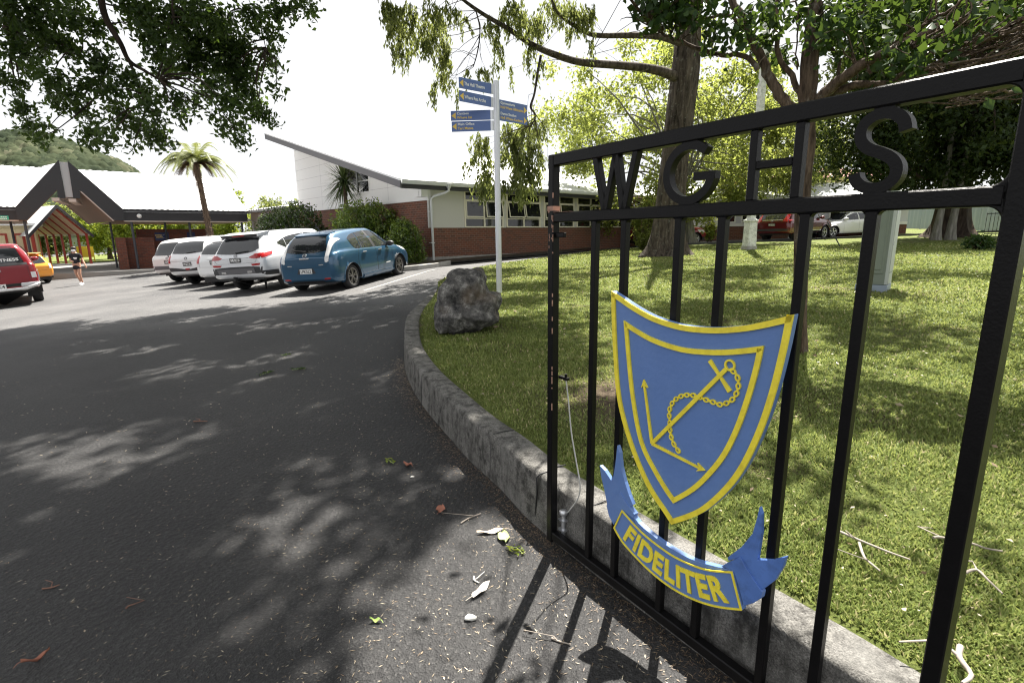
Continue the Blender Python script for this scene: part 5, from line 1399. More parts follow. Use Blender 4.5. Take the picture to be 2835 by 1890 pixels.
t1 = picnic_table(); t1.location = (-26.0, 36.0, gz(-26, 36) + 0.06); t1.rotation_euler = (0, 0, R(35)); tag(t1, 'dark red picnic table nearer the red shelter', 'table', 'picnic tables on the grass')
def copy_tree(o, parent=None):
    c = o.copy(); COL.objects.link(c)
    if parent: c.parent = parent
    for ch in list(o.children): copy_tree(ch, c)
    return c
t2 = copy_tree(t1); t2.location = (-25.4, 39.2, gz(-25.4, 39.2) + 0.06); tag(t2, 'dark red picnic table farther back on the sunny grass', 'table', 'picnic tables on the grass')

# ================================================================== buildings and fences at the right
bb = empty('brick_house', (10.4, 33.0, 0.85), R(-12), 'low brick and white building behind the parked maroon car', 'building')
m = MB(); m.box(-3.6, 12.5, 0, 0.2, -0.3, 1.05); m.build('brick_base', M_['brick'], bb)
m = MB(); m.box(-3.6, 12.5, 0.01, 0.2, 1.05, 2.6); m.build('wall', plain('house_wall', (0.60, 0.60, 0.66), 0.7, var=0.03), bb)
m = MB(); m.box(-3.6, 12.5, -0.03, 0.01, 1.0, 1.16); m.build('trim_band', M_['clad_white'], bb)
for x in (2.2, 3.6, 8.4, 11.0):
    m = MB()
    for (a, b, c, d) in ((x, x + 1.1, 1.2, 1.28), (x, x + 1.1, 2.2, 2.28), (x, x + .08, 1.28, 2.2), (x + 1.02, x + 1.1, 1.28, 2.2)): m.box(a, b, -0.04, 0.0, c, d)
    wd = m.build('window', M_['clad_white'], bb); m = MB(); m.box(x + .05, x + 1.05, -0.012, -0.005, 1.25, 2.25); m.build('pane', Mgl, wd)
m = MB(); m.add([(-4, -.5, 2.6), (12.9, -.5, 2.6), (12.9, 4, 3.7), (-4, 4, 3.7), (-4, -.5, 2.5), (12.9, -.5, 2.5)], [(0, 1, 2, 3), (4, 5, 1, 0)]); m.build('roof', M_['gutter'], bb)
m = MB(); m.box(6.3, 6.42, -0.12, -0.02, -0.3, 2.5); m.build('downpipe', M_['gutter'], bb)
ch = empty('cream_house', (22.5, 47.5, 1.3), R(-18), 'tall cream building with a red roof edge seen between the trees', 'building')
m = MB(); m.box(-3.5, 8.5, 0, 6, -0.5, 4.6); m.build('wall', M_['cream_wall'], ch)
m = MB(); m.add([(-4, -.6, 4.6), (9, -.6, 4.6), (9, 6.6, 4.6), (-4, 6.6, 4.6), (-1, 3, 5.7), (6, 3, 5.7)], [(0, 1, 5, 4), (1, 2, 5), (2, 3, 4, 5), (3, 0, 4), (3, 2, 1, 0)]); m.build('roof', M_['roof_red'], ch)
m = MB(); m.box(-1.5, 5.5, -2.2, 0, 1.7, 1.95); m.build('porch_roof', M_['roof_white'], ch)
rh = empty('red_roof_house', (9.6, 38.5, 0.9), R(-20), 'distant house with a dull red hipped roof left of the big trunk', 'building')
m = MB(); m.box(-3, 3, 0, 5, 0, 2.2); m.build('wall', M_['clad_white'], rh)
m = MB(); m.add([(-3.5, -.5, 2.2), (3.5, -.5, 2.2), (3.5, 5.5, 2.2), (-3.5, 5.5, 2.2), (-1, 2.5, 3.4), (1, 2.5, 3.4)], [(0, 1, 5, 4), (1, 2, 5), (2, 3, 4, 5), (3, 0, 4), (3, 2, 1, 0)]); m.build('roof', M_['roof_red'], rh)

# grey-blue steel fence beyond the big tree
def fence_run(a, b, h, label):
    f = empty('steel_fence', (a[0], a[1], 0), 0, label, 'fence')
    dx, dy = b[0] - a[0], b[1] - a[1]; Ln = math.hypot(dx, dy); n = int(Ln / 0.1)
    V = []
    for i in range(n + 1):
        t = i / n; px, py = dx * t, dy * t; g = gz(a[0] + px, a[1] + py) + 0.05
        o_ = 0.0 if i % 6 < 3 else 0.035
        V += [(px - dy / Ln * o_, py + dx / Ln * o_, g), (px - dy / Ln * o_, py + dx / Ln * o_, g + h)]
    np_mesh('panel', np.array(V), np.array([(2 * i, 2 * i + 2, 2 * i + 3, 2 * i + 1) for i in range(n)]), M_['steel_blue'], f)
    m_ = MB()
    for i in range(int(Ln / 2.4) + 1):
        t = min(1, i * 2.4 / Ln); px, py = dx * t, dy * t; g = gz(a[0] + px, a[1] + py)
        m_.box(px - .035, px + .035, py - .04, py + .03, g, g + h + .05)
    m_.build('post', M_['steel_blue'], f)
    return f
fence_run((25.2, 25.5), (29.5, 40.5), 1.45, 'tall grey-blue corrugated steel fence at the right behind black railings')
fence_run((29.4, 41.0), (38.0, 44.0), 1.5, 'far pale steel fence beside the road beyond the big trunk')
# black bar railing at the back of the lawn
rl = empty('railing', (21.6, 24.2, 0), 0, 'thin black bar railing at the back edge of the lawn', 'railing')
m = MB(); p0, p1 = (0, 0), (4.2, -0.9)
bars = MB()
for i in range(29):
    t = i / 28; x, y = p1[0] * t, p1[1] * t; g = lz(21.6 + x, 24.2 + y)
    bars.tube([(x, y, g - .05), (x, y, g + 1.02)], 0.011, 6)
bars.build('bars', M_['black'], rl)
g0, g1 = lz(21.6, 24.2), lz(25.8, 23.3)
m.bar((0, 0, g0 + .98), (4.2, -.9, g1 + .98), .03, .04); m.bar((0, 0, g0 + .08), (4.2, -.9, g1 + .08), .03, .04)
m.build('rail', M_['black'], rl)
m = MB(); m.tube([(0, 0, 0), (0, 0, 0.35)], 0.11, 12); m.tube([(0, 0, 0.35), (0, 0, 0.42), (0, 0, 0.44)], [0.1, 0.1, 0.06], 12)
o = m.build('bollard', M_['trim_dark']); o.location = (25.0, 30.2, gz(25, 30.2) + 0.03); tag(o, 'short black bollard on the far verge beside the steel fence', 'bollard')

# ================================================================== lawn furniture
# pale painted square post that carries on up through the trees
wp = empty('light_pole', (9.45, 20.97, lz(9.45, 20.97)), R(12), 'weathered white square timber pole rising from the lawn', 'pole')
m = MB()
def sq(z, w): return [(-w, -w, z), (w, -w, z), (w, w, z), (-w, w, z)]
vs = sq(-.1, .19) + sq(.2, .185) + sq(1.15, .165) + sq(1.2, .12) + sq(9.5, .09)
m.add(vs, [(4 * k + i, 4 * k + (i + 1) % 4, 4 * k + 4 + (i + 1) % 4, 4 * k + 4 + i) for k in range(4) for i in range(4)] + [(16, 17, 18, 19)])
m.build('shaft', M_['post_paint'], wp)
m = MB(); m.box(-.2, .2, -.2, .2, 1.08, 1.16); m.build('collar', M_['post_paint'], wp, bevel=0.01)
m = MB(); m.box(-.21, .21, -.21, .21, -.05, .14); m.build('base', M_['pale_conc'], wp)
# green service cabinet
bx = empty('service_cabinet', (5.93, 8.22, lz(5.9, 8.3)), R(-41), 'tall green-grey utility cabinet standing on the lawn behind the gate', 'cabinet')
m = MB(); m.box(-0.41, 0, 0, 0.55, 0.1, 1.50); m.build('body', M_['box_green'], bx, bevel=0.012)
m = MB(); m.box(-0.37, -0.07, -0.014, -0.001, 0.28, 1.38); m.box(-0.34, -0.10, -0.022, -0.0145, 0.34, 1.30); m.build('door', M_['box_green'], bx, bevel=0.005)
m = MB(); m.box(-0.035, 0.003, -0.003, 0.04, 0.11, 1.49); m.build('edge_trim', M_['box_pale'], bx, bevel=0.003)
m = MB(); m.box(0.0005, 0.014, 0.045, 0.54, 0.30, 1.49); m.box(0.0005, 0.010, 0.05, 0.54, 0.11, 0.285); m.build('side_panel', M_['box_pale'], bx, bevel=0.004)
m = MB(); m.box(-0.43, 0.03, -0.03, 0.58, 1.5, 1.545); m.build('lid', M_['box_green'], bx, bevel=0.01)
m = MB(); m.box(-0.42, 0.012, -0.012, 0.56, -0.08, 0.099); m.build('plinth', M_['steel_blue'], bx, bevel=0.006)
m = MB(); m.box(0.0145, 0.02, 0.05, 0.07, 0.72, 0.78); m.box(0.0145, 0.02, 0.05, 0.07, 1.2, 1.26); m.build('hinge', M_['silver'], bx)
m = MB(); m.bar((12.74, 20.4, lz(12.7, 20.4) - .03), (12.3, 20.7, lz(12.7, 20.4) + .95), .05, .04); tag(m.build('stake', M_['trim_dark']), 'thin dark leaning stake stuck in the lawn in front of the white sedan', 'stake')
# ================================================================== vehicles
def lerp_table(T, y):
    ys = [r_[0] for r_ in T]
    n = len(T[0]) - 1
    out = []
    for k in range(n):
        vs = [r_[k + 1] for r_ in T]
        i = min(max(np.searchsorted(ys, y) - 1, 0), len(ys) - 2)
        # monotone cubic (Fritsch-Carlson style tangents)
        def tang(j):
            if j == 0: return (vs[1] - vs[0]) / (ys[1] - ys[0])
            if j == len(ys) - 1: return (vs[-1] - vs[-2]) / (ys[-1] - ys[-2])
            a, b = (vs[j] - vs[j - 1]) / (ys[j] - ys[j - 1]), (vs[j + 1] - vs[j]) / (ys[j + 1] - ys[j])
            return 0 if a * b <= 0 else 2 * a * b / (a + b)
        h = ys[i + 1] - ys[i]; t = (y - ys[i]) / h
        m0, m1 = tang(i) * h, tang(i + 1) * h
        out.append((2 * t ** 3 - 3 * t * t + 1) * vs[i] + (t ** 3 - 2 * t * t + t) * m0 + (-2 * t ** 3 + 3 * t * t) * vs[i + 1] + (t ** 3 - t * t) * m1)
    return out

def make_vehicle(name, label, cat, group, spec, paint):
    """spec: st = stations (y, zb, wm, zbelt, wbelt, ztop, wroof) from the rear bumper forward; wheel axles ya, yb; radius wr; track half tw"""
    root = empty(name, label=label, cat=cat, group=group)
    st = spec['st']; Ltot = st[-1][0]; yo = spec['ya']
    WR, AR = spec['wr'], spec['wr'] * 1.13
    axles = [spec['ya'], spec['yb']]
    ysamp = set(np.round(np.concatenate([np.arange(0, 0.6, 0.03), np.arange(0.6, Ltot - 0.4, 0.06), np.arange(Ltot - 0.4, Ltot, 0.03), [Ltot]]), 4))
    for a in axles:
        for ang in np.linspace(0, math.pi, 17): ysamp.add(round(a + AR * math.cos(ang), 4))
    ysamp = sorted(ysamp)
    ysamp = [y for i, y in enumerate(ysamp) if i == 0 or y - ysamp[i - 1] > 0.008]
    def section(y):
        zb, wm, zbe, wb, zt, wr_ = lerp_table(st, y)
        zt = max(zt, zbe + 0.02)
        pts = [(0, zb), (wm * 0.8, zb), (wm * 0.95, zb + 0.03), (wm * 0.985, zb + 0.12), (wm, zb + 0.6 * (zbe - zb) * 0.75), (wm * 0.995, zbe - 0.14), (wb + (wm - wb) * 0.45, zbe - 0.03), (wb, zbe)]
        g = zt - zbe
        pts += [(wb + (wr_ - wb) * 0.45 + 0.012 * min(1, g * 3), zbe + g * 0.5), (wr_, zbe + g * 0.88), (wr_ * 0.86, zbe + g * 0.975), (wr_ * 0.45, zt + 0.004), (0, zt + 0.006)]
        # refine
        out = []
        for k in range(len(pts) - 1):
            n = [2, 2, 2, 4, 4, 3, 2, 4, 4, 2, 3, 2][k]
            p0, p1, p2, p3 = (np.array(pts[max(k - 1, 0)]), np.array(pts[k]), np.array(pts[k + 1]), np.array(pts[min(k + 2, len(pts) - 1)]))
            for q in range(n):
                t = q / n
                c = 0.5 * (2 * p1 + (p2 - p0) * t + (2 * p0 - 5 * p1 + 4 * p2 - p3) * t * t + (3 * p1 - p0 - 3 * p2 + p3) * t ** 3)
                l = p1 + (p2 - p1) * t
                out.append(tuple(0.5 * c + 0.5 * l))
        out.append(pts[-1])
        return out
    secs = [section(y) for y in ysamp]
    J = len(secs[0])
    V, F = [], []
    for y, s_ in zip(ysamp, secs):
        for sg in (1, -1):
            for (x, z) in s_:
                yy, zz = y, z
                if abs(x) > 0.5 and z < AR * 2.2:
                    for a in axles:
                        dy, dz = y - a, z - WR
                        r_ = math.hypot(dy, dz)
                        if 0.82 * AR < r_ < 1.13 * AR and z > WR * 0.5:
                            k_ = AR / r_
                            yy, zz = a + dy * k_, WR + dz * k_
                V.append((sg * x, yy - yo, zz))
    def vid(i, sg, j): return i * 2 * J + (0 if sg > 0 else J) + j
    for i in range(len(ysamp) - 1):
        for sg in (1, -1):
            for j in range(J - 1):
                q = [vid(i, sg, j), vid(i + 1, sg, j), vid(i + 1, sg, j + 1), vid(i, sg, j + 1)]
                cx_ = np.mean([V[k] for k in q], 0)
                if abs(cx_[0]) > 0.45:
                    if any(math.hypot(cx_[1] + yo - a, cx_[2] - WR) < AR * 0.985 for a in axles): continue
                F.append(tuple(q) if sg > 0 else tuple(q[::-1]))
    for i in (0, len(ysamp) - 1):
        loop = [vid(i, 1, j) for j in range(J)] + [vid(i, -1, j) for j in range(J - 2, 0, -1)]
        F.append(tuple(loop if i == 0 else loop[::-1]))
    mb = MB(); mb.v = V; mb.f = F; mb.sm = [True] * (len(F) - 2) + [False] * 2
    body = mb.build('body', M_[paint], root, fixn=False)
    bm = bmesh.new(); bm.from_mesh(body.data); bmesh.ops.remove_doubles(bm, verts=bm.verts, dist=0.0008); bmesh.ops.recalc_face_normals(bm, faces=bm.faces)
    bm.to_mesh(body.data)
    tree = BVHTree.FromBMesh(bm); bm.free()
    def hit(kind, a, z):
        if kind == 'R': o_, d = Vector((3, a - yo, z)), Vector((-1, 0, 0))
        elif kind == 'L': o_, d = Vector((-3, a - yo, z)), Vector((1, 0, 0))
        elif kind == 'B': o_, d = Vector((a, -4, z)), Vector((0, 1, 0))
        elif kind == 'F': o_, d = Vector((a, 9, z)), Vector((0, -1, 0))
        loc, nrm, idx, dd = tree.ray_cast(o_, d)
        if loc is None: return None, None
        if nrm.dot(d) > 0: nrm = -nrm
        return loc, nrm
    def patch(nm, mat, kind, A, B, off=0.006, nu=10, nv=5, parent=root, thick=True):
        """surface-hugging patch between polylines A (lower) and B (upper), with turned-in edges"""
        def rs(P, n):
            P = [np.array(p, float) for p in P]
            if len(P) > 2: P = [np.array(q) for q in smooth_poly(P, 4)]
            dd = [0.0]
            for a, b in zip(P[:-1], P[1:]): dd.append(dd[-1] + float(np.hypot(*(b - a))))
            return [(np.interp(t * dd[-1], dd, [p[0] for p in P]), np.interp(t * dd[-1], dd, [p[1] for p in P])) for t in np.linspace(0, 1, n)]
        a_, b_ = rs(A, nu), rs(B, nu)
        vs = []
        last = (Vector((0, 0, 0)), Vector((0, -1, 0)))
        for k in range(nv):
            t = k / (nv - 1)
            for i in range(nu):
                u = (a_[i][0] * (1 - t) + b_[i][0] * t, a_[i][1] * (1 - t) + b_[i][1] * t)
                l, n_ = hit(kind, *u)
                if l is None: l, n_ = last
                last = (l, n_)
                vs.append(l + n_ * off)
        m = MB()
        m.add(vs, [(k * nu + i, k * nu + i + 1, (k + 1) * nu + i + 1, (k + 1) * nu + i) for k in range(nv - 1) for i in range(nu - 1)], True)
        if thick:
            cen = sum(vs, Vector((0, 0, 0))) / len(vs)
            rim = [i for i in range(nu)] + [k * nu + nu - 1 for k in range(1, nv)] + [(nv - 1) * nu + i for i in range(nu - 2, -1, -1)] + [k * nu for k in range(nv - 2, 0, -1)]
            dirv = {'R': Vector((-1, 0, 0)), 'L': Vector((1, 0, 0)), 'B': Vector((0, 1, 0)), 'F': Vector((0, -1, 0))}[kind]
            m.add([vs[i] for i in rim] + [vs[i] + dirv * (off + 0.012) for i in rim], [(i, (i + 1) % len(rim), (i + 1) % len(rim) + len(rim), i + len(rim)) for i in range(len(rim))])
        o_ = m.build(nm, M_[mat] if isinstance(mat, str) else mat, parent)
        return o_
    # dark inside of the wheel arches and underbody
    mb = MB(); w_ = spec['tw'] - 0.16
    mb.box(-w_, w_, 0.12 - yo, Ltot - 0.12 - yo, spec.get('ub', 0.2), 0.62)
    for a in axles:
        prof = [(a - yo + AR * 1.0 * math.cos(t), WR + AR * 1.0 * math.sin(t)) for t in np.linspace(-0.2, math.pi + 0.2, 18)]
        for sg in (1, -1):
            x0, x1 = sg * (w_ - 0.05), sg * (spec['tw'] + 0.04)
            vs = [(x, p[0], p[1]) for p in prof for x in (x0, x1)]
            mb.add(vs, [(2 * i, 2 * i + 1, 2 * i + 3, 2 * i + 2) for i in range(len(prof) - 1)])
    mb.build('underbody', M_['black'], root)
    # wheels
    TWd = spec.get('tyre_w', 0.21)
    def wheel(x, y, sg):
        R0 = WR * spec.get('rimf', 0.68)
        m = MB()
        m.lathe([(R0, -TWd / 2 + .01), (R0 + .02, -TWd / 2), (WR - .035, -TWd / 2), (WR - .008, -TWd / 2 + .03), (WR, -TWd / 2 + .06), (WR, TWd / 2 - .06), (WR - .008, TWd / 2 - .03), (WR - .035, TWd / 2), (R0 + .02, TWd / 2), (R0, TWd / 2 - .01), (R0 - .01, 0), (R0, -TWd / 2 + .01)], 36, 'x')
        wl_ = m.build('wheel', M_['rubber'], root)
        wl_.location = (x, y, WR)
        m = MB(); xo = sg * (TWd / 2 - 0.015)
        m.lathe([(R0 + .004, xo - sg * .02), (R0 + .004, xo + sg * .006), (R0 - .018, xo + sg * .006), (R0 - .026, xo - sg * .02)], 32, 'x')
        ns = spec.get('spokes', 5)
        for k in range(ns):
            a = 2 * math.pi * (k + .25) / ns
            for da in ((-.16, .16) if spec.get('split', True) else (0,)):
                p0 = Vector((xo - sg * .012, .045 * math.cos(a + da), .045 * math.sin(a + da))); p1 = Vector((xo - sg * .004, (R0 - .015) * math.cos(a + da * 1.3), (R0 - .015) * math.sin(a + da * 1.3)))
                m.bar(p0, p1, 0.028 if spec.get('split', True) else 0.05, 0.02, up=(1, 0, 0))
        m.lathe([(0.0, xo + sg * .004), (.035, xo + sg * .004), (.055, xo - sg * .02)], 16, 'x')
        m.build('rim', M_[spec.get('rim', 'silver')], wl_)
        m = MB(); m.lathe([(0.001, xo - sg * .05), (R0, xo - sg * .05)], 24, 'x'); m.build('brake', M_['black'], wl_)
    for a in axles:
        for sg in (1, -1): wheel(sg * (spec['tw'] - TWd / 2), a - yo, sg)
    # number plate
    def plate(kind, x, z, txt, dark=False, w=0.36, h=0.125, off=0.02):
        l, n_ = hit(kind, x, z)
        yy = -1 if kind == 'B' else 1
        # upright plate just proud of the surface's most rearward point over its height
        cand = [hit(kind, x + dx, z + dz)[0] for dx in (-w / 2, 0, w / 2) for dz in (-h / 2, 0, h / 2)]
        yb_ = min(c.y for c in cand if c) if kind == 'B' else max(c.y for c in cand if c)
        m = MB(); m.box(x - w / 2, x + w / 2, yb_ - .018, yb_ - .004, z - h / 2, z + h / 2)
        if not dark:
            p_ = m.build('number_plate', M_['plate_white'], root, bevel=.003)
            mt = M_['plate_black']
        else:
            p_ = m.build('number_plate', M_['plate_black'], root, bevel=.003); mt = M_['plate_white']
            m2 = MB(); m2.box(x - w / 2 + .025, x + w / 2 - .025, yb_ - .0195, yb_ - .0182, z - h / 2 + .022, z + h / 2 - .022)
            pp = m2.build('plate_field', M_['plate_white'], p_); mt = M_['plate_black']
        if txt:
            to = text_mesh('lettering', txt, 0.115, mt, p_, Matrix.Identity(4), .0008, 'LEFT', 1, .0015)
            wd = max(v.co.x for v in to.data.vertices)
            to.data.transform(Matrix(((1, 0, 0, x - w * .43), (0, 0, -1, yb_ - .0205), (0, 1, 0, z - .041), (0, 0, 0, 1))) @ Matrix.Diagonal((w * .86 / wd, 1, 1, 1)))
    def seam(kind, pts, parent=body, w=0.006):
        vs = []
        P = smooth_poly(pts, 6) if len(pts) > 2 else [np.array(pts[0]) + (np.array(pts[1]) - np.array(pts[0])) * t for t in np.linspace(0, 1, 10)]
        line = []
        for p in P:
            l, n_ = hit(kind, float(p[0]), float(p[1]))
            if l is not None: line.append(l + n_ * 0.0005)
        m = MB()
        if len(line) > 1: m.tube(line, w / 2, 5); m.build('panel_gap', M_['black'], parent)
    for f_ in spec['detail']: f_(dict(root=root, body=body, patch=patch, plate=plate, hit=hit, seam=seam, yo=yo))
    return root

def place(o, x, y, head, z=None, pit=True):
    """stand a vehicle on the sloping ground with its rear axle at x,y"""
    f = Vector((math.sin(R(head)), math.cos(R(head)), 0)); r_ = Vector((math.cos(R(head)), -math.sin(R(head)), 0))
    def g(p): return gz(p.x, p.y)
    P = Vector((x, y, 0))
    fz = (g(P + f * 2.6) - g(P)) / 2.6
    rz2 = (g(P + r_ * .75) - g(P - r_ * .75)) / 1.5
    F_ = Vector((f.x, f.y, fz)).normalized(); X_ = Vector((r_.x, r_.y, rz2)); X_ = (X_ - F_ * X_.dot(F_)).normalized(); Z_ = X_.cross(F_)
    zz = g(P) if z is None else z
    o.matrix_world = Matrix(((X_.x, F_.x, Z_.x, x), (X_.y, F_.y, Z_.y, y), (X_.z, F_.z, Z_.z, zz), (0, 0, 0, 1)))

def mirror_detail(fn):
    return fn
def both(d, nm, mat, A, B, **k):
    d['patch'](nm, mat, 'R', A, B, **k); d['patch'](nm, mat, 'L', A, B, **k)
def backpair(d, nm, mat, A, B, **k):
    d['patch'](nm, mat, 'B', A, B, **k); d['patch'](nm, mat, 'B', [(-x, z) for x, z in A][::-1], [(-x, z) for x, z in B][::-1], **k)
def handles(d, ys, z, mat='silver'):
    for kind in ('R', 'L'):
        for y in ys:
            l, n_ = d['hit'](kind, y, z); l2, n2 = d['hit'](kind, y + .2, z)
            if l is None or l2 is None: continue
            m = MB(); m.bar(l + n_ * .02, l2 + n2 * .02, .025, .028); m.build('door_handle', M_[mat], d['root'], bevel=.005)
def mirrors(d, y, z, mat):
    for kind, sg in (('R', 1), ('L', -1)):
        l, n_ = d['hit'](kind, y, z - .06)
        if l is None: continue
        m = MB(); c = l + Vector((sg * .12, 0, .06))
        m.lathe([(.0, -.07), (.09, -.06), (.11, 0), (.10, .05), (.05, .10), (0, .11)], 14, 'y', tuple(c)); m.bar(l - Vector((sg * .03, 0, 0)), c, .05, .03)
        mm = m.build('mirror', M_[mat], d['root']); mm.data.transform(Matrix.Translation(c) @ Matrix.Diagonal((1.15, 1, .72, 1)) @ Matrix.Translation(-c))
def antenna(d, x, y, z, l=0.2):
    m = MB(); m.tube([(x, y - d['yo'], z - .02), (x, y - d['yo'] - l * .75, z + l * .75)], [.012, .005], 6); m.build('aerial', M_['black'], d['root'])
def wiper(d, pts):
    line = []
    for (x, z) in pts:
        l, n_ = d['hit']('B', x, z)
        if l is not None: line.append(l + n_ * .02)
    if len(line) > 1:
        m = MB(); m.tube(line, [.016] + [.010] * (len(line) - 1), 6); m.build('wiper', M_['black'], d['root'])
def badge(d, x, z, r_, mat='silver', kind='ring'):
    l, n_ = d['hit']('B', x, z)
    m = MB(); c = l + n_ * .012; q = n_.to_track_quat('Z', 'Y').to_matrix()
    ring = [c + q @ Vector((r_ * math.cos(a), r_ * .85 * math.sin(a), 0)) for a in np.linspace(0, 2 * math.pi, 25)]
    m.tube(ring, r_ * .14, 6, cap=False)
    if kind == 'bar': m.bar(c + q @ Vector((-r_ * 1.15, 0, 0)), c + q @ Vector((r_ * 1.15, 0, 0)), r_ * .34, r_ * .2)
    if kind == 'slash': m.bar(c + q @ Vector((-r_ * .3, -r_ * .6, 0)), c + q @ Vector((r_ * .3, r_ * .6, 0)), r_ * .25, r_ * .15); m.bar(c + q @ Vector((-r_ * .6, -.1 * r_, 0)), c + q @ Vector((r_ * .6, .1 * r_, 0)), r_ * .2, r_ * .15)
    m.build('badge', M_[mat], d['root'])

# ---- blue hatchback
def blue_detail(d):
    P = d['patch']
    P('rear_window', 'car_glass', 'B', [(-.60, 1.06), (-.3, 1.02), (0, 1.01), (.3, 1.02), (.60, 1.06)], [(-.50, 1.40), (0, 1.425), (.50, 1.40)], nu=16, nv=8)
    both(d, 'window', 'car_glass', [(0.98, 1.16), (1.10, 1.03), (1.36, 1.015)], [(.93, 1.30), (1.12, 1.385), (1.36, 1.43)], nu=8)
    both(d, 'window', 'car_glass', [(1.39, 1.015), (2.02, 1.0)], [(1.39, 1.435), (1.84, 1.465)], nu=8)
    both(d, 'pillar', 'trim_dark', [(2.03, .995), (2.18, .99)], [(1.85, 1.47), (1.97, 1.475)], nu=4, off=.004)
    both(d, 'window', 'car_glass', [(2.19, .995), (2.95, .97)], [(1.98, 1.47), (2.25, 1.455), (2.52, 1.36)], nu=10)
    both(d, 'quarter_glass', 'car_glass', [(3.0, .97), (3.22, .965)], [(2.66, 1.30), (2.72, 1.26)], nu=5)
    backpair(d, 'tail_light', 'lamp_clear', [(.60, .78), (.64, .77), (.70, .80)], [(.60, 1.36), (.66, 1.34), (.70, 1.30)], nu=6, nv=12, off=.012)
    P('number_recess', 'trim_dark', 'B', [(-.28, .50), (.28, .50)], [(-.22, .63), (.22, .63)], off=.002)
    d['plate']('B', 0, .565, 'LPK522')
    backpair(d, 'reflector', 'lamp_red', [(.50, .335), (.68, .345)], [(.52, .375), (.68, .385)], nu=4, nv=3)
    P('lower_trim', 'trim_dark', 'B', [(-.50, .255), (.50, .255)], [(-.46, .315), (.46, .315)], off=.004)
    m = MB()
    l, n_ = d['hit']('B', 0, .865)
    m.bar(l + Vector((-.14, -.012, .02)), l + Vector((.14, -.012, .02)), .03, .035); m.build('boot_handle', M_['silver'], d['root'], bevel=.006)
    badge(d, 0, .955, .055, 'silver', 'bar')
    wiper(d, [(0.02, 1.045), (-.2, 1.075), (-.42, 1.10)])
    m = MB()
    for x in np.linspace(-.5, .5, 11):
        pass
    m.add([(-.50, .40 - d['yo'], 1.462), (.50, .40 - d['yo'], 1.462), (.54, .74 - d['yo'], 1.522), (-.54, .74 - d['yo'], 1.522), (-.49, .41 - d['yo'], 1.435), (.49, .41 - d['yo'], 1.435), (.52, .70 - d['yo'], 1.46), (-.52, .70 - d['yo'], 1.46)], [(0, 1, 2, 3), (7, 6, 5, 4), (4, 5, 1, 0), (1, 5, 6, 2), (0, 3, 7, 4)])
    m.build('spoiler', M_['paint_blue'], d['root'], bevel=.01, seg=2)
    both(d, 'side_skirt', 'paint_blue', [(1.30, .205), (2.95, .205)], [(1.30, .30), (2.95, .30)], off=.028, nu=14, nv=4)
    handles(d, (1.36, 2.22), .90); mirrors(d, 2.86, 1.03, 'trim_dark'); antenna(d, 0, .85, 1.56, .22)
    for k in ('R', 'L'):
        d['seam'](k, [(1.30, .32), (1.12, .62), (1.16, .86), (1.22, 1.0)]); d['seam'](k, [(2.12, .32), (2.12, .65), (2.10, .99)]); d['seam'](k, [(2.98, .33), (3.06, .6), (3.04, .96)])
        d['seam'](k, [(1.3, .325), (2.98, .325)])
    d['seam']('B', [(-.62, .72), (-.55, .66), (0, .645), (.55, .66), (.62, .72)])
    both(d, 'headlight', 'lamp_clear', [(3.72, .80), (4.16, .70)], [(3.50, .93), (4.10, .80)], nu=6, nv=4)
    both(d, 'lettering', 'white_paint', [(2.60, .47), (2.86, .475)], [(2.60, .50), (2.86, .505)], nu=4, nv=2, off=.002, thick=False)
    backpair(d, 'lettering', 'silver', [(.40, .70), (.54, .705)], [(.40, .725), (.54, .73)], nu=4, nv=2, thick=False)
blue = dict(st=[(0, .36, .72, .86, .66, .885, .45), (.04, .29, .80, .90, .72, .95, .5), (.12, .25, .845, .97, .76, 1.06, .58), (.25, .23, .87, 1.01, .785, 1.27, .60), (.42, .215, .88, 1.03, .80, 1.43, .585), (.62, .20, .885, 1.03, .815, 1.50, .585), (1.0, .19, .885, 1.02, .835, 1.535, .60), (1.7, .185, .885, 1.0, .845, 1.555, .61), (2.2, .185, .885, .985, .84, 1.545, .605), (2.7, .185, .885, .97, .83, 1.40, .59), (3.15, .185, .885, .955, .80, 1.17, .58), (3.5, .19, .88, .94, .77, 1.02, .55), (3.9, .20, .865, .88, .70, .93, .50), (4.2, .22, .80, .78, .62, .81, .45), (4.36, .26, .70, .66, .54, .69, .40), (4.43, .34, .58, .56, .46, .58, .35)],
            ya=.76, yb=3.46, wr=.318, tw=.875, rim='alloy_dark', spokes=5, rimf=.70, detail=[blue_detail])
car = make_vehicle('parked_car', 'blue metallic hatchback parked nearest in the row, plate LPK522', 'car', 'cars parked in the bay row', blue, 'paint_blue')
place(car, -5.047, 14.257, 15.2)

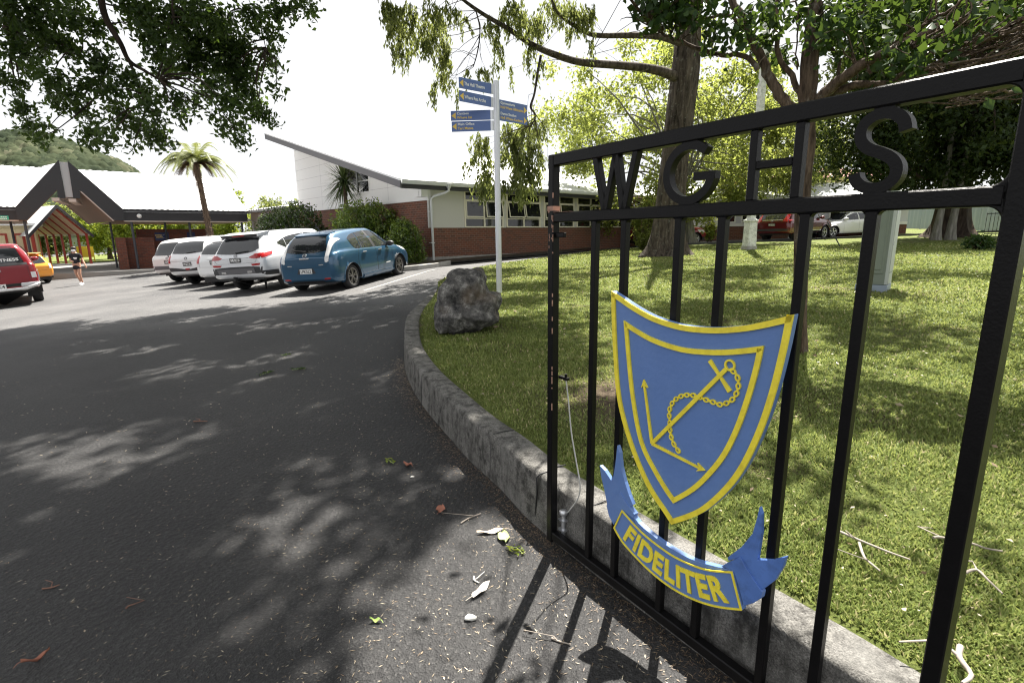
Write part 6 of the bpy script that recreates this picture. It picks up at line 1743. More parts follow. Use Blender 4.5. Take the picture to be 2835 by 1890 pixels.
def suv_stations(L, W, H, belt, hood, rake=.5, zb=.30, wsb=None, flat=False):
    h = W / 2
    ws_t, ws_b = L * .60, L * .765
    zb = zb + .09
    return [(0, zb + .16, h * .84, belt - .14, h * .78, belt - .12, h * .6), (.04, zb + .08, h * .92, belt - .08, h * .84, belt - .03, h * .66), (.12, zb + .03, h * .965, belt - .01, h * .885, belt + .10, h * .70), (rake * .6, zb, h * .99, belt, h * .92, belt + (H - belt) * .66, h * .70),
            (rake, zb, h, belt + .01, h * .93, H - .06, h * .70), (rake + .35, zb, h, belt, h * .945, H - .015, h * .715), (L * .42, zb, h, belt - .02, h * .95, H, h * .72), (ws_t, zb, h, belt - .04, h * .945, H - .03, h * .715), ((ws_t + ws_b) / 2, zb, h, belt - .05, h * .93, (H + hood) / 2 + .04, h * .70),
            (ws_b, zb, h, belt - .06, h * .90, hood + .05, h * .66), (L * .86, zb + .01, h * .985, hood - .05, h * .84, hood, h * .6), (L * .94, zb + .03, h * .94, hood - .12, h * .74, hood - .08, h * .5), (L * .98, zb + .07, h * .86, hood - .24, h * .64, hood - .2, h * .45), (L, zb + .16, h * .74, hood - .36, h * .55, hood - .33, h * .4)]

def std_glass(d, L, H, belt, rake, tint='car_glass', n=3):
    a0, a1 = rake + .28, L * .70
    zt = H - .12
    cuts = [(a0, L * .30), (L * .31, L * .475), (L * .50, L * .70)]
    z_b = belt + .035
    both(d, 'window', tint, [(a0, belt + .13), (a0 + .2, z_b + .02), (cuts[0][1], z_b)], [(a0 - .05, zt - .12), (a0 + .25, zt - .02), (cuts[0][1], zt)], nu=8)
    both(d, 'window', tint, [(cuts[1][0], z_b), (cuts[1][1], z_b - .015)], [(cuts[1][0], zt), (cuts[1][1], zt)], nu=8)
    both(d, 'window', tint, [(cuts[2][0], z_b - .015), (cuts[2][1], z_b - .035)], [(cuts[2][0] - .02, zt), (L * .58, zt - .03), (L * .635, zt - .14)], nu=10)
    d['patch']('windscreen', tint, 'F', [(-.62, belt + .03), (0, belt + .05), (.62, belt + .03)], [(-.52, H - .12), (0, H - .09), (.52, H - .12)], nu=12, nv=6)

def suv_detail(d):
    P = d['patch']
    P('rear_window', 'car_glass', 'B', [(-.70, 1.13), (0, 1.09), (.52, 1.13), (.70, 1.22)], [(-.60, 1.50), (0, 1.53), (.60, 1.50)], nu=16, nv=7)
    both(d, 'window', 'car_glass', [(.80, 1.30), (1.12, 1.16)], [(.82, 1.345), (1.12, 1.44)], nu=8)
    both(d, 'window', 'car_glass', [(1.15, 1.15), (1.5, 1.06), (2.1, 1.03)], [(1.15, 1.445), (1.5, 1.50), (2.1, 1.54)], nu=10)
    both(d, 'window', 'car_glass', [(2.16, 1.03), (3.2, 1.0)], [(2.14, 1.54), (2.5, 1.53), (2.85, 1.40)], nu=10)
    backpair(d, 'tail_light', 'lamp_red', [(.46, .985), (.62, .955), (.80, .96)], [(.46, 1.0), (.62, 1.06), (.83, 1.10)], nu=8, nv=5, off=.012)
    both(d, 'tail_light', 'lamp_red', [(.06, .955), (.42, 1.04)], [(.06, 1.08), (.50, 1.115)], nu=8, nv=5, off=.012)
    d['plate']('B', 0, .935, 'LLG382', True, .37, .13)
    P('lower_bumper', 'trim_dark', 'B', [(-.80, .555), (0, .55), (.80, .555)], [(-.84, .72), (-.4, .75), (.4, .75), (.84, .72)], nu=14, nv=5, off=.012)
    P('skid_plate', 'barge_grey', 'B', [(-.62, .56), (.62, .56)], [(-.68, .70), (.58, .71)], nu=12, nv=4, off=.022)
    both(d, 'arch_trim', 'trim_dark', [(.02, .50), (.55, .46)], [(.03, .62), (.52, .60)], nu=8, nv=4, off=.012)
    both(d, 'side_skirt', 'trim_dark', [(1.45, .42), (3.3, .42)], [(1.45, .52), (3.3, .52)], nu=12, nv=4, off=.012)
    backpair(d, 'reflector', 'lamp_red', [(.55, .765), (.78, .775)], [(.5, .815), (.80, .83)], nu=5, nv=3, off=.012)
    backpair(d, 'exhaust', 'silver', [(.36, .575), (.52, .577)], [(.36, .63), (.52, .632)], nu=4, nv=3, off=.035)
    badge(d, 0, 1.05, .05, 'silver', 'slash')
    wiper(d, [(0, 1.12), (.2, 1.14), (.42, 1.155)])
    m = MB(); yo = d['yo']
    m.add([(-.64, .28 - yo, 1.615), (.64, .28 - yo, 1.615), (.70, .75 - yo, 1.68), (-.70, .75 - yo, 1.68), (-.60, .30 - yo, 1.54), (.60, .30 - yo, 1.54), (.66, .7 - yo, 1.58), (-.66, .7 - yo, 1.58)], [(0, 1, 2, 3), (1, 5, 6, 2), (0, 3, 7, 4)])
    m.build('spoiler', M_['paint_silver'], d['root'])
    m = MB(); m.add([(-.635, .281 - yo, 1.612), (.635, .281 - yo, 1.612), (-.60, .302 - yo, 1.542), (.60, .302 - yo, 1.542), (.65, .62 - yo, 1.555), (-.65, .62 - yo, 1.555)], [(0, 1, 3, 2), (2, 3, 4, 5)]); m.build('spoiler_underside', M_['trim_dark'], d['root'])
    m = MB(); m.box(-.2, .2, .268 - yo, .29 - yo, 1.565, 1.59); m.build('brake_light', M_['lamp_red'], d['root'])
    m = MB(); m.tube([(-.05, -.08 - yo, .42), (-.05, .1 - yo, .40)], .035, 8); m.tube([(-.05, -.10 - yo, .43), (-.05, -.10 - yo, .49)], .03, 10); m.box(-.12, .0, -.07 - yo, -.03 - yo, .38, .47); m.build('tow_bar', M_['black'], d['root'])
    handles(d, (1.35, 2.3), 1.0, 'paint_silver'); mirrors(d, 3.15, 1.1, 'paint_silver'); antenna(d, 0, 1.0, 1.68, .2)
    d['seam']('B', [(-.72, 1.0), (-.66, .87), (-.5, .85), (0, .845), (.5, .85), (.66, .87), (.72, 1.0)]); d['seam']('B', [(-.44, .985), (0, .98), (.44, .985)], w=.012)
    for k in ('R', 'L'): d['seam'](k, [(1.4, .48), (1.28, .75), (1.3, 1.05)]); d['seam'](k, [(2.2, .48), (2.2, 1.02)])
suv = dict(st=suv_stations(4.7, 1.88, 1.68, 1.08, 1.08, .55, .30), ya=1.02, yb=3.72, wr=.365, tw=.90, spokes=5, ub=.36, detail=[suv_detail])
car = make_vehicle('parked_car', 'silver-white SUV parked beside the blue hatchback, plate LLG382', 'car', 'cars parked in the bay row', suv, 'paint_silver')
place(car, *D['car_suv'][:2], 15.2)

def hatch3_detail(d):
    P = d['patch']
    P('rear_window', 'car_glass', 'B', [(-.60, 1.10), (0, 1.07), (.60, 1.10)], [(-.55, 1.36), (0, 1.41), (.55, 1.36)], nu=14, nv=7)
    std_glass(d, 4.1, 1.5, .99, .5)
    backpair(d, 'tail_light', 'lamp_red', [(.62, .82), (.72, .82)], [(.64, 1.06), (.74, 1.05)], nu=5, nv=7, off=.014)
    backpair(d, 'tail_light', 'lamp_clear', [(.62, .70), (.72, .70)], [(.62, .81), (.72, .81)], nu=5, nv=3, off=.012)
    d['plate']('B', 0, .83, 'EWQ294', True, .36, .13)
    P('plate_garnish', 'paint_white', 'B', [(-.30, .915), (.30, .915)], [(-.30, .95), (.30, .95)], nu=8, nv=3, off=.03)
    wiper(d, [(0, 1.08), (.2, 1.10), (.36, 1.12)]); badge(d, 0, 1.0, .045)
    d['seam']('B', [(-.62, .70), (0, .68), (.62, .70)]); mirrors(d, 2.8, 1.05, 'paint_white'); handles(d, (1.3, 2.1), .92, 'paint_white')
    m = MB(); yo = d['yo']; m.box(-.52, .52, .42 - yo, .62 - yo, 1.445, 1.485); m.build('spoiler', M_['paint_white'], d['root'], bevel=.012)
hatch3 = dict(st=suv_stations(4.1, 1.70, 1.5, .99, .98, .5, .24), ya=.72, yb=3.28, wr=.315, tw=.82, detail=[hatch3_detail])
car = make_vehicle('parked_car', 'small white hatchback tucked behind the silver-white SUV in the row', 'car', 'cars parked in the bay row', hatch3, 'paint_white')
place(car, *D['car_hatch3'][:2], 15.2)

def wagon2_detail(d):
    P = d['patch']
    P('rear_window', 'car_glass', 'B', [(-.66, 1.16), (0, 1.13), (.66, 1.16)], [(-.58, 1.50), (0, 1.53), (.58, 1.50)], nu=14, nv=7)
    std_glass(d, 4.4, 1.66, 1.08, .5)
    backpair(d, 'tail_light', 'lamp_red', [(.70, .84), (.80, .84)], [(.70, 1.10), (.79, 1.08)], nu=5, nv=7, off=.014)
    d['plate']('B', .02, .79, 'GJP987', True, .36, .13)
    badge(d, 0, .98, .05, 'black'); wiper(d, [(0, 1.15), (.2, 1.165), (.38, 1.175)])
    P('lower_bumper', 'trim_dark', 'B', [(-.78, .55), (0, .545), (.78, .55)], [(-.84, .70), (-.35, .65), (0, .61), (.35, .65), (.84, .70)], nu=16, nv=4, off=.012)
    P('fog_light', 'lamp_red', 'B', [(-.07, .59), (.07, .59)], [(-.1, .64), (.1, .64)], nu=5, nv=3, off=.014)
    d['seam']('B', [(-.72, .90), (0, .885), (.72, .90)]); mirrors(d, 3.0, 1.12, 'paint_white'); handles(d, (1.35, 2.2), 1.0, 'paint_white'); antenna(d, .0, 1.2, 1.66, .12)
wag2 = dict(st=suv_stations(4.4, 1.83, 1.66, 1.08, 1.07, .5, .29), ya=.92, yb=3.57, wr=.345, tw=.88, detail=[wagon2_detail], ub=.36)
car = make_vehicle('parked_car', 'white SUV with a low-set plate, second from the far end of the row', 'car', 'cars parked in the bay row', wag2, 'paint_white')
place(car, *D['car_wagon2'][:2], 15.2)

def wagon1_detail(d):
    P = d['patch']
    P('rear_window', 'car_glass', 'B', [(-.74, 1.10), (0, 1.08), (.74, 1.10)], [(-.62, 1.52), (0, 1.54), (.62, 1.52)], nu=14, nv=7)
    std_glass(d, 4.6, 1.68, 1.07, .42)
    backpair(d, 'tail_light', 'lamp_clear', [(.73, .90), (.82, .90)], [(.72, 1.08), (.80, 1.06)], nu=5, nv=5, off=.014)
    d['plate']('B', 0, .84, 'ENZ271', True, .38, .14)
    wiper(d, [(0, 1.07), (.06, 1.0), (.12, .94)]); badge(d, -.05, .98, .05, 'silver', 'slash')
    P('lower_bumper', 'barge_grey', 'B', [(-.80, .56), (0, .55), (.80, .56)], [(-.84, .70), (0, .69), (.84, .70)], nu=14, nv=4, off=.012)
    backpair(d, 'reflector', 'lamp_red', [(.76, .68), (.84, .69)], [(.76, .73), (.84, .74)], nu=4, nv=3, off=.014)
    d['seam']('B', [(-.72, .74), (0, .72), (.72, .74)]); mirrors(d, 3.1, 1.12, 'paint_pearl'); handles(d, (1.4, 2.25), 1.0, 'paint_pearl')
wag1 = dict(st=suv_stations(4.6, 1.80, 1.68, 1.07, 1.07, .42, .30), ya=.95, yb=3.62, wr=.35, tw=.87, detail=[wagon1_detail], ub=.37)
car = make_vehicle('parked_car', 'pearl white station wagon at the far end of the row, nearest the brick wall', 'car', 'cars parked in the bay row', wag1, 'paint_pearl')
place(car, *D['car_wagon1'][:2], 15.2)

# ---- red utility truck with canopy
def ute_detail(d):
    P = d['patch']; yo = d['yo']
    P('canopy_window', 'car_glass', 'B', [(-.70, 1.24), (0, 1.24), (.70, 1.24)], [(-.58, 1.72), (0, 1.74), (.58, 1.72)], nu=14, nv=7)
    P('canopy_trim', 'trim_dark', 'B', [(-.76, 1.17), (.76, 1.17)], [(-.75, 1.235), (.75, 1.235)], nu=14, nv=3, off=.008)
    backpair(d, 'tail_light', 'lamp_red', [(.78, .95), (.88, .95)], [(.78, 1.14), (.87, 1.14)], nu=5, nv=5, off=.016)
    backpair(d, 'tail_light', 'lamp_clear', [(.78, .78), (.88, .78)], [(.78, .945), (.88, .945)], nu=5, nv=4, off=.015)
    P('lower_panel', 'black', 'B', [(-.84, .42), (.84, .42)], [(-.84, .66), (.84, .66)], nu=14, nv=4, off=.01)
    d['plate']('B', -.02, .60, 'RUK4', False, .40, .14, .03)
    m = MB(); m.tube([(-.90, -.02 - yo, .60), (-.78, -.16 - yo, .56), (-.60, -.2 - yo, .50), (.60, -.2 - yo, .50), (.78, -.16 - yo, .56), (.90, -.02 - yo, .60)], .045, 10); m.build('step_bumper', M_['silver'], d['root'])
    for s_ in (-1, 1):
        m = MB(); m.box(s_ * .70 - .2, s_ * .70 + .2, -.10 - yo, .10 - yo, .55, .66); m.build('bumper_corner', M_['silver'], d['root'], bevel=.02)
    m = MB(); l, n_ = d['hit']('B', 0, 1.05); m.bar(l + Vector((-.16, -.02, 0)), l + Vector((.16, -.02, 0)), .03, .07); m.build('tailgate_handle', M_['silver'], d['root'], bevel=.008)
    badge(d, 0, .88, .07); m = MB(); l, n_ = d['hit']('B', 0, 1.20); m.bar(l + Vector((0, -.02, -.05)), l + Vector((0, -.02, .03)), .04, .03); m.bar(l + Vector((.55, -.02, .04)), l + Vector((.67, -.02, .04)), .04, .03); m.build('lock', M_['trim_dark'], d['root'])
    for s_ in (-1, 1):
        m = MB(); m.box(s_ * .70 - .13, s_ * .70 + .13, .62 - yo, .64 - yo, .22, .58); m.build('mud_flap', M_['rubber'], d['root'])
    m = MB(); m.tube([(-.02, -.24 - yo, .44), (-.02, -.02 - yo, .40)], .03, 8); m.lathe([(0, .05), (.03, .035), (.035, 0), (.02, -.03)], 12, 'z', (-.02, -.26 - yo, .48)); m.build('tow_ball', M_['silver'], d['root'])
    def put(name, txt, x0, z0, size, wtarget):
        to = text_mesh(name, txt, size, M_['white_paint'], d['root'], Matrix.Identity(4), .001, 'LEFT', 1, .002)
        wd = max(v.co.x for v in to.data.vertices)
        k = wtarget / wd
        for v in to.data.vertices:
            x, z = x0 + v.co.x * k, z0 + v.co.y
            l_, n2 = d['hit']('B', x, z)
            if l_ is not None: v.co = l_ + n2 * (.010 + v.co.z)
    put('lettering', '6POUNDS FITNESS', -.62, 1.30, .11, 1.22)
    m = MB()      # pale figure emblem above the words
    for (x, z, r_) in ((-.26, 1.62, .05), (-.20, 1.57, .055), (-.13, 1.52, .055), (-.08, 1.46, .045), (-.05, 1.42, .03)):
        l_, n2 = d['hit']('B', x, z); m.lathe([(0, -.004), (r_ * .9, -.004), (r_, 0)], 14, 'y', tuple(l_ + n2 * .012))
    m.build('emblem', M_['white_paint'], d['root'])
    both(d, 'window', 'car_glass', [(.45, 1.28), (1.5, 1.28)], [(.5, 1.70), (1.5, 1.72)], nu=8)
    both(d, 'window', 'car_glass', [(2.1, 1.22), (2.85, 1.2)], [(2.1, 1.70), (2.8, 1.72)], nu=8)
    both(d, 'window', 'car_glass', [(2.92, 1.2), (3.85, 1.16)], [(2.9, 1.72), (3.1, 1.70), (3.45, 1.52)], nu=8)
    d['seam']('B', [(-.74, .70), (-.74, 1.15)]); d['seam']('B', [(.74, .70), (.74, 1.15)]); mirrors(d, 3.75, 1.28, 'paint_red')
ute = dict(st=[(0, .55, .86, 1.16, .82, 1.18, .62), (.03, .52, .90, 1.17, .86, 1.24, .66), (.10, .50, .915, 1.18, .88, 1.50, .66), (.20, .48, .92, 1.18, .88, 1.72, .66), (.34, .46, .925, 1.18, .885, 1.79, .67), (1.2, .46, .925, 1.18, .89, 1.815, .68), (2.4, .46, .925, 1.17, .89, 1.82, .69), (3.1, .46, .925, 1.15, .88, 1.79, .68), (3.6, .46, .925, 1.13, .87, 1.50, .66), (4.05, .46, .925, 1.11, .86, 1.22, .64), (4.6, .46, .92, 1.06, .82, 1.14, .62), (5.05, .5, .88, .96, .74, 1.02, .5), (5.25, .56, .78, .82, .62, .86, .45)],
           ya=1.25, yb=4.33, wr=.385, tw=.90, detail=[ute_detail], ub=.40, tyre_w=.25)
car = make_vehicle('utility_truck', 'dark red utility truck with a canopy and white lettering on its rear window', 'truck', None, ute, 'paint_red')
hd = -44
fx, fy = math.sin(R(hd)), math.cos(R(hd)); rx_, ry_ = math.cos(R(hd)), -math.sin(R(hd))
place(car, -16.55, 16.95, -42)
car.matrix_world = car.matrix_world @ Matrix.Scale(1.07, 4)

def orange_detail(d):
    P = d['patch']; yo = d['yo']
    P('rear_window', 'car_glass', 'B', [(-.58, .99), (0, .97), (.58, .99)], [(-.52, 1.30), (0, 1.33), (.52, 1.30)], nu=12, nv=6)
    std_glass(d, 4.0, 1.45, .95, .5)
    backpair(d, 'tail_light', 'lamp_clear', [(.64, .72), (.74, .72)], [(.66, .95), (.74, .93)], nu=5, nv=5, off=.014)
    both(d, 'tail_light', 'lamp_red', [(.06, .74), (.22, .78)], [(.10, .92), (.3, .95)], nu=5, nv=5, off=.014)
    d['plate']('B', 0, .66, '', False)
    m = MB(); m.box(-.55, .55, .28 - yo, .6 - yo, 1.42, 1.47); m.build('spoiler', M_['paint_orange'], d['root'], bevel=.015); mirrors(d, 2.75, 1.02, 'paint_orange')
    d['seam']('B', [(-.6, .66), (0, .645), (.6, .66)])
orange = dict(st=suv_stations(4.0, 1.72, 1.45, .95, .93, .5, .22), ya=.72, yb=3.28, wr=.31, tw=.84, detail=[orange_detail])
car = make_vehicle('parked_car', 'bright orange hatchback mostly hidden behind the red utility truck', 'car', None, orange, 'paint_orange')
place(car, D['orange'][0] - 1.2, D['orange'][1] + .5, -62)

def crv_detail(d):
    P = d['patch']; yo = d['yo']
    P('rear_window', 'car_glass', 'B', [(-.66, 1.16), (0, 1.13), (.66, 1.16)], [(-.58, 1.52), (0, 1.55), (.58, 1.52)], nu=14, nv=6)
    std_glass(d, 4.6, 1.68, 1.09, .55)
    backpair(d, 'tail_light', 'lamp_red', [(.56, 1.02), (.80, 1.0)], [(.66, 1.40), (.74, 1.36)], nu=6, nv=8, off=.014)
    both(d, 'tail_light', 'lamp_red', [(.08, 1.0), (.30, 1.06)], [(.12, 1.10), (.38, 1.12)], nu=6, nv=4, off=.014)
    P('trim_bar', 'silver', 'B', [(-.54, 1.08), (.54, 1.08)], [(-.54, 1.115), (.54, 1.115)], nu=10, nv=3, off=.014)
    d['plate']('B', 0, .87, 'LZJ107', True, .38, .14)
    P('lower_bumper', 'trim_dark', 'B', [(-.80, .56), (0, .555), (.80, .56)], [(-.84, .66), (0, .68), (.84, .66)], nu=14, nv=4, off=.012)
    both(d, 'side_skirt', 'trim_dark', [(1.4, .40), (3.3, .40)], [(1.4, .50), (3.3, .50)], nu=12, nv=3, off=.012)
    both(d, 'sill_strip', 'silver', [(1.4, .505), (3.3, .505)], [(1.4, .535), (3.3, .535)], nu=12, nv=3, off=.014)
    mirrors(d, 3.1, 1.14, 'paint_maroon'); handles(d, (1.4, 2.25), 1.0, 'paint_maroon'); badge(d, 0, 1.02, .05)
    for k in ('R', 'L'): d['seam'](k, [(1.35, .5), (1.3, 1.05)]); d['seam'](k, [(2.25, .5), (2.25, 1.05)])
crv = dict(st=suv_stations(4.6, 1.85, 1.68, 1.09, 1.07, .55, .30), ya=.95, yb=3.61, wr=.36, tw=.90, spokes=5, split=False, detail=[crv_detail], ub=.36)
car = make_vehicle('parked_car', 'maroon SUV parked beyond the lawn behind the white pole', 'car', 'cars beyond the lawn', crv, 'paint_maroon')
place(car, 14.15, 27.75, 56)

def sedan_detail(d):
    L, H, belt = 4.4, 1.42, .93
    both(d, 'window', 'car_glass', [(1.2, .97), (1.95, .945)], [(1.35, 1.27), (1.95, 1.31)], nu=8)
    both(d, 'window', 'car_glass', [(2.02, .945), (2.95, .92)], [(2.0, 1.31), (2.2, 1.30), (2.55, 1.17)], nu=8)
    d['patch']('windscreen', 'car_glass', 'F', [(-.6, .95), (0, .97), (.6, .95)], [(-.5, 1.32), (0, 1.34), (.5, 1.32)], nu=12, nv=6)
    both(d, 'headlight', 'lamp_clear', [(4.0, .62), (4.25, .60)], [(3.9, .72), (4.22, .68)], nu=5, nv=3)
    both(d, 'tail_light', 'lamp_red', [(.05, .72), (.3, .74)], [(.08, .88), (.32, .88)], nu=5, nv=3)
    mirrors(d, 2.85, 1.0, 'paint_white'); handles(d, (1.5, 2.35), .82, 'paint_white')
    for k in ('R', 'L'): d['seam'](k, [(2.0, .3), (2.0, .93)]); d['seam'](k, [(2.95, .3), (3.0, .9)]); d['seam'](k, [(1.15, .5), (1.2, .93)])
sedan = dict(st=[(0, .4, .70, .80, .62, .82, .4), (.06, .32, .80, .88, .72, .92, .5), (.4, .25, .85, .93, .78, .98, .56), (.75, .22, .86, .94, .79, 1.04, .56), (1.15, .2, .865, .94, .80, 1.27, .55), (1.6, .19, .865, .93, .81, 1.40, .56), (2.1, .19, .865, .92, .81, 1.41, .56), (2.5, .19, .865, .91, .80, 1.28, .55), (3.0, .19, .86, .88, .76, .98, .54), (3.5, .2, .85, .82, .70, .88, .5), (4.0, .22, .80, .72, .62, .77, .45), (4.3, .27, .70, .60, .52, .64, .4), (4.4, .34, .6, .52, .45, .55, .35)],
             ya=.95, yb=3.62, wr=.315, tw=.85, spokes=5, split=False, detail=[sedan_detail])
car = make_vehicle('parked_car', 'white sedan parked side-on beyond the lawn, nose towards the maroon SUV', 'car', 'cars beyond the lawn', sedan, 'paint_white')
hd = -100
fx, fy = math.sin(R(hd)), math.cos(R(hd))
ftx, fty = 18.1, 29.9      # front left wheel
place(car, ftx - fx * 2.67 + .75 * math.cos(R(hd)), fty - fy * 2.67 - .75 * math.sin(R(hd)), hd)
redh = dict(st=suv_stations(3.9, 1.70, 1.5, .98, .95, .5, .24), ya=.68, yb=3.18, wr=.31, tw=.82, detail=[lambda d: (std_glass(d, 3.9, 1.5, .98, .5), d['patch']('rear_window', 'car_glass', 'B', [(-.58, 1.05), (.58, 1.05)], [(-.5, 1.36), (.5, 1.36)]), both(d, 'headlight', 'lamp_clear', [(3.35, .66), (3.7, .62)], [(3.25, .8), (3.65, .74)], nu=5, nv=3), mirrors(d, 2.7, 1.05, 'paint_red'))])
car = make_vehicle('parked_car', 'bright red hatchback mostly hidden behind the big tree trunk', 'car', 'cars beyond the lawn', redh, 'paint_red')
place(car, 7.1, 28.1, 78)

# ================================================================== walking person
def skin_mesh(name, V, E, rad, mat, parent, sub=2):
    me = bpy.data.meshes.new(name); me.from_pydata(V, E, []); o = bpy.data.objects.new(name, me); COL.objects.link(o)
    md = o.modifiers.new('s', 'SKIN'); md.use_smooth_shade = True; sb = o.modifiers.new('u', 'SUBSURF'); sb.levels = sub; sb.render_levels = sub
    for i, r_ in enumerate(rad):
        me.skin_vertices[0].data[i].radius = r_ if isinstance(r_, tuple) else (r_, r_)
    me.skin_vertices[0].data[0].use_root = True
    dg = bpy.context.evaluated_depsgraph_get(); m2 = bpy.data.meshes.new_from_object(o.evaluated_get(dg))
    bpy.data.objects.remove(o); bpy.data.meshes.remove(me)
    for p in m2.polygons: p.use_smooth = True
    m2.materials.clear(); m2.materials.append(mat)
    o = bpy.data.objects.new(name, m2); COL.objects.link(o)
    if parent: o.parent = parent
    return o
px_, py_ = D['person'][0], D['person'][1]
per = empty('person', (px_, py_, gz(px_, py_)), R(12), 'person walking in black T-shirt and shorts, white face mask and white shoes', 'person')
# local: faces -y (towards the camera), x to the right as seen from behind the camera
J = {'pel': (0, 0, .92), 'wai': (0, 0, 1.06), 'che': (0, .01, 1.26), 'nb': (0, .0, 1.40), 'nk': (0, -.01, 1.46), 'hd': (0, -.03, 1.54), 'hd2': (0, -.035, 1.62),
     'ls': (.16, 0, 1.36), 'le': (.25, .03, 1.11), 'lw': (.36, -.05, .90), 'lh': (.385, -.07, .83), 'rs': (-.16, 0, 1.36), 're': (-.22, .02, 1.12), 'rw': (-.08, -.22, 1.06), 'rh': (-.02, -.25, 1.07),
     'lhp': (.09, 0, .88), 'lk': (.11, -.10, .48), 'la': (.13, -.03, .09), 'lt': (.14, -.15, .05), 'rhp': (-.09, 0, .88), 'rk': (-.07, -.01, .49), 'ra': (-.04, .18, .13), 'rt': (-.03, .09, .05)}
names = list(J); ix = {n: i for i, n in enumerate(names)}
E_ = [('pel', 'wai'), ('wai', 'che'), ('che', 'nb'), ('nb', 'nk'), ('nk', 'hd'), ('hd', 'hd2'), ('nb', 'ls'), ('ls', 'le'), ('le', 'lw'), ('lw', 'lh'), ('nb', 'rs'), ('rs', 're'), ('re', 'rw'), ('rw', 'rh'), ('pel', 'lhp'), ('lhp', 'lk'), ('lk', 'la'), ('la', 'lt'), ('pel', 'rhp'), ('rhp', 'rk'), ('rk', 'ra'), ('ra', 'rt')]
rd = {'pel': (.15, .11), 'wai': (.135, .10), 'che': (.15, .105), 'nb': (.10, .07), 'nk': .052, 'hd': (.072, .085), 'hd2': (.072, .088), 'ls': .055, 'le': .042, 'lw': .03, 'lh': (.035, .02), 'rs': .055, 're': .042, 'rw': .03, 'rh': (.035, .02), 'lhp': .088, 'lk': .055, 'la': .036, 'lt': .03, 'rhp': .088, 'rk': .055, 'ra': .036, 'rt': .03}
body = skin_mesh('body', [J[n] for n in names], [(ix[a], ix[b]) for a, b in E_], [rd[n] for n in names], M_['skin'], per)
# fingers
for base, out, nm in ((Vector(J['lh']), Vector((.05, -.03, -.09)), 'l'), (Vector(J['rh']), Vector((.09, -.03, .0)), 'r')):
    m = MB(); sd = out.cross(Vector((0, 1, 0))).normalized()
    for k, l_ in zip((-1.5, -.5, .5, 1.5), (.85, 1, .95, .75)):
        b0 = base + sd * k * .018; m.tube([b0, b0 + out * .5 * l_, b0 + out * .9 * l_ + Vector((0, -.015, 0))], [.009, .008, .006], 6)
    m.tube([base - sd * .03, base - sd * .05 + out * .35, base - sd * .045 + out * .6], [.010, .009, .007], 6)
    m.build('fingers', M_['skin'], body)
g = 1.18
shirt = skin_mesh('t_shirt', [(0, 0, .93), J['wai'], J['che'], (0, 0, 1.40), (0, -.005, 1.435), J['ls'], (.225, .02, 1.19), J['rs'], (-.205, .015, 1.20)], [(0, 1), (1, 2), (2, 3), (3, 4), (3, 5), (5, 6), (3, 7), (7, 8)], [(.165, .13), (.16, .125), (.172, .13), (.115, .088), (.066, .06), .076, .07, .076, .07], M_['cloth_black'], per)
shorts = skin_mesh('shorts', [(0, 0, .95), (0, 0, .87), (.095, -.01, .82), (.105, -.05, .66), (-.095, 0, .82), (-.085, -.005, .66)], [(0, 1), (1, 2), (2, 3), (1, 4), (4, 5)], [(.155, .12), (.15, .118), .105, .098, .105, .098], M_['cloth_black'], per)
for (a, t) in (('la', 'lt'), ('ra', 'rt')):
    A_, T_ = Vector(J[a]), Vector(J[t]); d_ = (T_ - A_).normalized()
    skin_mesh('shoe', [tuple(A_ - d_ * .05 + Vector((0, 0, -.035))), tuple(A_ + Vector((0, 0, -.025))), tuple(A_ + d_ * .10 + Vector((0, 0, -.025))), tuple(A_ + d_ * .19 + Vector((0, 0, -.03)))], [(0, 1), (1, 2), (2, 3)], [.045, .055, .05, .036], M_['white_paint'], per, 2)
m = MB(); m.lathe([(0.085, -.02), (.096, .03), (.09, .075), (.06, .11), (0, .122)], 20, 'z', (0, -.02, 1.60)); hr = m.build('hair', M_['hair'], per)
m = MB(); m.lathe([(.03, -.06), (.05, -.03), (.052, 0), (.03, .03)], 12, 'z', (0, .09, 1.56)); m.build('bun', M_['hair'], hr)
m = MB(); m.lathe([(.02, -.065), (.062, -.05), (.078, -.01), (.07, .03), (.03, .045)], 18, 'z', (0, -.062, 1.545)); mk = m.build('face_mask', M_['white_paint'], per)
m = MB()
for s_ in (-1, 1): m.lathe([(0, -.004), (.011, 0), (0, .004)], 10, 'y', (s_ * .03, -.122, 1.615))
m.build('eyes', M_['black'], per)
m = MB(); m.box(-.01, .13, -.142, -.138, 1.19, 1.24); m.box(.02, .11, -.142, -.138, 1.155, 1.18); m.build('shirt_print', M_['white_paint'], shirt)
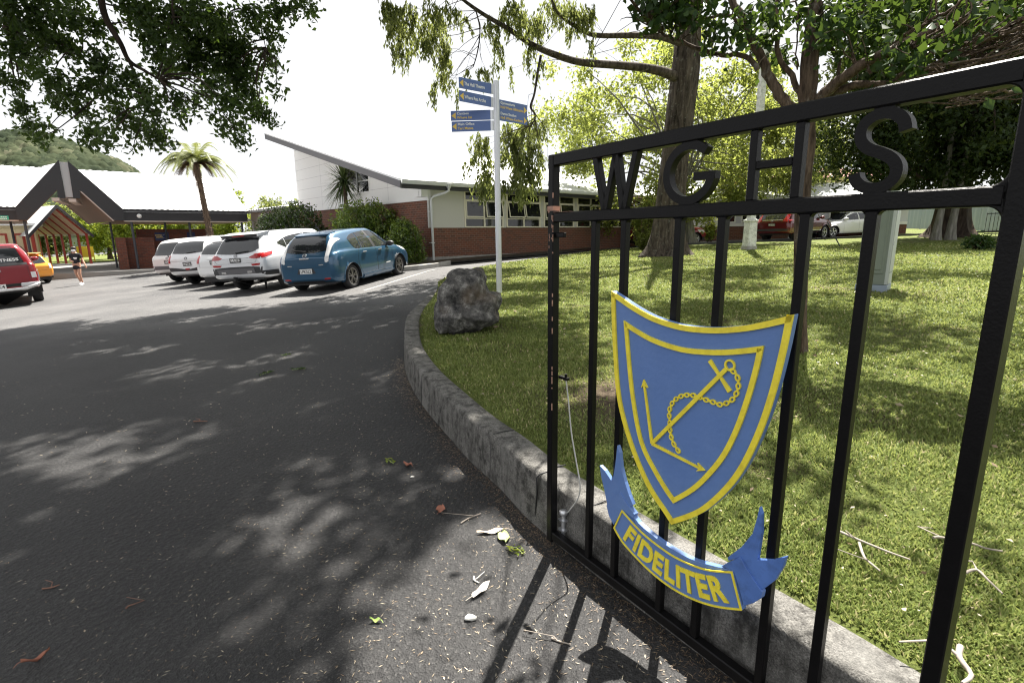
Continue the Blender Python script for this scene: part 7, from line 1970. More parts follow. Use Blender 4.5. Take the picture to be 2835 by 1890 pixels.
# ================================================================== vegetation
CAMM = np.array(cam.matrix_world.inverted())
def to_px(P):
    Q = np.concatenate([P, np.ones((len(P), 1))], 1) @ CAMM.T
    z = -Q[:, 2]
    z = np.where(np.abs(z) < 1e-3, 1e-3, z)
    return np.stack([1417.5 + 1440 * Q[:, 0] / z, 945 - 1440 * Q[:, 1] / z], -1), z
def unit(v):
    return v / np.maximum(np.linalg.norm(v, axis=-1, keepdims=True), 1e-9)
def leaf_cloud(name, P, size, asp, mat, parent, droop=0.3, flat=0.0, rnd=None, fold=0.12, dirs=None):
    """one mesh of many small folded leaf blades at points P"""
    n = len(P)
    if n == 0: return None
    size = np.broadcast_to(np.asarray(size, float), (n,)) * rng.uniform(0.65, 1.3, n)
    d = unit(rng.normal(size=(n, 3)))
    if dirs is not None: d = unit(d * 0.6 + dirs)
    d[:, 2] = d[:, 2] * (1 - flat) - droop
    d = unit(d)
    w = unit(np.cross(d, unit(rng.normal(size=(n, 3)))))
    if flat > 0:
        w[:, 2] *= (1 - flat); w = unit(w)
    nn = np.cross(d, w)
    L = size[:, None]; Wd = L * asp * 0.5
    V = np.stack([P - d * L * .5, P - d * L * .05 + w * Wd + nn * L * fold, P + d * L * .5, P - d * L * .05 - w * Wd + nn * L * fold], 1).reshape(-1, 3)
    i = np.arange(n) * 4
    F = np.concatenate([np.stack([i, i + 1, i + 2], -1), np.stack([i, i + 2, i + 3], -1)], 0)
    r_ = rng.uniform(0, 1, n) if rnd is None else rnd
    return np_mesh(name, V, F, mat, parent, np.concatenate([r_, r_]))
def clump_points(clumps, dens, tuft, per, shell=0.55):
    """tufted points inside clumps (x,y,z,r); dens = tufts per square metre of r^2"""
    out, tone = [], []
    for c in clumps:
        x, y, z, r_ = c[:4]
        nt = max(2, int(dens * r_ * r_))
        u = unit(rng.normal(size=(nt, 3))) * (rng.uniform(0, 1, (nt, 1)) ** (1 / (3 - 2 * shell))) * r_
        u[:, 2] *= 0.8
        base = np.array([x, y, z]) + u
        pts = np.repeat(base, per, 0) + rng.normal(size=(nt * per, 3)) * tuft
        t = np.repeat(rng.normal(0, .13, nt), per) + rng.normal(0, .13, nt * per) + 0.45 + rng.normal(0, .06)
        out.append(pts); tone.append(t)
    return np.concatenate(out), np.clip(np.concatenate(tone), 0, 1)
def limb(m, a, b, r0, r1, sag=0.15, n=7, wob=0.08):
    a, b = Vector(a), Vector(b); L_ = (b - a).length
    pts = []
    o1 = Vector(rng.normal(size=3)) * wob * L_
    for i in range(n):
        t = i / (n - 1)
        p = a.lerp(b, t) + o1 * math.sin(math.pi * t) + Vector((0, 0, sag * L_ * math.sin(math.pi * t)))
        p += Vector(rng.normal(size=3)) * 0.012 * L_ * (1 if 0 < i < n - 1 else 0)
        pts.append(p)
    m.tube(pts, [r0 + (r1 - r0) * i / (n - 1) for i in range(n)], 7)
    return pts
def path_pts(pl):
    P = smooth_poly([p[:3] for p in pl], 4); Rr = np.interp(np.linspace(0, len(pl) - 1, len(P)), range(len(pl)), [p[3] for p in pl])
    return P, list(Rr)
def nearest(P, c):
    d = np.linalg.norm(np.array(P) - np.array(c[:3]), axis=1)
    return int(np.argmin(d)), float(d.min())

# ---------------------------------------------------------------- spreading tree at the left, crown over the drive
lt = empty('tree', (-14.2, 9.5, gz(-14.2, 9.5)), 0, 'large dark spreading tree whose boughs hang over the drive at upper left', 'tree')
LT0 = np.array((-14.2, 9.5, gz(-14.2, 9.5)))
def loc(P): return [tuple(np.array(p[:3]) - LT0) for p in P]
m = MB()
m.tube(loc([(-14.3, 9.5, -.9), (-14.2, 9.5, -.2), (-14.1, 9.5, 1.5), (-13.9, 9.6, 3.4), (-13.5, 9.7, 5.2), (-13, 9.8, 7)]), [.75, .5, .42, .38, .33, .25], 14)
m.build('trunk', M_['bark_dark'], lt)
m = MB(); allb = []
for b in D['left_br']:
    P, Rr = path_pts(b); m.tube(loc(P), Rr, 8); allb += [np.array(p) for p in P]
limbs = [[(-13.4, 9.7, 5.4, .26), (-11.5, 10.2, 7.2, .2), (-9.2, 10.9, 7.0, .12), (-9.24, 11, 6.5, .08)], [(-13.2, 9.8, 6.2, .24), (-10.5, 9.8, 8.4, .18), (-7.9, 10.6, 7.6, .10), (-7.68, 11, 6.4, .075)], [(-13, 9.8, 6.8, .22), (-9.5, 8.5, 10.2, .17), (-5, 7.7, 11.4, .11), (-1, 7.2, 11.6, .06)],
         [(-13, 9.8, 6.9, .22), (-9, 12.5, 11, .16), (-5, 15, 12, .10), (-1.2, 16, 12.2, .05)], [(-13.2, 9.6, 6, .22), (-10, 6.5, 8, .15), (-6.5, 4.5, 7.8, .09), (-3.5, 4.2, 7, .05)], [(-9.5, 8.5, 10.2, .1), (-6, 10.5, 11.5, .08), (-1.5, 12, 12, .05)], [(-10.5, 9.8, 8.4, .1), (-6, 12.3, 8.6, .07), (-4.6, 12.4, 7.4, .05), (-4.5, 11.5, 7.0, .04)]]
for b in limbs:
    P, Rr = path_pts(b); m.tube(loc(P), Rr, 8); allb += [np.array(p) for p in P]
inb = [c for c in D['left_clumps']]
over = []  # unseen clumps above the view, shaped to shade the drive with sun gaps
G = {k: ([settle(q, .03) for q in v] if isinstance(v[0], list) else settle(v, .03)) for k, v in G.items()}
while len(over) < 540:
    sx, sy = rng.uniform(-13.5, .4), rng.uniform(-.5, 11.6)
    if vnoise(sx * .7 + 5, sy * 1.35, 2.5) > .13: continue
    if ((sx + .1) / .62) ** 2 + ((sy - 1.9) / 1.0) ** 2 < 1: continue
    if sx > -1.2 and sy > 3.2 and rng.uniform() < .35: continue
    z = max(10.0, 4.8 + .504 * sy) + rng.uniform(0, 3.0)
    over.append((sx + .198 * z, sy + .515 * z, z, rng.uniform(.4, .75)))
for c in inb + over[::2]:
    k, dd = nearest(allb, c)
    if dd < 3: limb(m, allb[k] - LT0, np.array(c[:3]) - LT0, .014 + .006 * dd, .006, .05)
m.build('branches', M_['bark_dark'], lt)
P, tn = clump_points(inb, 235, .085, 9)
leafP = [P]; leafT = [tn]; leafS = [np.full(len(P), .13)]
P, tn = clump_points(over, 92, .13, 9)
px, dz = to_px(P)
keep = (px[:, 1] < -25) | (dz < 0)
sh_ = P[:, :2] - (P[:, 2:3] - .1) * 0.5543 * np.array([[.358, .934]])
hole = ((sh_[:, 0] + .1) / .42) ** 2 + ((sh_[:, 1] - 1.9) / .8) ** 2 < 1
keep &= ~(hole & (rng.uniform(size=len(P)) < .93))
P, tn = P[keep], tn[keep]
leafP.append(P); leafT.append(tn); leafS.append(np.full(len(P), .21))
P = np.concatenate(leafP) - LT0
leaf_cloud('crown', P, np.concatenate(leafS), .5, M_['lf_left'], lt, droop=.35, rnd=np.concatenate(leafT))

# ---------------------------------------------------------------- big lawn tree with the long low bough
MT0 = np.array((5.62, 19.3, lz(5.62, 19.3)))
mt = empty('tree', MT0, 0, 'tall lawn tree with thick fluted trunk and long bough reaching over the signpost', 'tree')
def fluted_trunk(path, rad, mat, parent, flare, n=40, lobes=5, base=None, seed=0):
    P = smooth_poly(path, 8); Rr = np.interp(np.linspace(0, len(path) - 1, len(P)), range(len(path)), rad)
    vs, fs = [], []
    for i, (p, r_) in enumerate(zip(P, Rr)):
        h = p[2]
        fl = flare * math.exp(-max(0, h) / 0.45)
        for k in range(n):
            a = 2 * math.pi * k / n
            rr = r_ * (1 + .07 * math.cos(lobes * a + seed) + .05 * math.cos(9 * a + 1.3 * h + seed) + .03 * math.sin(14 * a - h)) + fl * (0.55 + .75 * max(0, math.cos(lobes * a + seed + .3)) ** 2)
            vs.append((p[0] + rr * math.cos(a), p[1] + rr * math.sin(a), p[2]))
    for i in range(len(P) - 1):
        for k in range(n):
            a, b = i * n + k, i * n + (k + 1) % n
            fs.append((a, b, b + n, a + n))
    m_ = MB(); m_.add(vs, fs, True)
    return m_.build('trunk', mat, parent)
fluted_trunk([(0, 0, -.15), (0, 0, .25), (.03, -.02, .8), (.10, -.03, 2), (.22, -.05, 4), (.35, -.08, 6.2), (.45, 0, 8.5), (.5, .1, 11.5)], [.55, .52, .50, .48, .46, .44, .36, .2], M_['bark'], mt, .42, seed=1.1)
m = MB(); allb = []
for b in D['main_br']:
    P, Rr = path_pts(b); m.tube([tuple(np.array(p) - MT0) for p in P], Rr, 9); allb += [np.array(p) for p in P]
for b in ([(5.9, 19.3, 8.6, .2), (8, 18.6, 10.2, .13), (10.2, 18, 11, .06)], [(6, 19.3, 9.5, .18), (4, 17.5, 11.2, .12), (1.6, 16, 11.6, .05)], [(6.1, 19.4, 10.5, .16), (6.8, 21.5, 12.4, .1), (7.5, 23, 13, .05)], [(5.9, 19.3, 8.2, .16), (5, 16.5, 9.6, .1), (4.4, 14.5, 10, .05)]):
    P, Rr = path_pts(b); m.tube([tuple(np.array(p) - MT0) for p in P], Rr, 8); allb += [np.array(p) for p in P]
mcl = D['main_clumps']
over = []  # upper crown out of view, laid out by the shade wanted on the lawn
while len(over) < 78:
    sx, sy = rng.uniform(-2.5, 9.5), rng.uniform(4.5, 16)
    if vnoise(sx + 2, sy * 1.2, 1.25) > .22: continue
    z = 4.9 + .504 * sy + rng.uniform(0, 3.5)
    over.append((sx + .198 * z, sy + .515 * z, z, rng.uniform(.5, .95)))
for c in mcl + over[::2]:
    k, dd = nearest(allb, c)
    if dd < 1.7: k = max(0, k - int(rng.integers(0, 9))); limb(m, allb[k] - MT0, np.array(c[:3]) - MT0, .005 + .004 * dd, .003, .02)
m.build('branches', M_['bark'], mt)
# drooping feathery foliage: strings of leaflets hanging from the clumps
def strings(clumps, dens, length, step, spread, jit):
    pts, tone, dirs = [], [], []
    for c in clumps:
        x, y, z, r_ = c[:4]; ns = max(3, int(dens * r_ * r_))
        for k in range(ns):
            u = unit(rng.normal(size=3)) * r_ * rng.uniform(.2, 1)
            p = np.array([x, y, z]) + u * np.array([1, 1, .8]); L_ = length * rng.uniform(.5, 1.3)
            dx = rng.normal(size=2) * spread; tt = np.clip(rng.normal(.45, .2), 0, 1)
            n = int(L_ / step)
            for i in range(n):
                t = i / max(1, n)
                q = p + np.array([dx[0] * t, dx[1] * t, .06 * math.sin(t * 3) - L_ * t]) + rng.normal(size=3) * jit
                pts.append(q); tone.append(tt + rng.normal(0, .1)); dirs.append((dx[0] * .6, dx[1] * .6, -.9))
    return np.array(pts), np.clip(np.array(tone), 0, 1), np.array(dirs)
P, tn, dr = strings(mcl, 170, .45, .024, .13, .03)
P2, tn2 = clump_points(over, 46, .2, 8)
px, dz = to_px(P2); kk = px[:, 1] < -20; P2, tn2 = P2[kk], tn2[kk]
leaf_cloud('crown', np.concatenate([P, P2]) - MT0, np.concatenate([np.full(len(P), .14), np.full(len(P2), .24)]), np.concatenate([np.full(len(P), .34), np.full(len(P2), .42)])[:, None] if True else .3, M_['lf_main'], mt, droop=.25, rnd=np.concatenate([tn, tn2]), dirs=np.concatenate([dr, np.zeros((len(P2), 3))]))

# ---------------------------------------------------------------- small many-stemmed tree just behind the gate
ST0 = np.array((2.698, 4.77, lz(2.7, 4.77)))
stt = empty('tree', ST0, 0, 'small slender broad-leaved tree right behind the gate, its stems fanning out at the top', 'tree')
P, Rr = path_pts(D['small_br'][0])
m = MB(); m.tube([(p[0] - ST0[0], p[1] - ST0[1], p[2] - ST0[2] - (.06 if i == 0 else 0)) for i, p in enumerate(P)], [Rr[0] * 1.5, Rr[1] * 1.2] + Rr[2:], 14); m.build('trunk', M_['bark_brown'], stt)
m = MB(); allb = []
for b in D['small_br'][1:]:
    P, Rr = path_pts(b)
    P = [np.array(p) + rng.normal(size=3) * .006 for p in P]
    m.tube([tuple(p - ST0) for p in P], Rr, 9); allb += P
over = [q for q in [(rng.uniform(.4, 8.5), rng.uniform(3.0, 10.5), 0, rng.uniform(.22, .5)) for _ in range(300)] if vnoise(q[0] * 1.2 + 1, q[1] * 1.5, 2.3) < -.1]
over = [(x, y, 1.6 + .40 * y + r_ + rng.uniform(0, 1.6), r_) for (x, y, z, r_) in over]  # unseen spread above the view, added to shade the near lawn
scl = D['small_clumps']
for c in scl:
    for q in range(6):
        cc = np.array(c[:3]) + rng.normal(size=3) * c[3] * .8; k, dd = nearest(allb, cc)
        if dd < 1.6: limb(m, allb[k] - ST0, cc - ST0, .0065, .002, .05, 8, .12)
for c in over:
    k, dd = nearest(allb, c)
    if dd < 2.5: limb(m, allb[k] - ST0, np.array(c[:3]) - ST0, .014, .004)
# bundle of fine twigs sweeping up to the right
for q in range(110):
    a = Vector((2.9 + rng.uniform(0, .7), 4.2 + rng.uniform(-.3, .3), 2.55 + rng.uniform(-.05, .45)))
    b = Vector((4.1 + rng.uniform(0, .6), 3.9 + rng.uniform(-.4, .3), 3.0 + rng.uniform(-.25, .75)))
    limb(m, a - Vector(ST0), b - Vector(ST0), rng.uniform(.004, .009), .003, rng.uniform(-.08, .1), 9, .05)
m.build('branches', M_['bark_brown'], stt)
P, tn = clump_points(scl, 1750, .06, 2, .2)
px, dz = to_px(P); ok = (dz > 1.9); P, tn = P[ok], tn[ok]
P2, tn2 = clump_points(over, 110, .09, 4); px, dz = to_px(P2); kk = px[:, 1] < -30
sq_ = P2[:, :2] - (P2[:, 2:3] - .35) * 0.5543 * np.array([[.358, .934]]); kk &= ~((((sq_[:, 0] - .3) / .38) ** 2 + ((sq_[:, 1] - 2.6) / .8) ** 2) < 1)
P2, tn2 = P2[kk], tn2[kk]
leaf_cloud('crown', np.concatenate([P, P2]) - ST0, np.concatenate([np.full(len(P), .082), np.full(len(P2), .10)]), .62, M_['lf_small'], stt, droop=.55, rnd=np.concatenate([tn, tn2]), fold=.14)

# ---------------------------------------------------------------- background trees
def bg_tree(label, x, y, cen, rad, ncl, cr, dens, per, size, mat, trunk_r, bark, group=None, seed=None, droop=.3, name='tree', zmin=None, asp=.55, trunk_top=None, tuft=.2):
    z0 = gz(x, y) if y > 27.2 or x < -1.5 else lz(x, y)
    B0 = np.array((x, y, z0))
    t = empty(name, B0, 0, label, 'tree', group)
    top = np.array(trunk_top if trunk_top else (cen[0] * .5 + x * .5, cen[1] * .5 + y * .5, cen[2] + rad[2] * .3)) - B0
    fluted_trunk([(0, 0, -.15), (0, 0, .4), tuple(top * .35 + np.array([.05, 0, 0])), tuple(top * .7), tuple(top)], [trunk_r * 1.1, trunk_r, trunk_r * .85, trunk_r * .65, trunk_r * .3], M_[bark], t, trunk_r * .7, n=20, seed=x)
    cl = []
    while len(cl) < ncl:
        u = unit(rng.normal(size=3)) * rng.uniform(.45, 1)
        c = (cen[0] + u[0] * rad[0], cen[1] + u[1] * rad[1], cen[2] + u[2] * rad[2], cr * rng.uniform(.6, 1.3))
        if zmin and c[2] < zmin: continue
        cl.append(c)
    m_ = MB()
    for c in cl[::2]:
        f_ = rng.uniform(.35, .95); limb(m_, tuple(top * f_), np.array(c[:3]) - B0, trunk_r * .22, .015, .05, 6)
    m_.build('branches', M_[bark], t)
    P_, tn_ = clump_points(cl, dens, tuft, per)
    leaf_cloud('crown', P_ - B0, size, asp, M_[mat], t, droop=droop, rnd=tn_)
    return t
bg_tree('yellow-green backlit tree with a pale mossy trunk behind the big lawn tree', 9.26, 27.6, (7.2, 27, 6.4), (6.8, 3.0, 4.9), 84, .9, 44, 9, .20, 'lf_bright', .30, 'bark_pale', trunk_top=(8.2, 27.3, 6.5))
bg_tree('second yellow-green tree whose crown shows right of the big trunk', 13.6, 33.5, (14.0, 32.6, 6.6), (4.8, 2.5, 4.2), 55, .95, 30, 9, .26, 'lf_bright', .25, 'bark')
bg_tree('dense dark evergreen tree with a massive buttressed trunk at the right', 20.0, 24.2, (18.6, 22.8, 7.6), (6.3, 4.2, 5.6), 130, 1.25, 40, 10, .20, 'lf_dark', .62, 'bark_dark', zmin=3.3, droop=.5)
bg_tree('mid-green tree partly hiding the cream building', 18.8, 36.5, (17.6, 35.5, 6.2), (4.6, 2.5, 3.6), 50, 1.0, 26, 9, .26, 'lf_main', .25, 'bark')
for (x, y, s_) in ((17.75, 22.1, .115), (18.25, 22.0, .13)):
    z0 = lz(x, y)
    st_ = empty('tree', (x, y, z0), 0, 'slim pale trunk on the left in the pair before the dark evergreen' if x < 18 else 'slim pale trunk on the right in the pair before the dark evergreen', 'tree', 'pair of pale trunks')
    fluted_trunk([(0, 0, -.1), (0, 0, .5), (.05, 0, 1.6), (.05 + (x - 17.6) * .3, .1, 3.6), ((x - 17.6) * 1.2, .2, 6)], [s_, s_, s_ * .9, s_ * .8, s_ * .4], M_['bark_pale'], st_, .1, n=16, seed=x)
    cl = [(rng.uniform(-1, 1), rng.uniform(-.8, .8), rng.uniform(5, 7), .6) for _ in range(7)]
    P_, tn_ = clump_points(cl, 30, .18, 7); leaf_cloud('crown', P_, .2, .5, M_['lf_dark'], st_, rnd=tn_)
for i, (x, y, h) in enumerate(((-38.5, 43.0, 2.6), (-29.8, 42.0, 2.9), (-25.2, 44.5, 2.8), (-20.6, 47.5, 2.6), (-15.8, 49.0, 2.4), (-34.6, 45.5, 2.9))):
    bg_tree(['olive-green tree behind the red shelter at far left', 'lime-green low tree just right of the red shelter', 'lime-green tree seen over the dark brick wall', 'green tree behind the middle posts of the walkway', 'green tree behind the right end of the walkway', 'leafy tree seen between the shelter posts'][i], x, y, (x, y, gz(x, y) + h + .2), (3.4, 1.8, h * .85), 60, .75, 34, 8, .26, 'lf_lime' if i in (1, 2, 5) else ('lf_main' if i in (0, 3) else 'lf_bright'), .14, 'bark_brown', 'low trees behind the walkway', tuft=.16)
# bare pale tree whose twigs show above the walkway roof
bt = empty('tree', (-21.5, 62, -1), 0, 'leafless pale tree whose fine twigs poke above the white walkway roof', 'tree')
m = MB(); m.tube([(0, 0, 0), (0, 0, 3)], [.2, .15], 8); m.build('trunk', M_['bark_pale'], bt)
m = MB()
for k in range(150):
    a = Vector((rng.uniform(-3.5, 3.5), rng.uniform(-1, 1), rng.uniform(2.5, 4.5))); limb(m, a, a + Vector((rng.normal() * .5 + a.x * .12, 0, rng.uniform(.8, 2.0))), .028, .01, 0, 5)
    if k % 6 == 0: limb(m, (0, 0, 2.8), a, .08, .03, 0, 5)
m.build('branches', plain('bare_twig', (0.36, 0.33, 0.29), .9), bt)

# ---------------------------------------------------------------- tree fern
FX, FY = -17.25, 30.0
tf = empty('tree_fern', (FX, FY, gz(FX, FY)), 0, 'tall tree fern with a slim brown trunk and a flat umbrella of fronds', 'tree fern')
FZ = 5.55 - gz(FX, FY)
m = MB(); tp = [(-.25 * 0 + .35, 0, -.1), (.32, 0, 1.2), (.22, 0, 2.6), (.10, 0, 4.2), (0, 0, FZ)]
m.tube([tuple(p) for p in smooth_poly(tp, 10)], list(np.linspace(.17, .125, 41)), 14)
for k in range(420):
    t = rng.uniform(.02, 1); p = np.array([np.interp(t, np.linspace(0, 1, 5), [q[0] for q in tp]), 0, np.interp(t, np.linspace(0, 1, 5), [q[2] for q in tp])]); a = rng.uniform(0, 6.28); r_ = .2 - .05 * t
    c = Vector(p) + Vector((math.cos(a) * r_, math.sin(a) * r_, 0)); m.bar(c - Vector((math.cos(a), math.sin(a), .2)) * .03, c + Vector((math.cos(a) * .035, math.sin(a) * .035, -.05)), .03, .02)
m.build('trunk', M_['fern_trunk'], tf)
def frond_points(c, az, L_, rise, drop, n=26):
    P_ = []
    for i in range(n + 1):
        t = i / n; r_ = L_ * (t - .12 * t * t)
        P_.append(np.array([c[0] + math.cos(az) * r_, c[1] + math.sin(az) * r_, c[2] + rise * math.sin(min(1, t * 1.3) * 1.57) - drop * t ** 2.4]))
    return P_
V_, F_, T_ = [], [], []
Vd, Fd, Td = [], [], []
def frond(c, az, L_, rise, drop, Vl, Fl, Tl, pin=.34, n=26, tone=.5):
    P_ = frond_points(c, az, L_, rise, drop, n)
    for i in range(1, n + 1):
        t = i / n; d = P_[i] - P_[i - 1]; d /= np.linalg.norm(d)
        side = np.cross(d, [0, 0, 1]); side /= max(1e-6, np.linalg.norm(side))
        pl = pin * (math.sin(min(1, t * 1.15 + .1) * 3.0) ** .7 if t < .95 else .25)
        for sg in (-1, 1):
            e = P_[i] + (side * sg * .85 + d * .5 + np.array([0, 0, -.22 - .15 * rng.uniform()])) * pl
            w = d * L_ / n * .6
            b = len(Vl); Vl += [P_[i] - w, P_[i] + w, e + w * .3, e - w * .2]; Fl.append((b, b + 1, b + 2, b + 3)); Tl.append(np.clip(tone + rng.normal(0, .15), 0, 1))
    # rachis
    for i in range(n):
        b = len(Vl); w = np.array([0, 0, .014]); Vl += [P_[i] - w, P_[i + 1] - w * .6, P_[i + 1] + w * .6, P_[i] + w]; Fl.append((b, b + 1, b + 2, b + 3)); Tl.append(.2)
cF = np.array([0, 0, FZ + .05])
for k in range(26): frond(cF, k * 2.4 + rng.normal(0, .15), rng.uniform(1.9, 2.55), rng.uniform(.3, .7), rng.uniform(.7, 1.4), V_, F_, T_, tone=.55, pin=.46, n=34)
for k in range(7): frond(cF + np.array([0, 0, .1]), k * .9, rng.uniform(1.2, 1.6), rng.uniform(.8, 1.15), rng.uniform(.3, .6), V_, F_, T_, tone=.7, pin=.28)
for k in range(34): frond(cF - np.array([0, 0, .1]), k * 2.1, rng.uniform(.8, 1.75), rng.uniform(.1, .35), rng.uniform(.8, 1.7), Vd, Fd, Td, pin=.26)
np_mesh('fronds', np.array(V_), np.array(F_), M_['lf_frond'], tf, np.array(T_)); np_mesh('dead_fronds', np.array(Vd), np.array(Fd), M_['lf_dead'], tf, np.array(Td))

# ---------------------------------------------------------------- cabbage tree
ct = empty('cabbage_tree', (-7.45, 24.25, .35), 0, 'spiky cabbage tree with sword leaves in front of the white gable', 'tree')
m = MB(); m.tube([(.1, 0, -.2), (.08, 0, 1.2), (.03, 0, 2.6), (0, 0, 3.55)], [.11, .10, .09, .08], 10); m.build('trunk', M_['bark_brown'], ct)
V_, F_, T_ = [], [], []
for k in range(230):
    el = math.asin(rng.uniform(-.72, 1)); az = rng.uniform(0, 6.283); L_ = rng.uniform(.85, 1.2)
    d = np.array([math.cos(el) * math.cos(az), math.cos(el) * math.sin(az), math.sin(el)]); side = np.cross(d, [0, 0, 1]); side /= max(1e-6, np.linalg.norm(side))
    pr = None; tt = np.clip(.35 + .35 * math.sin(el) + rng.normal(0, .15), 0, 1)
    c = np.array([0, 0, 3.6 + rng.uniform(-.25, .15)])
    for i in range(6):
        t = i / 5; p = c + d * L_ * t + np.array([0, 0, -.28 * t * t * (1.25 - math.sin(el))]); w = side * .026 * (1 - t ** 3 * .95)
        if pr is not None:
            b = len(V_); V_ += [pr[0] - pr[1], p - w, p + w, pr[0] + pr[1]]; F_.append((b, b + 1, b + 2, b + 3)); T_.append(tt)
        pr = (p, w)
np_mesh('leaves', np.array(V_), np.array(F_), M_['lf_sword'], ct, np.array(T_))

# ---------------------------------------------------------------- shrubs
def shrub(label, x, y, z0, lobes, mat, n, size, group=None, asp=.45, dark=0.0):
    s_ = empty('shrub', (x, y, z0), 0, label, 'shrub', group)
    m_ = MB()
    for (lx, ly, lz_, r_) in lobes:
        for k in range(6): limb(m_, (lx * .3, ly * .3, -.05), (lx + rng.normal() * r_ * .5, ly + rng.normal() * r_ * .5, lz_ + rng.uniform(0, r_ * .6)), .025, .006, 0, 5)
    m_.build('stems', M_['bark_brown'], s_)
    pts, tn_ = [], []
    tot = sum(l[3] ** 2 for l in lobes)
    for (lx, ly, lz_, r_) in lobes:
        k = int(n * r_ * r_ / tot / 6); u = unit(rng.normal(size=(k, 3))) * (rng.uniform(.35, 1, (k, 1)) ** .45) * r_ * (1 + .12 * np.sin(rng.uniform(0, 6, (k, 1)) * 3))
        p = np.array([lx, ly, lz_]) + u; p = np.repeat(p, 6, 0) + rng.normal(size=(k * 6, 3)) * .07
        pts.append(p); tn_.append(np.repeat(np.clip(rng.normal(.5 - dark, .2, k), 0, 1), 6) + rng.normal(0, .08, k * 6))
    P_ = np.concatenate(pts); T2 = np.clip(np.concatenate(tn_), 0, 1); ok_ = P_[:, 2] > .02
    leaf_cloud('foliage', P_[ok_], size, asp, M_[mat], s_, droop=-.1, rnd=T2[ok_])
    return s_
shrub('wide dark shrub behind the white cars, in front of the low wing', -10.4, 25.3, gz(-10.4, 25.3) + .1, [(-.7, .1, 1.6, .95), (.45, 0, 1.75, 1.05), (.1, -.3, .9, 1.0), (1.1, -.2, .9, .85), (-1.2, 0, .9, .8)], 'lf_shrub', 15000, .14, 'shrubs along the classroom wall', dark=.2)
shrub('tall glossy shrub with bright sunlit leaves behind the blue hatchback', -6.0, 22.0, .40, [(-.35, -.1, 1.55, .95), (.4, .1, 1.65, .9), (0, -.2, .8, 1.05), (-.8, -.1, 1.0, .6), (.7, 0, .8, .7)], 'lf_gloss', 14000, .13, 'shrubs along the classroom wall')
shrub('narrow bush beside the downpipe at the classroom corner', -3.95, 19.75, .50, [(0, 0, .95, .62), (-.15, 0, .5, .66), (.25, -.1, .35, .5), (-.1, .05, 1.3, .35)], 'lf_gloss', 9000, .10, 'shrubs along the classroom wall')
shrub('loose leafy sapling against the brick wall left of the big trunk', 6.1, 24.3, lz(6.1, 24.3), [(0, 0, 1.0, .5), (-.3, 0, 1.5, .45), (.25, .1, 1.9, .4), (-.1, -.1, .5, .4)], 'lf_bright', 2600, .16)
shrub('small lime green bush growing by the far brick building', 10.6, 28.4, gz(10.6, 28.4), [(0, 0, .55, .3), (.1, 0, .9, .25), (-.05, 0, 1.4, .2)], 'lf_lime', 900, .16)
shrub('low tuft of ferny leaves on the lawn near the right railing', 14.4, 16.3, lz(14.4, 16.3), [(0, 0, .12, .3), (.25, 0, .1, .22)], 'lf_small', 500, .16)

# ---------------------------------------------------------------- grass, needles, litter
def polar_samples(n, r0, r1, a0, a1):
    r_ = r0 * (r1 / r0) ** rng.uniform(0, 1, n); a = rng.uniform(R(a0), R(a1), n)
    return np.sin(a) * r_, np.cos(a) * r_, r_
x, y, r_ = polar_samples(430000, 1.3, 26, -14, 50)
left = lawn_left(y)
dirt = 1.1 * np.exp(-(((x - 0.85) / .6) ** 2 + ((y - 3.75) / .65) ** 2)) + np.exp(-(((x - 1.35) / .35) ** 2 + ((y - 2.25) / .4) ** 2)) * .6 + np.clip(vnoise(x, y, 1.4) - .25, 0, 1) * .9 + np.clip(vnoise(x + 3, y, 4.1) - .3, 0, 1) * .5
ok = (x > left + .02 + .05 * rng.uniform(size=len(x))) & (y < 26.9) & (y > -2) & (rng.uniform(size=len(x)) > dirt * .93)
x, y, r_ = x[ok], y[ok], r_[ok]
n = len(x)
z = lawn_surface(x, y) - .004
hgt = rng.uniform(.012, .034, n) * (1 + .35 * vnoise(x, y, 2.7)) * np.clip(.75 + r_ / 14, 1, 1.6)
wid = rng.uniform(.0022, .0045, n) * np.clip(r_ / 3.2, 1, 7)
az = rng.uniform(0, 6.283, n); lean = rng.uniform(.2, 1.5, n)
d = np.stack([np.cos(az) * lean, np.sin(az) * lean, np.ones(n)], -1); d = unit(d)
sd = np.stack([-np.sin(az + rng.normal(0, .6, n)), np.cos(az), np.zeros(n)], -1); sd = unit(sd)
B = np.stack([x, y, z], -1); Wd = (sd * wid[:, None])
mid_ = B + d * hgt[:, None] * .55 + np.array([0, 0, .15]) * hgt[:, None]
tip = B + d * hgt[:, None] * 1.15
V = np.stack([B - Wd, B + Wd, mid_ + Wd * .8, mid_ - Wd * .8, tip], 1).reshape(-1, 3)
i = np.arange(n) * 5
F = np.concatenate([np.stack([i, i + 1, i + 2], -1), np.stack([i, i + 2, i + 3], -1), np.stack([i + 3, i + 2, i + 4], -1)])
tone = np.clip(.45 + .16 * vnoise(x, y, .9) + rng.normal(0, .17, n) + (rng.uniform(size=n) < .08) * .45, 0, 1)
g = np_mesh('grass', V, F, M_['grass'], None, np.concatenate([tone] * 3)); tag(g, kind='stuff')
# fallen needles and crumbs on the asphalt
x, y, r_ = polar_samples(8000, 1.2, 12, -52, 32)
ok = (x < lawn_left(np.clip(y, -2.4, 11)) - KW - .02) | (y > 11.5)
ok &= (x < -1.9) | (y < 11)
gate_side = (rng.uniform(size=len(x)) < np.clip(1.25 - np.abs(x - .2) / 3.5, .25, 1))
ok &= gate_side
x, y, r_ = x[ok], y[ok], r_[ok]
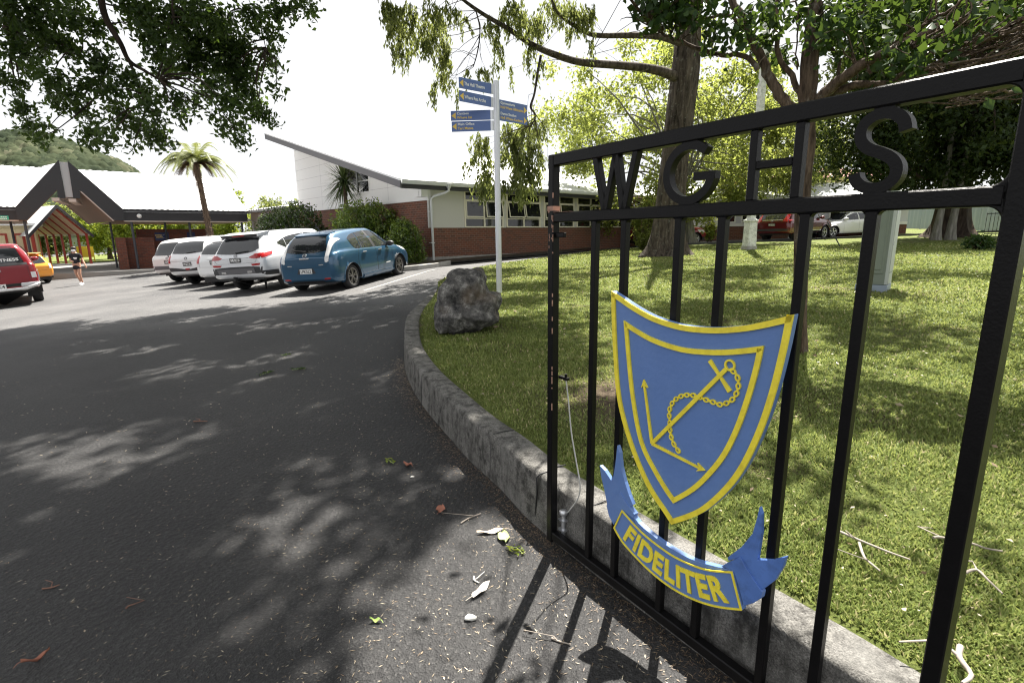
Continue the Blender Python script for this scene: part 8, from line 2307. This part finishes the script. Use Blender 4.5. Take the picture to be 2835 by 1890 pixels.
# drift of brown crumbs along the foot of the kerb
kk_ = rng.integers(6, len(kp) - 30, 3600); kp_ = np.array(kp)
kd_ = kp_[kk_ + 1] - kp_[kk_]; t_ = rng.uniform(0, 1, (3600, 1)); kn_ = np.stack([kd_[:, 1], -kd_[:, 0]], -1); kn_ /= np.linalg.norm(kn_, axis=1, keepdims=True)
kq_ = kp_[kk_] + kd_ * t_ - kn_ * (.015 + np.abs(rng.normal(0, .07, (3600, 1))))
nd_ = len(x); x = np.concatenate([x, kq_[:, 0]]); y = np.concatenate([y, kq_[:, 1]]); r_ = np.hypot(x, y); n = len(x)
P = np.stack([x, y, ground_z(x, y) + .004], -1)
a = rng.uniform(0, 6.283, n); L_ = rng.uniform(.004, .013, n) * np.clip(r_ / 3, 1, 2); w_ = rng.uniform(.0007, .0016, n) * np.clip(r_ / 2.4, 1, 3)
big = rng.uniform(size=n) < .02; w_ = np.where(big, L_ * .35, w_)
d = np.stack([np.cos(a), np.sin(a), rng.normal(0, .06, n)], -1); s2 = np.stack([-np.sin(a), np.cos(a), np.zeros(n)], -1)
V = np.stack([P - d * L_[:, None], P - s2 * w_[:, None], P + d * L_[:, None], P + s2 * w_[:, None]], 1).reshape(-1, 3)
i = np.arange(n) * 4
lt_tone = rng.uniform(0, 1, n) ** .8; lt_tone[nd_:] = rng.uniform(0, .45, n - nd_)
g = np_mesh('needle_litter', V, np.stack([i, i + 1, i + 2, i + 3], -1), M_['litter'], None, lt_tone); tag(g, kind='stuff')
# dead leaves and bits scattered over the lawn
x, y, r_ = polar_samples(1500, 1.8, 24, -8, 48)
ok = (x > lawn_left(y) + .08) & (y < 26.5); x, y, r_ = x[ok], y[ok], r_[ok]
P = np.stack([x, y, lawn_surface(x, y) + .03], -1)
g = leaf_cloud('leaf_litter', P, np.where(rng.uniform(size=len(x)) < .12, .06, .026) * np.clip(r_ / 6, .42, 1), .5, M_['litter'], None, droop=0, flat=.75, rnd=rng.uniform(0, 1, len(x)) ** 1.6); tag(g, kind='stuff')

# single leaves, twigs and sprigs on the ground
def fallen_leaf(x, y, L_, W_, ang, mat, label, curl=.2, ground='a', stem=True):
    vs, fs = [], []
    for i in range(9):
        t = i / 8; w = W_ / 2 * math.sin(math.pi * min(1, t * .92 + .06)) ** .8 * (1 - .25 * t)
        for k in (-1, -.5, 0, .5, 1):
            vs.append(((t - .5) * L_, w * k, curl * W_ * (k * k) * .6 + curl * L_ * .25 * (2 * t - 1) ** 2 + .006 * math.sin(9 * t + k)))
    for i in range(8):
        for k in range(4): fs.append((i * 5 + k, i * 5 + k + 1, i * 5 + 6 + k, i * 5 + 5 + k))
    m_ = MB(); m_.add(vs, fs, True)
    if stem: m_.tube([(-.5 * L_, 0, .004 + curl * L_ * .25), (-.62 * L_, .004, .004 + curl * L_ * .2), (-.78 * L_, .01, .004)], [.0016, .0013, .001], 5)
    o_ = m_.build('fallen_leaf', M_[mat]); zz = gz(x, y) if ground == 'a' else lz(x, y) + .02
    o_.location = (x, y, zz + .006); o_.rotation_euler = (rng.normal(0, .06), rng.normal(0, .06), ang)
    return tag(o_, label, 'leaf', 'fallen leaves on the asphalt')
fallen_leaf(*G['rust1'], .075, .045, 2.6, 'leaf_rust', 'small rusty leaf lying farthest up the drive near the kerb', .4)
fallen_leaf(*G['rust2'], .075, .065, 1.5, 'leaf_rust', 'round brown leaf lying alone on the shaded asphalt')
fallen_leaf(*G['tan'], .15, .042, 3.2, 'leaf_tan', 'long tan leaf touching the pale green leaf')
fallen_leaf(*G['palegreen'], .10, .07, -1.4, 'leaf_lime', 'broad pale green leaf touching the long tan leaf')
fallen_leaf(*G['white'], .125, .042, .95, 'leaf_white', 'bright bleached leaf lying in the sun patch near the gate', .15)
fallen_leaf(*G['lime'], .05, .022, 3.0, 'leaf_lime', 'tiny lime green leaf on the drive left of the sun patch', .5)
fallen_leaf(*G['curl'], .09, .022, .8, 'leaf_rust', 'narrow curled rusty leaf at the lower left of the drive', .8)
def sprig(x, y, s_, label):
    e = empty('sprig', (x, y, gz(x, y) + .004), rng.uniform(0, 6), label, 'sprig', 'green sprigs on the asphalt')
    m_ = MB(); m_.tube([(-.5 * s_, 0, .004), (0, .1 * s_, .012), (.5 * s_, 0, .006)], .0018, 5); m_.build('stem', M_['leaf_lime'], e)
    P_ = np.array([[t * s_, rng.normal() * .22 * s_, .012] for t in np.linspace(-.4, .5, 14)]); leaf_cloud('leaves', P_, .35 * s_, .38, M_['lf_lime' if s_ < .11 else 'lf_small'], e, droop=0, flat=.7)
for n_, s_, lb in (('sprig', .10, 'lime green sprig just left of the gate shadow'), ('sprig2', .10, 'small green sprig beside the rusty leaf'), ('sprig3', .2, 'largest green sprig, farther up the shaded drive'), ('sprig4', .13, 'green sprig farthest up the shaded drive'), ('sprig5', .15, 'scattered green sprig right of the largest one')):
    sprig(*G[n_], s_, lb)
def twig(P_, r_, label, mat, zf, group):
    n_ = len(P_); pts = [(p[0] + rng.normal() * r_ * .8, p[1] + rng.normal() * r_ * .8, zf(*p) + r_ + abs(rng.normal()) * r_ * .6) for p in P_]
    m_ = MB(); m_.tube([tuple(q) for q in smooth_poly(pts, 3)], list(np.linspace(r_, r_ * .55, (n_ - 1) * 3 + 1)), 7)
    if n_ > 2: q = Vector(pts[1]); m_.tube([q, q + Vector((rng.normal() * .04, rng.normal() * .04, .01)), q + Vector((rng.normal() * .08, .05, .008))], [r_ * .6, r_ * .45, r_ * .3], 5)
    return tag(m_.build('twig', M_[mat]), label, 'twig', group)
for n_, lb, mt_ in (('tw1', 'grey forked twig above the long tan leaf', 'twig'), ('tw2', 'pale twig lying across the gate bar shadows', 'twig'), ('tw3', 'straight reddish twig at lower left of the drive', 'twig_brown'), ('tw4', 'short dark twig at the bottom middle of the drive', 'twig_brown'), ('tw5', 'stubby white twig above the bleached leaf', 'stone_mat'), ('tw6', 'brown twig in the shade in the middle of the drive', 'twig_brown')):
    a_, b_ = np.array(G[n_][0]), np.array(G[n_][1]); twig([a_, a_ * .6 + b_ * .4, b_], .0045 if n_ != 'tw6' else .007, lb, mt_, gz, 'twigs on the asphalt')
for n_, lb in (('br1', 'long grey twig lying on the grass right of the ribbon'), ('br5', 'forked grey twig branching below the long one on the grass'), ('br2', 'grey twig crossing behind the hinge stile on the grass'), ('br3', 'kinked grey twig right of the hinge stile'), ('br4', 'thick pale root-like twig at the bottom right corner')):
    twig([np.array(p) for p in G[n_]], .009 if n_ == 'br4' else .0055, lb, 'twig', lambda x_, y_: lz(x_, y_) + .025, 'twigs on the lawn')
m = MB()
for k in range(24): pass
def pebble(x, y, r_, label, mat):
    vs, fs = [], []
    for j in range(7):
        ph = math.pi * j / 6
        for k in range(10):
            a = 2 * math.pi * k / 10; rr = r_ * (1 + .2 * math.sin(3 * a + j)); vs.append((rr * math.sin(ph) * math.cos(a), rr * math.sin(ph) * math.sin(a) * .7, r_ * .35 * math.cos(ph)))
    for j in range(6):
        for k in range(10): fs.append((j * 10 + k, j * 10 + (k + 1) % 10, j * 10 + 10 + (k + 1) % 10, j * 10 + 10 + k))
    m_ = MB(); m_.add(vs, fs, True); o_ = m_.build('pebble', M_[mat]); o_.location = (x, y, gz(x, y) + r_ * .3)
    tag(o_, label, 'pebble', 'pebbles on the asphalt')
pebble(*G['chip'], .026, 'flat grey pebble in the sun patch below the bleached leaf', 'stone_mat')
pebble(*G['pebble'], .014, 'small white pebble beside the rusty leaf by the kerb', 'stone_mat')
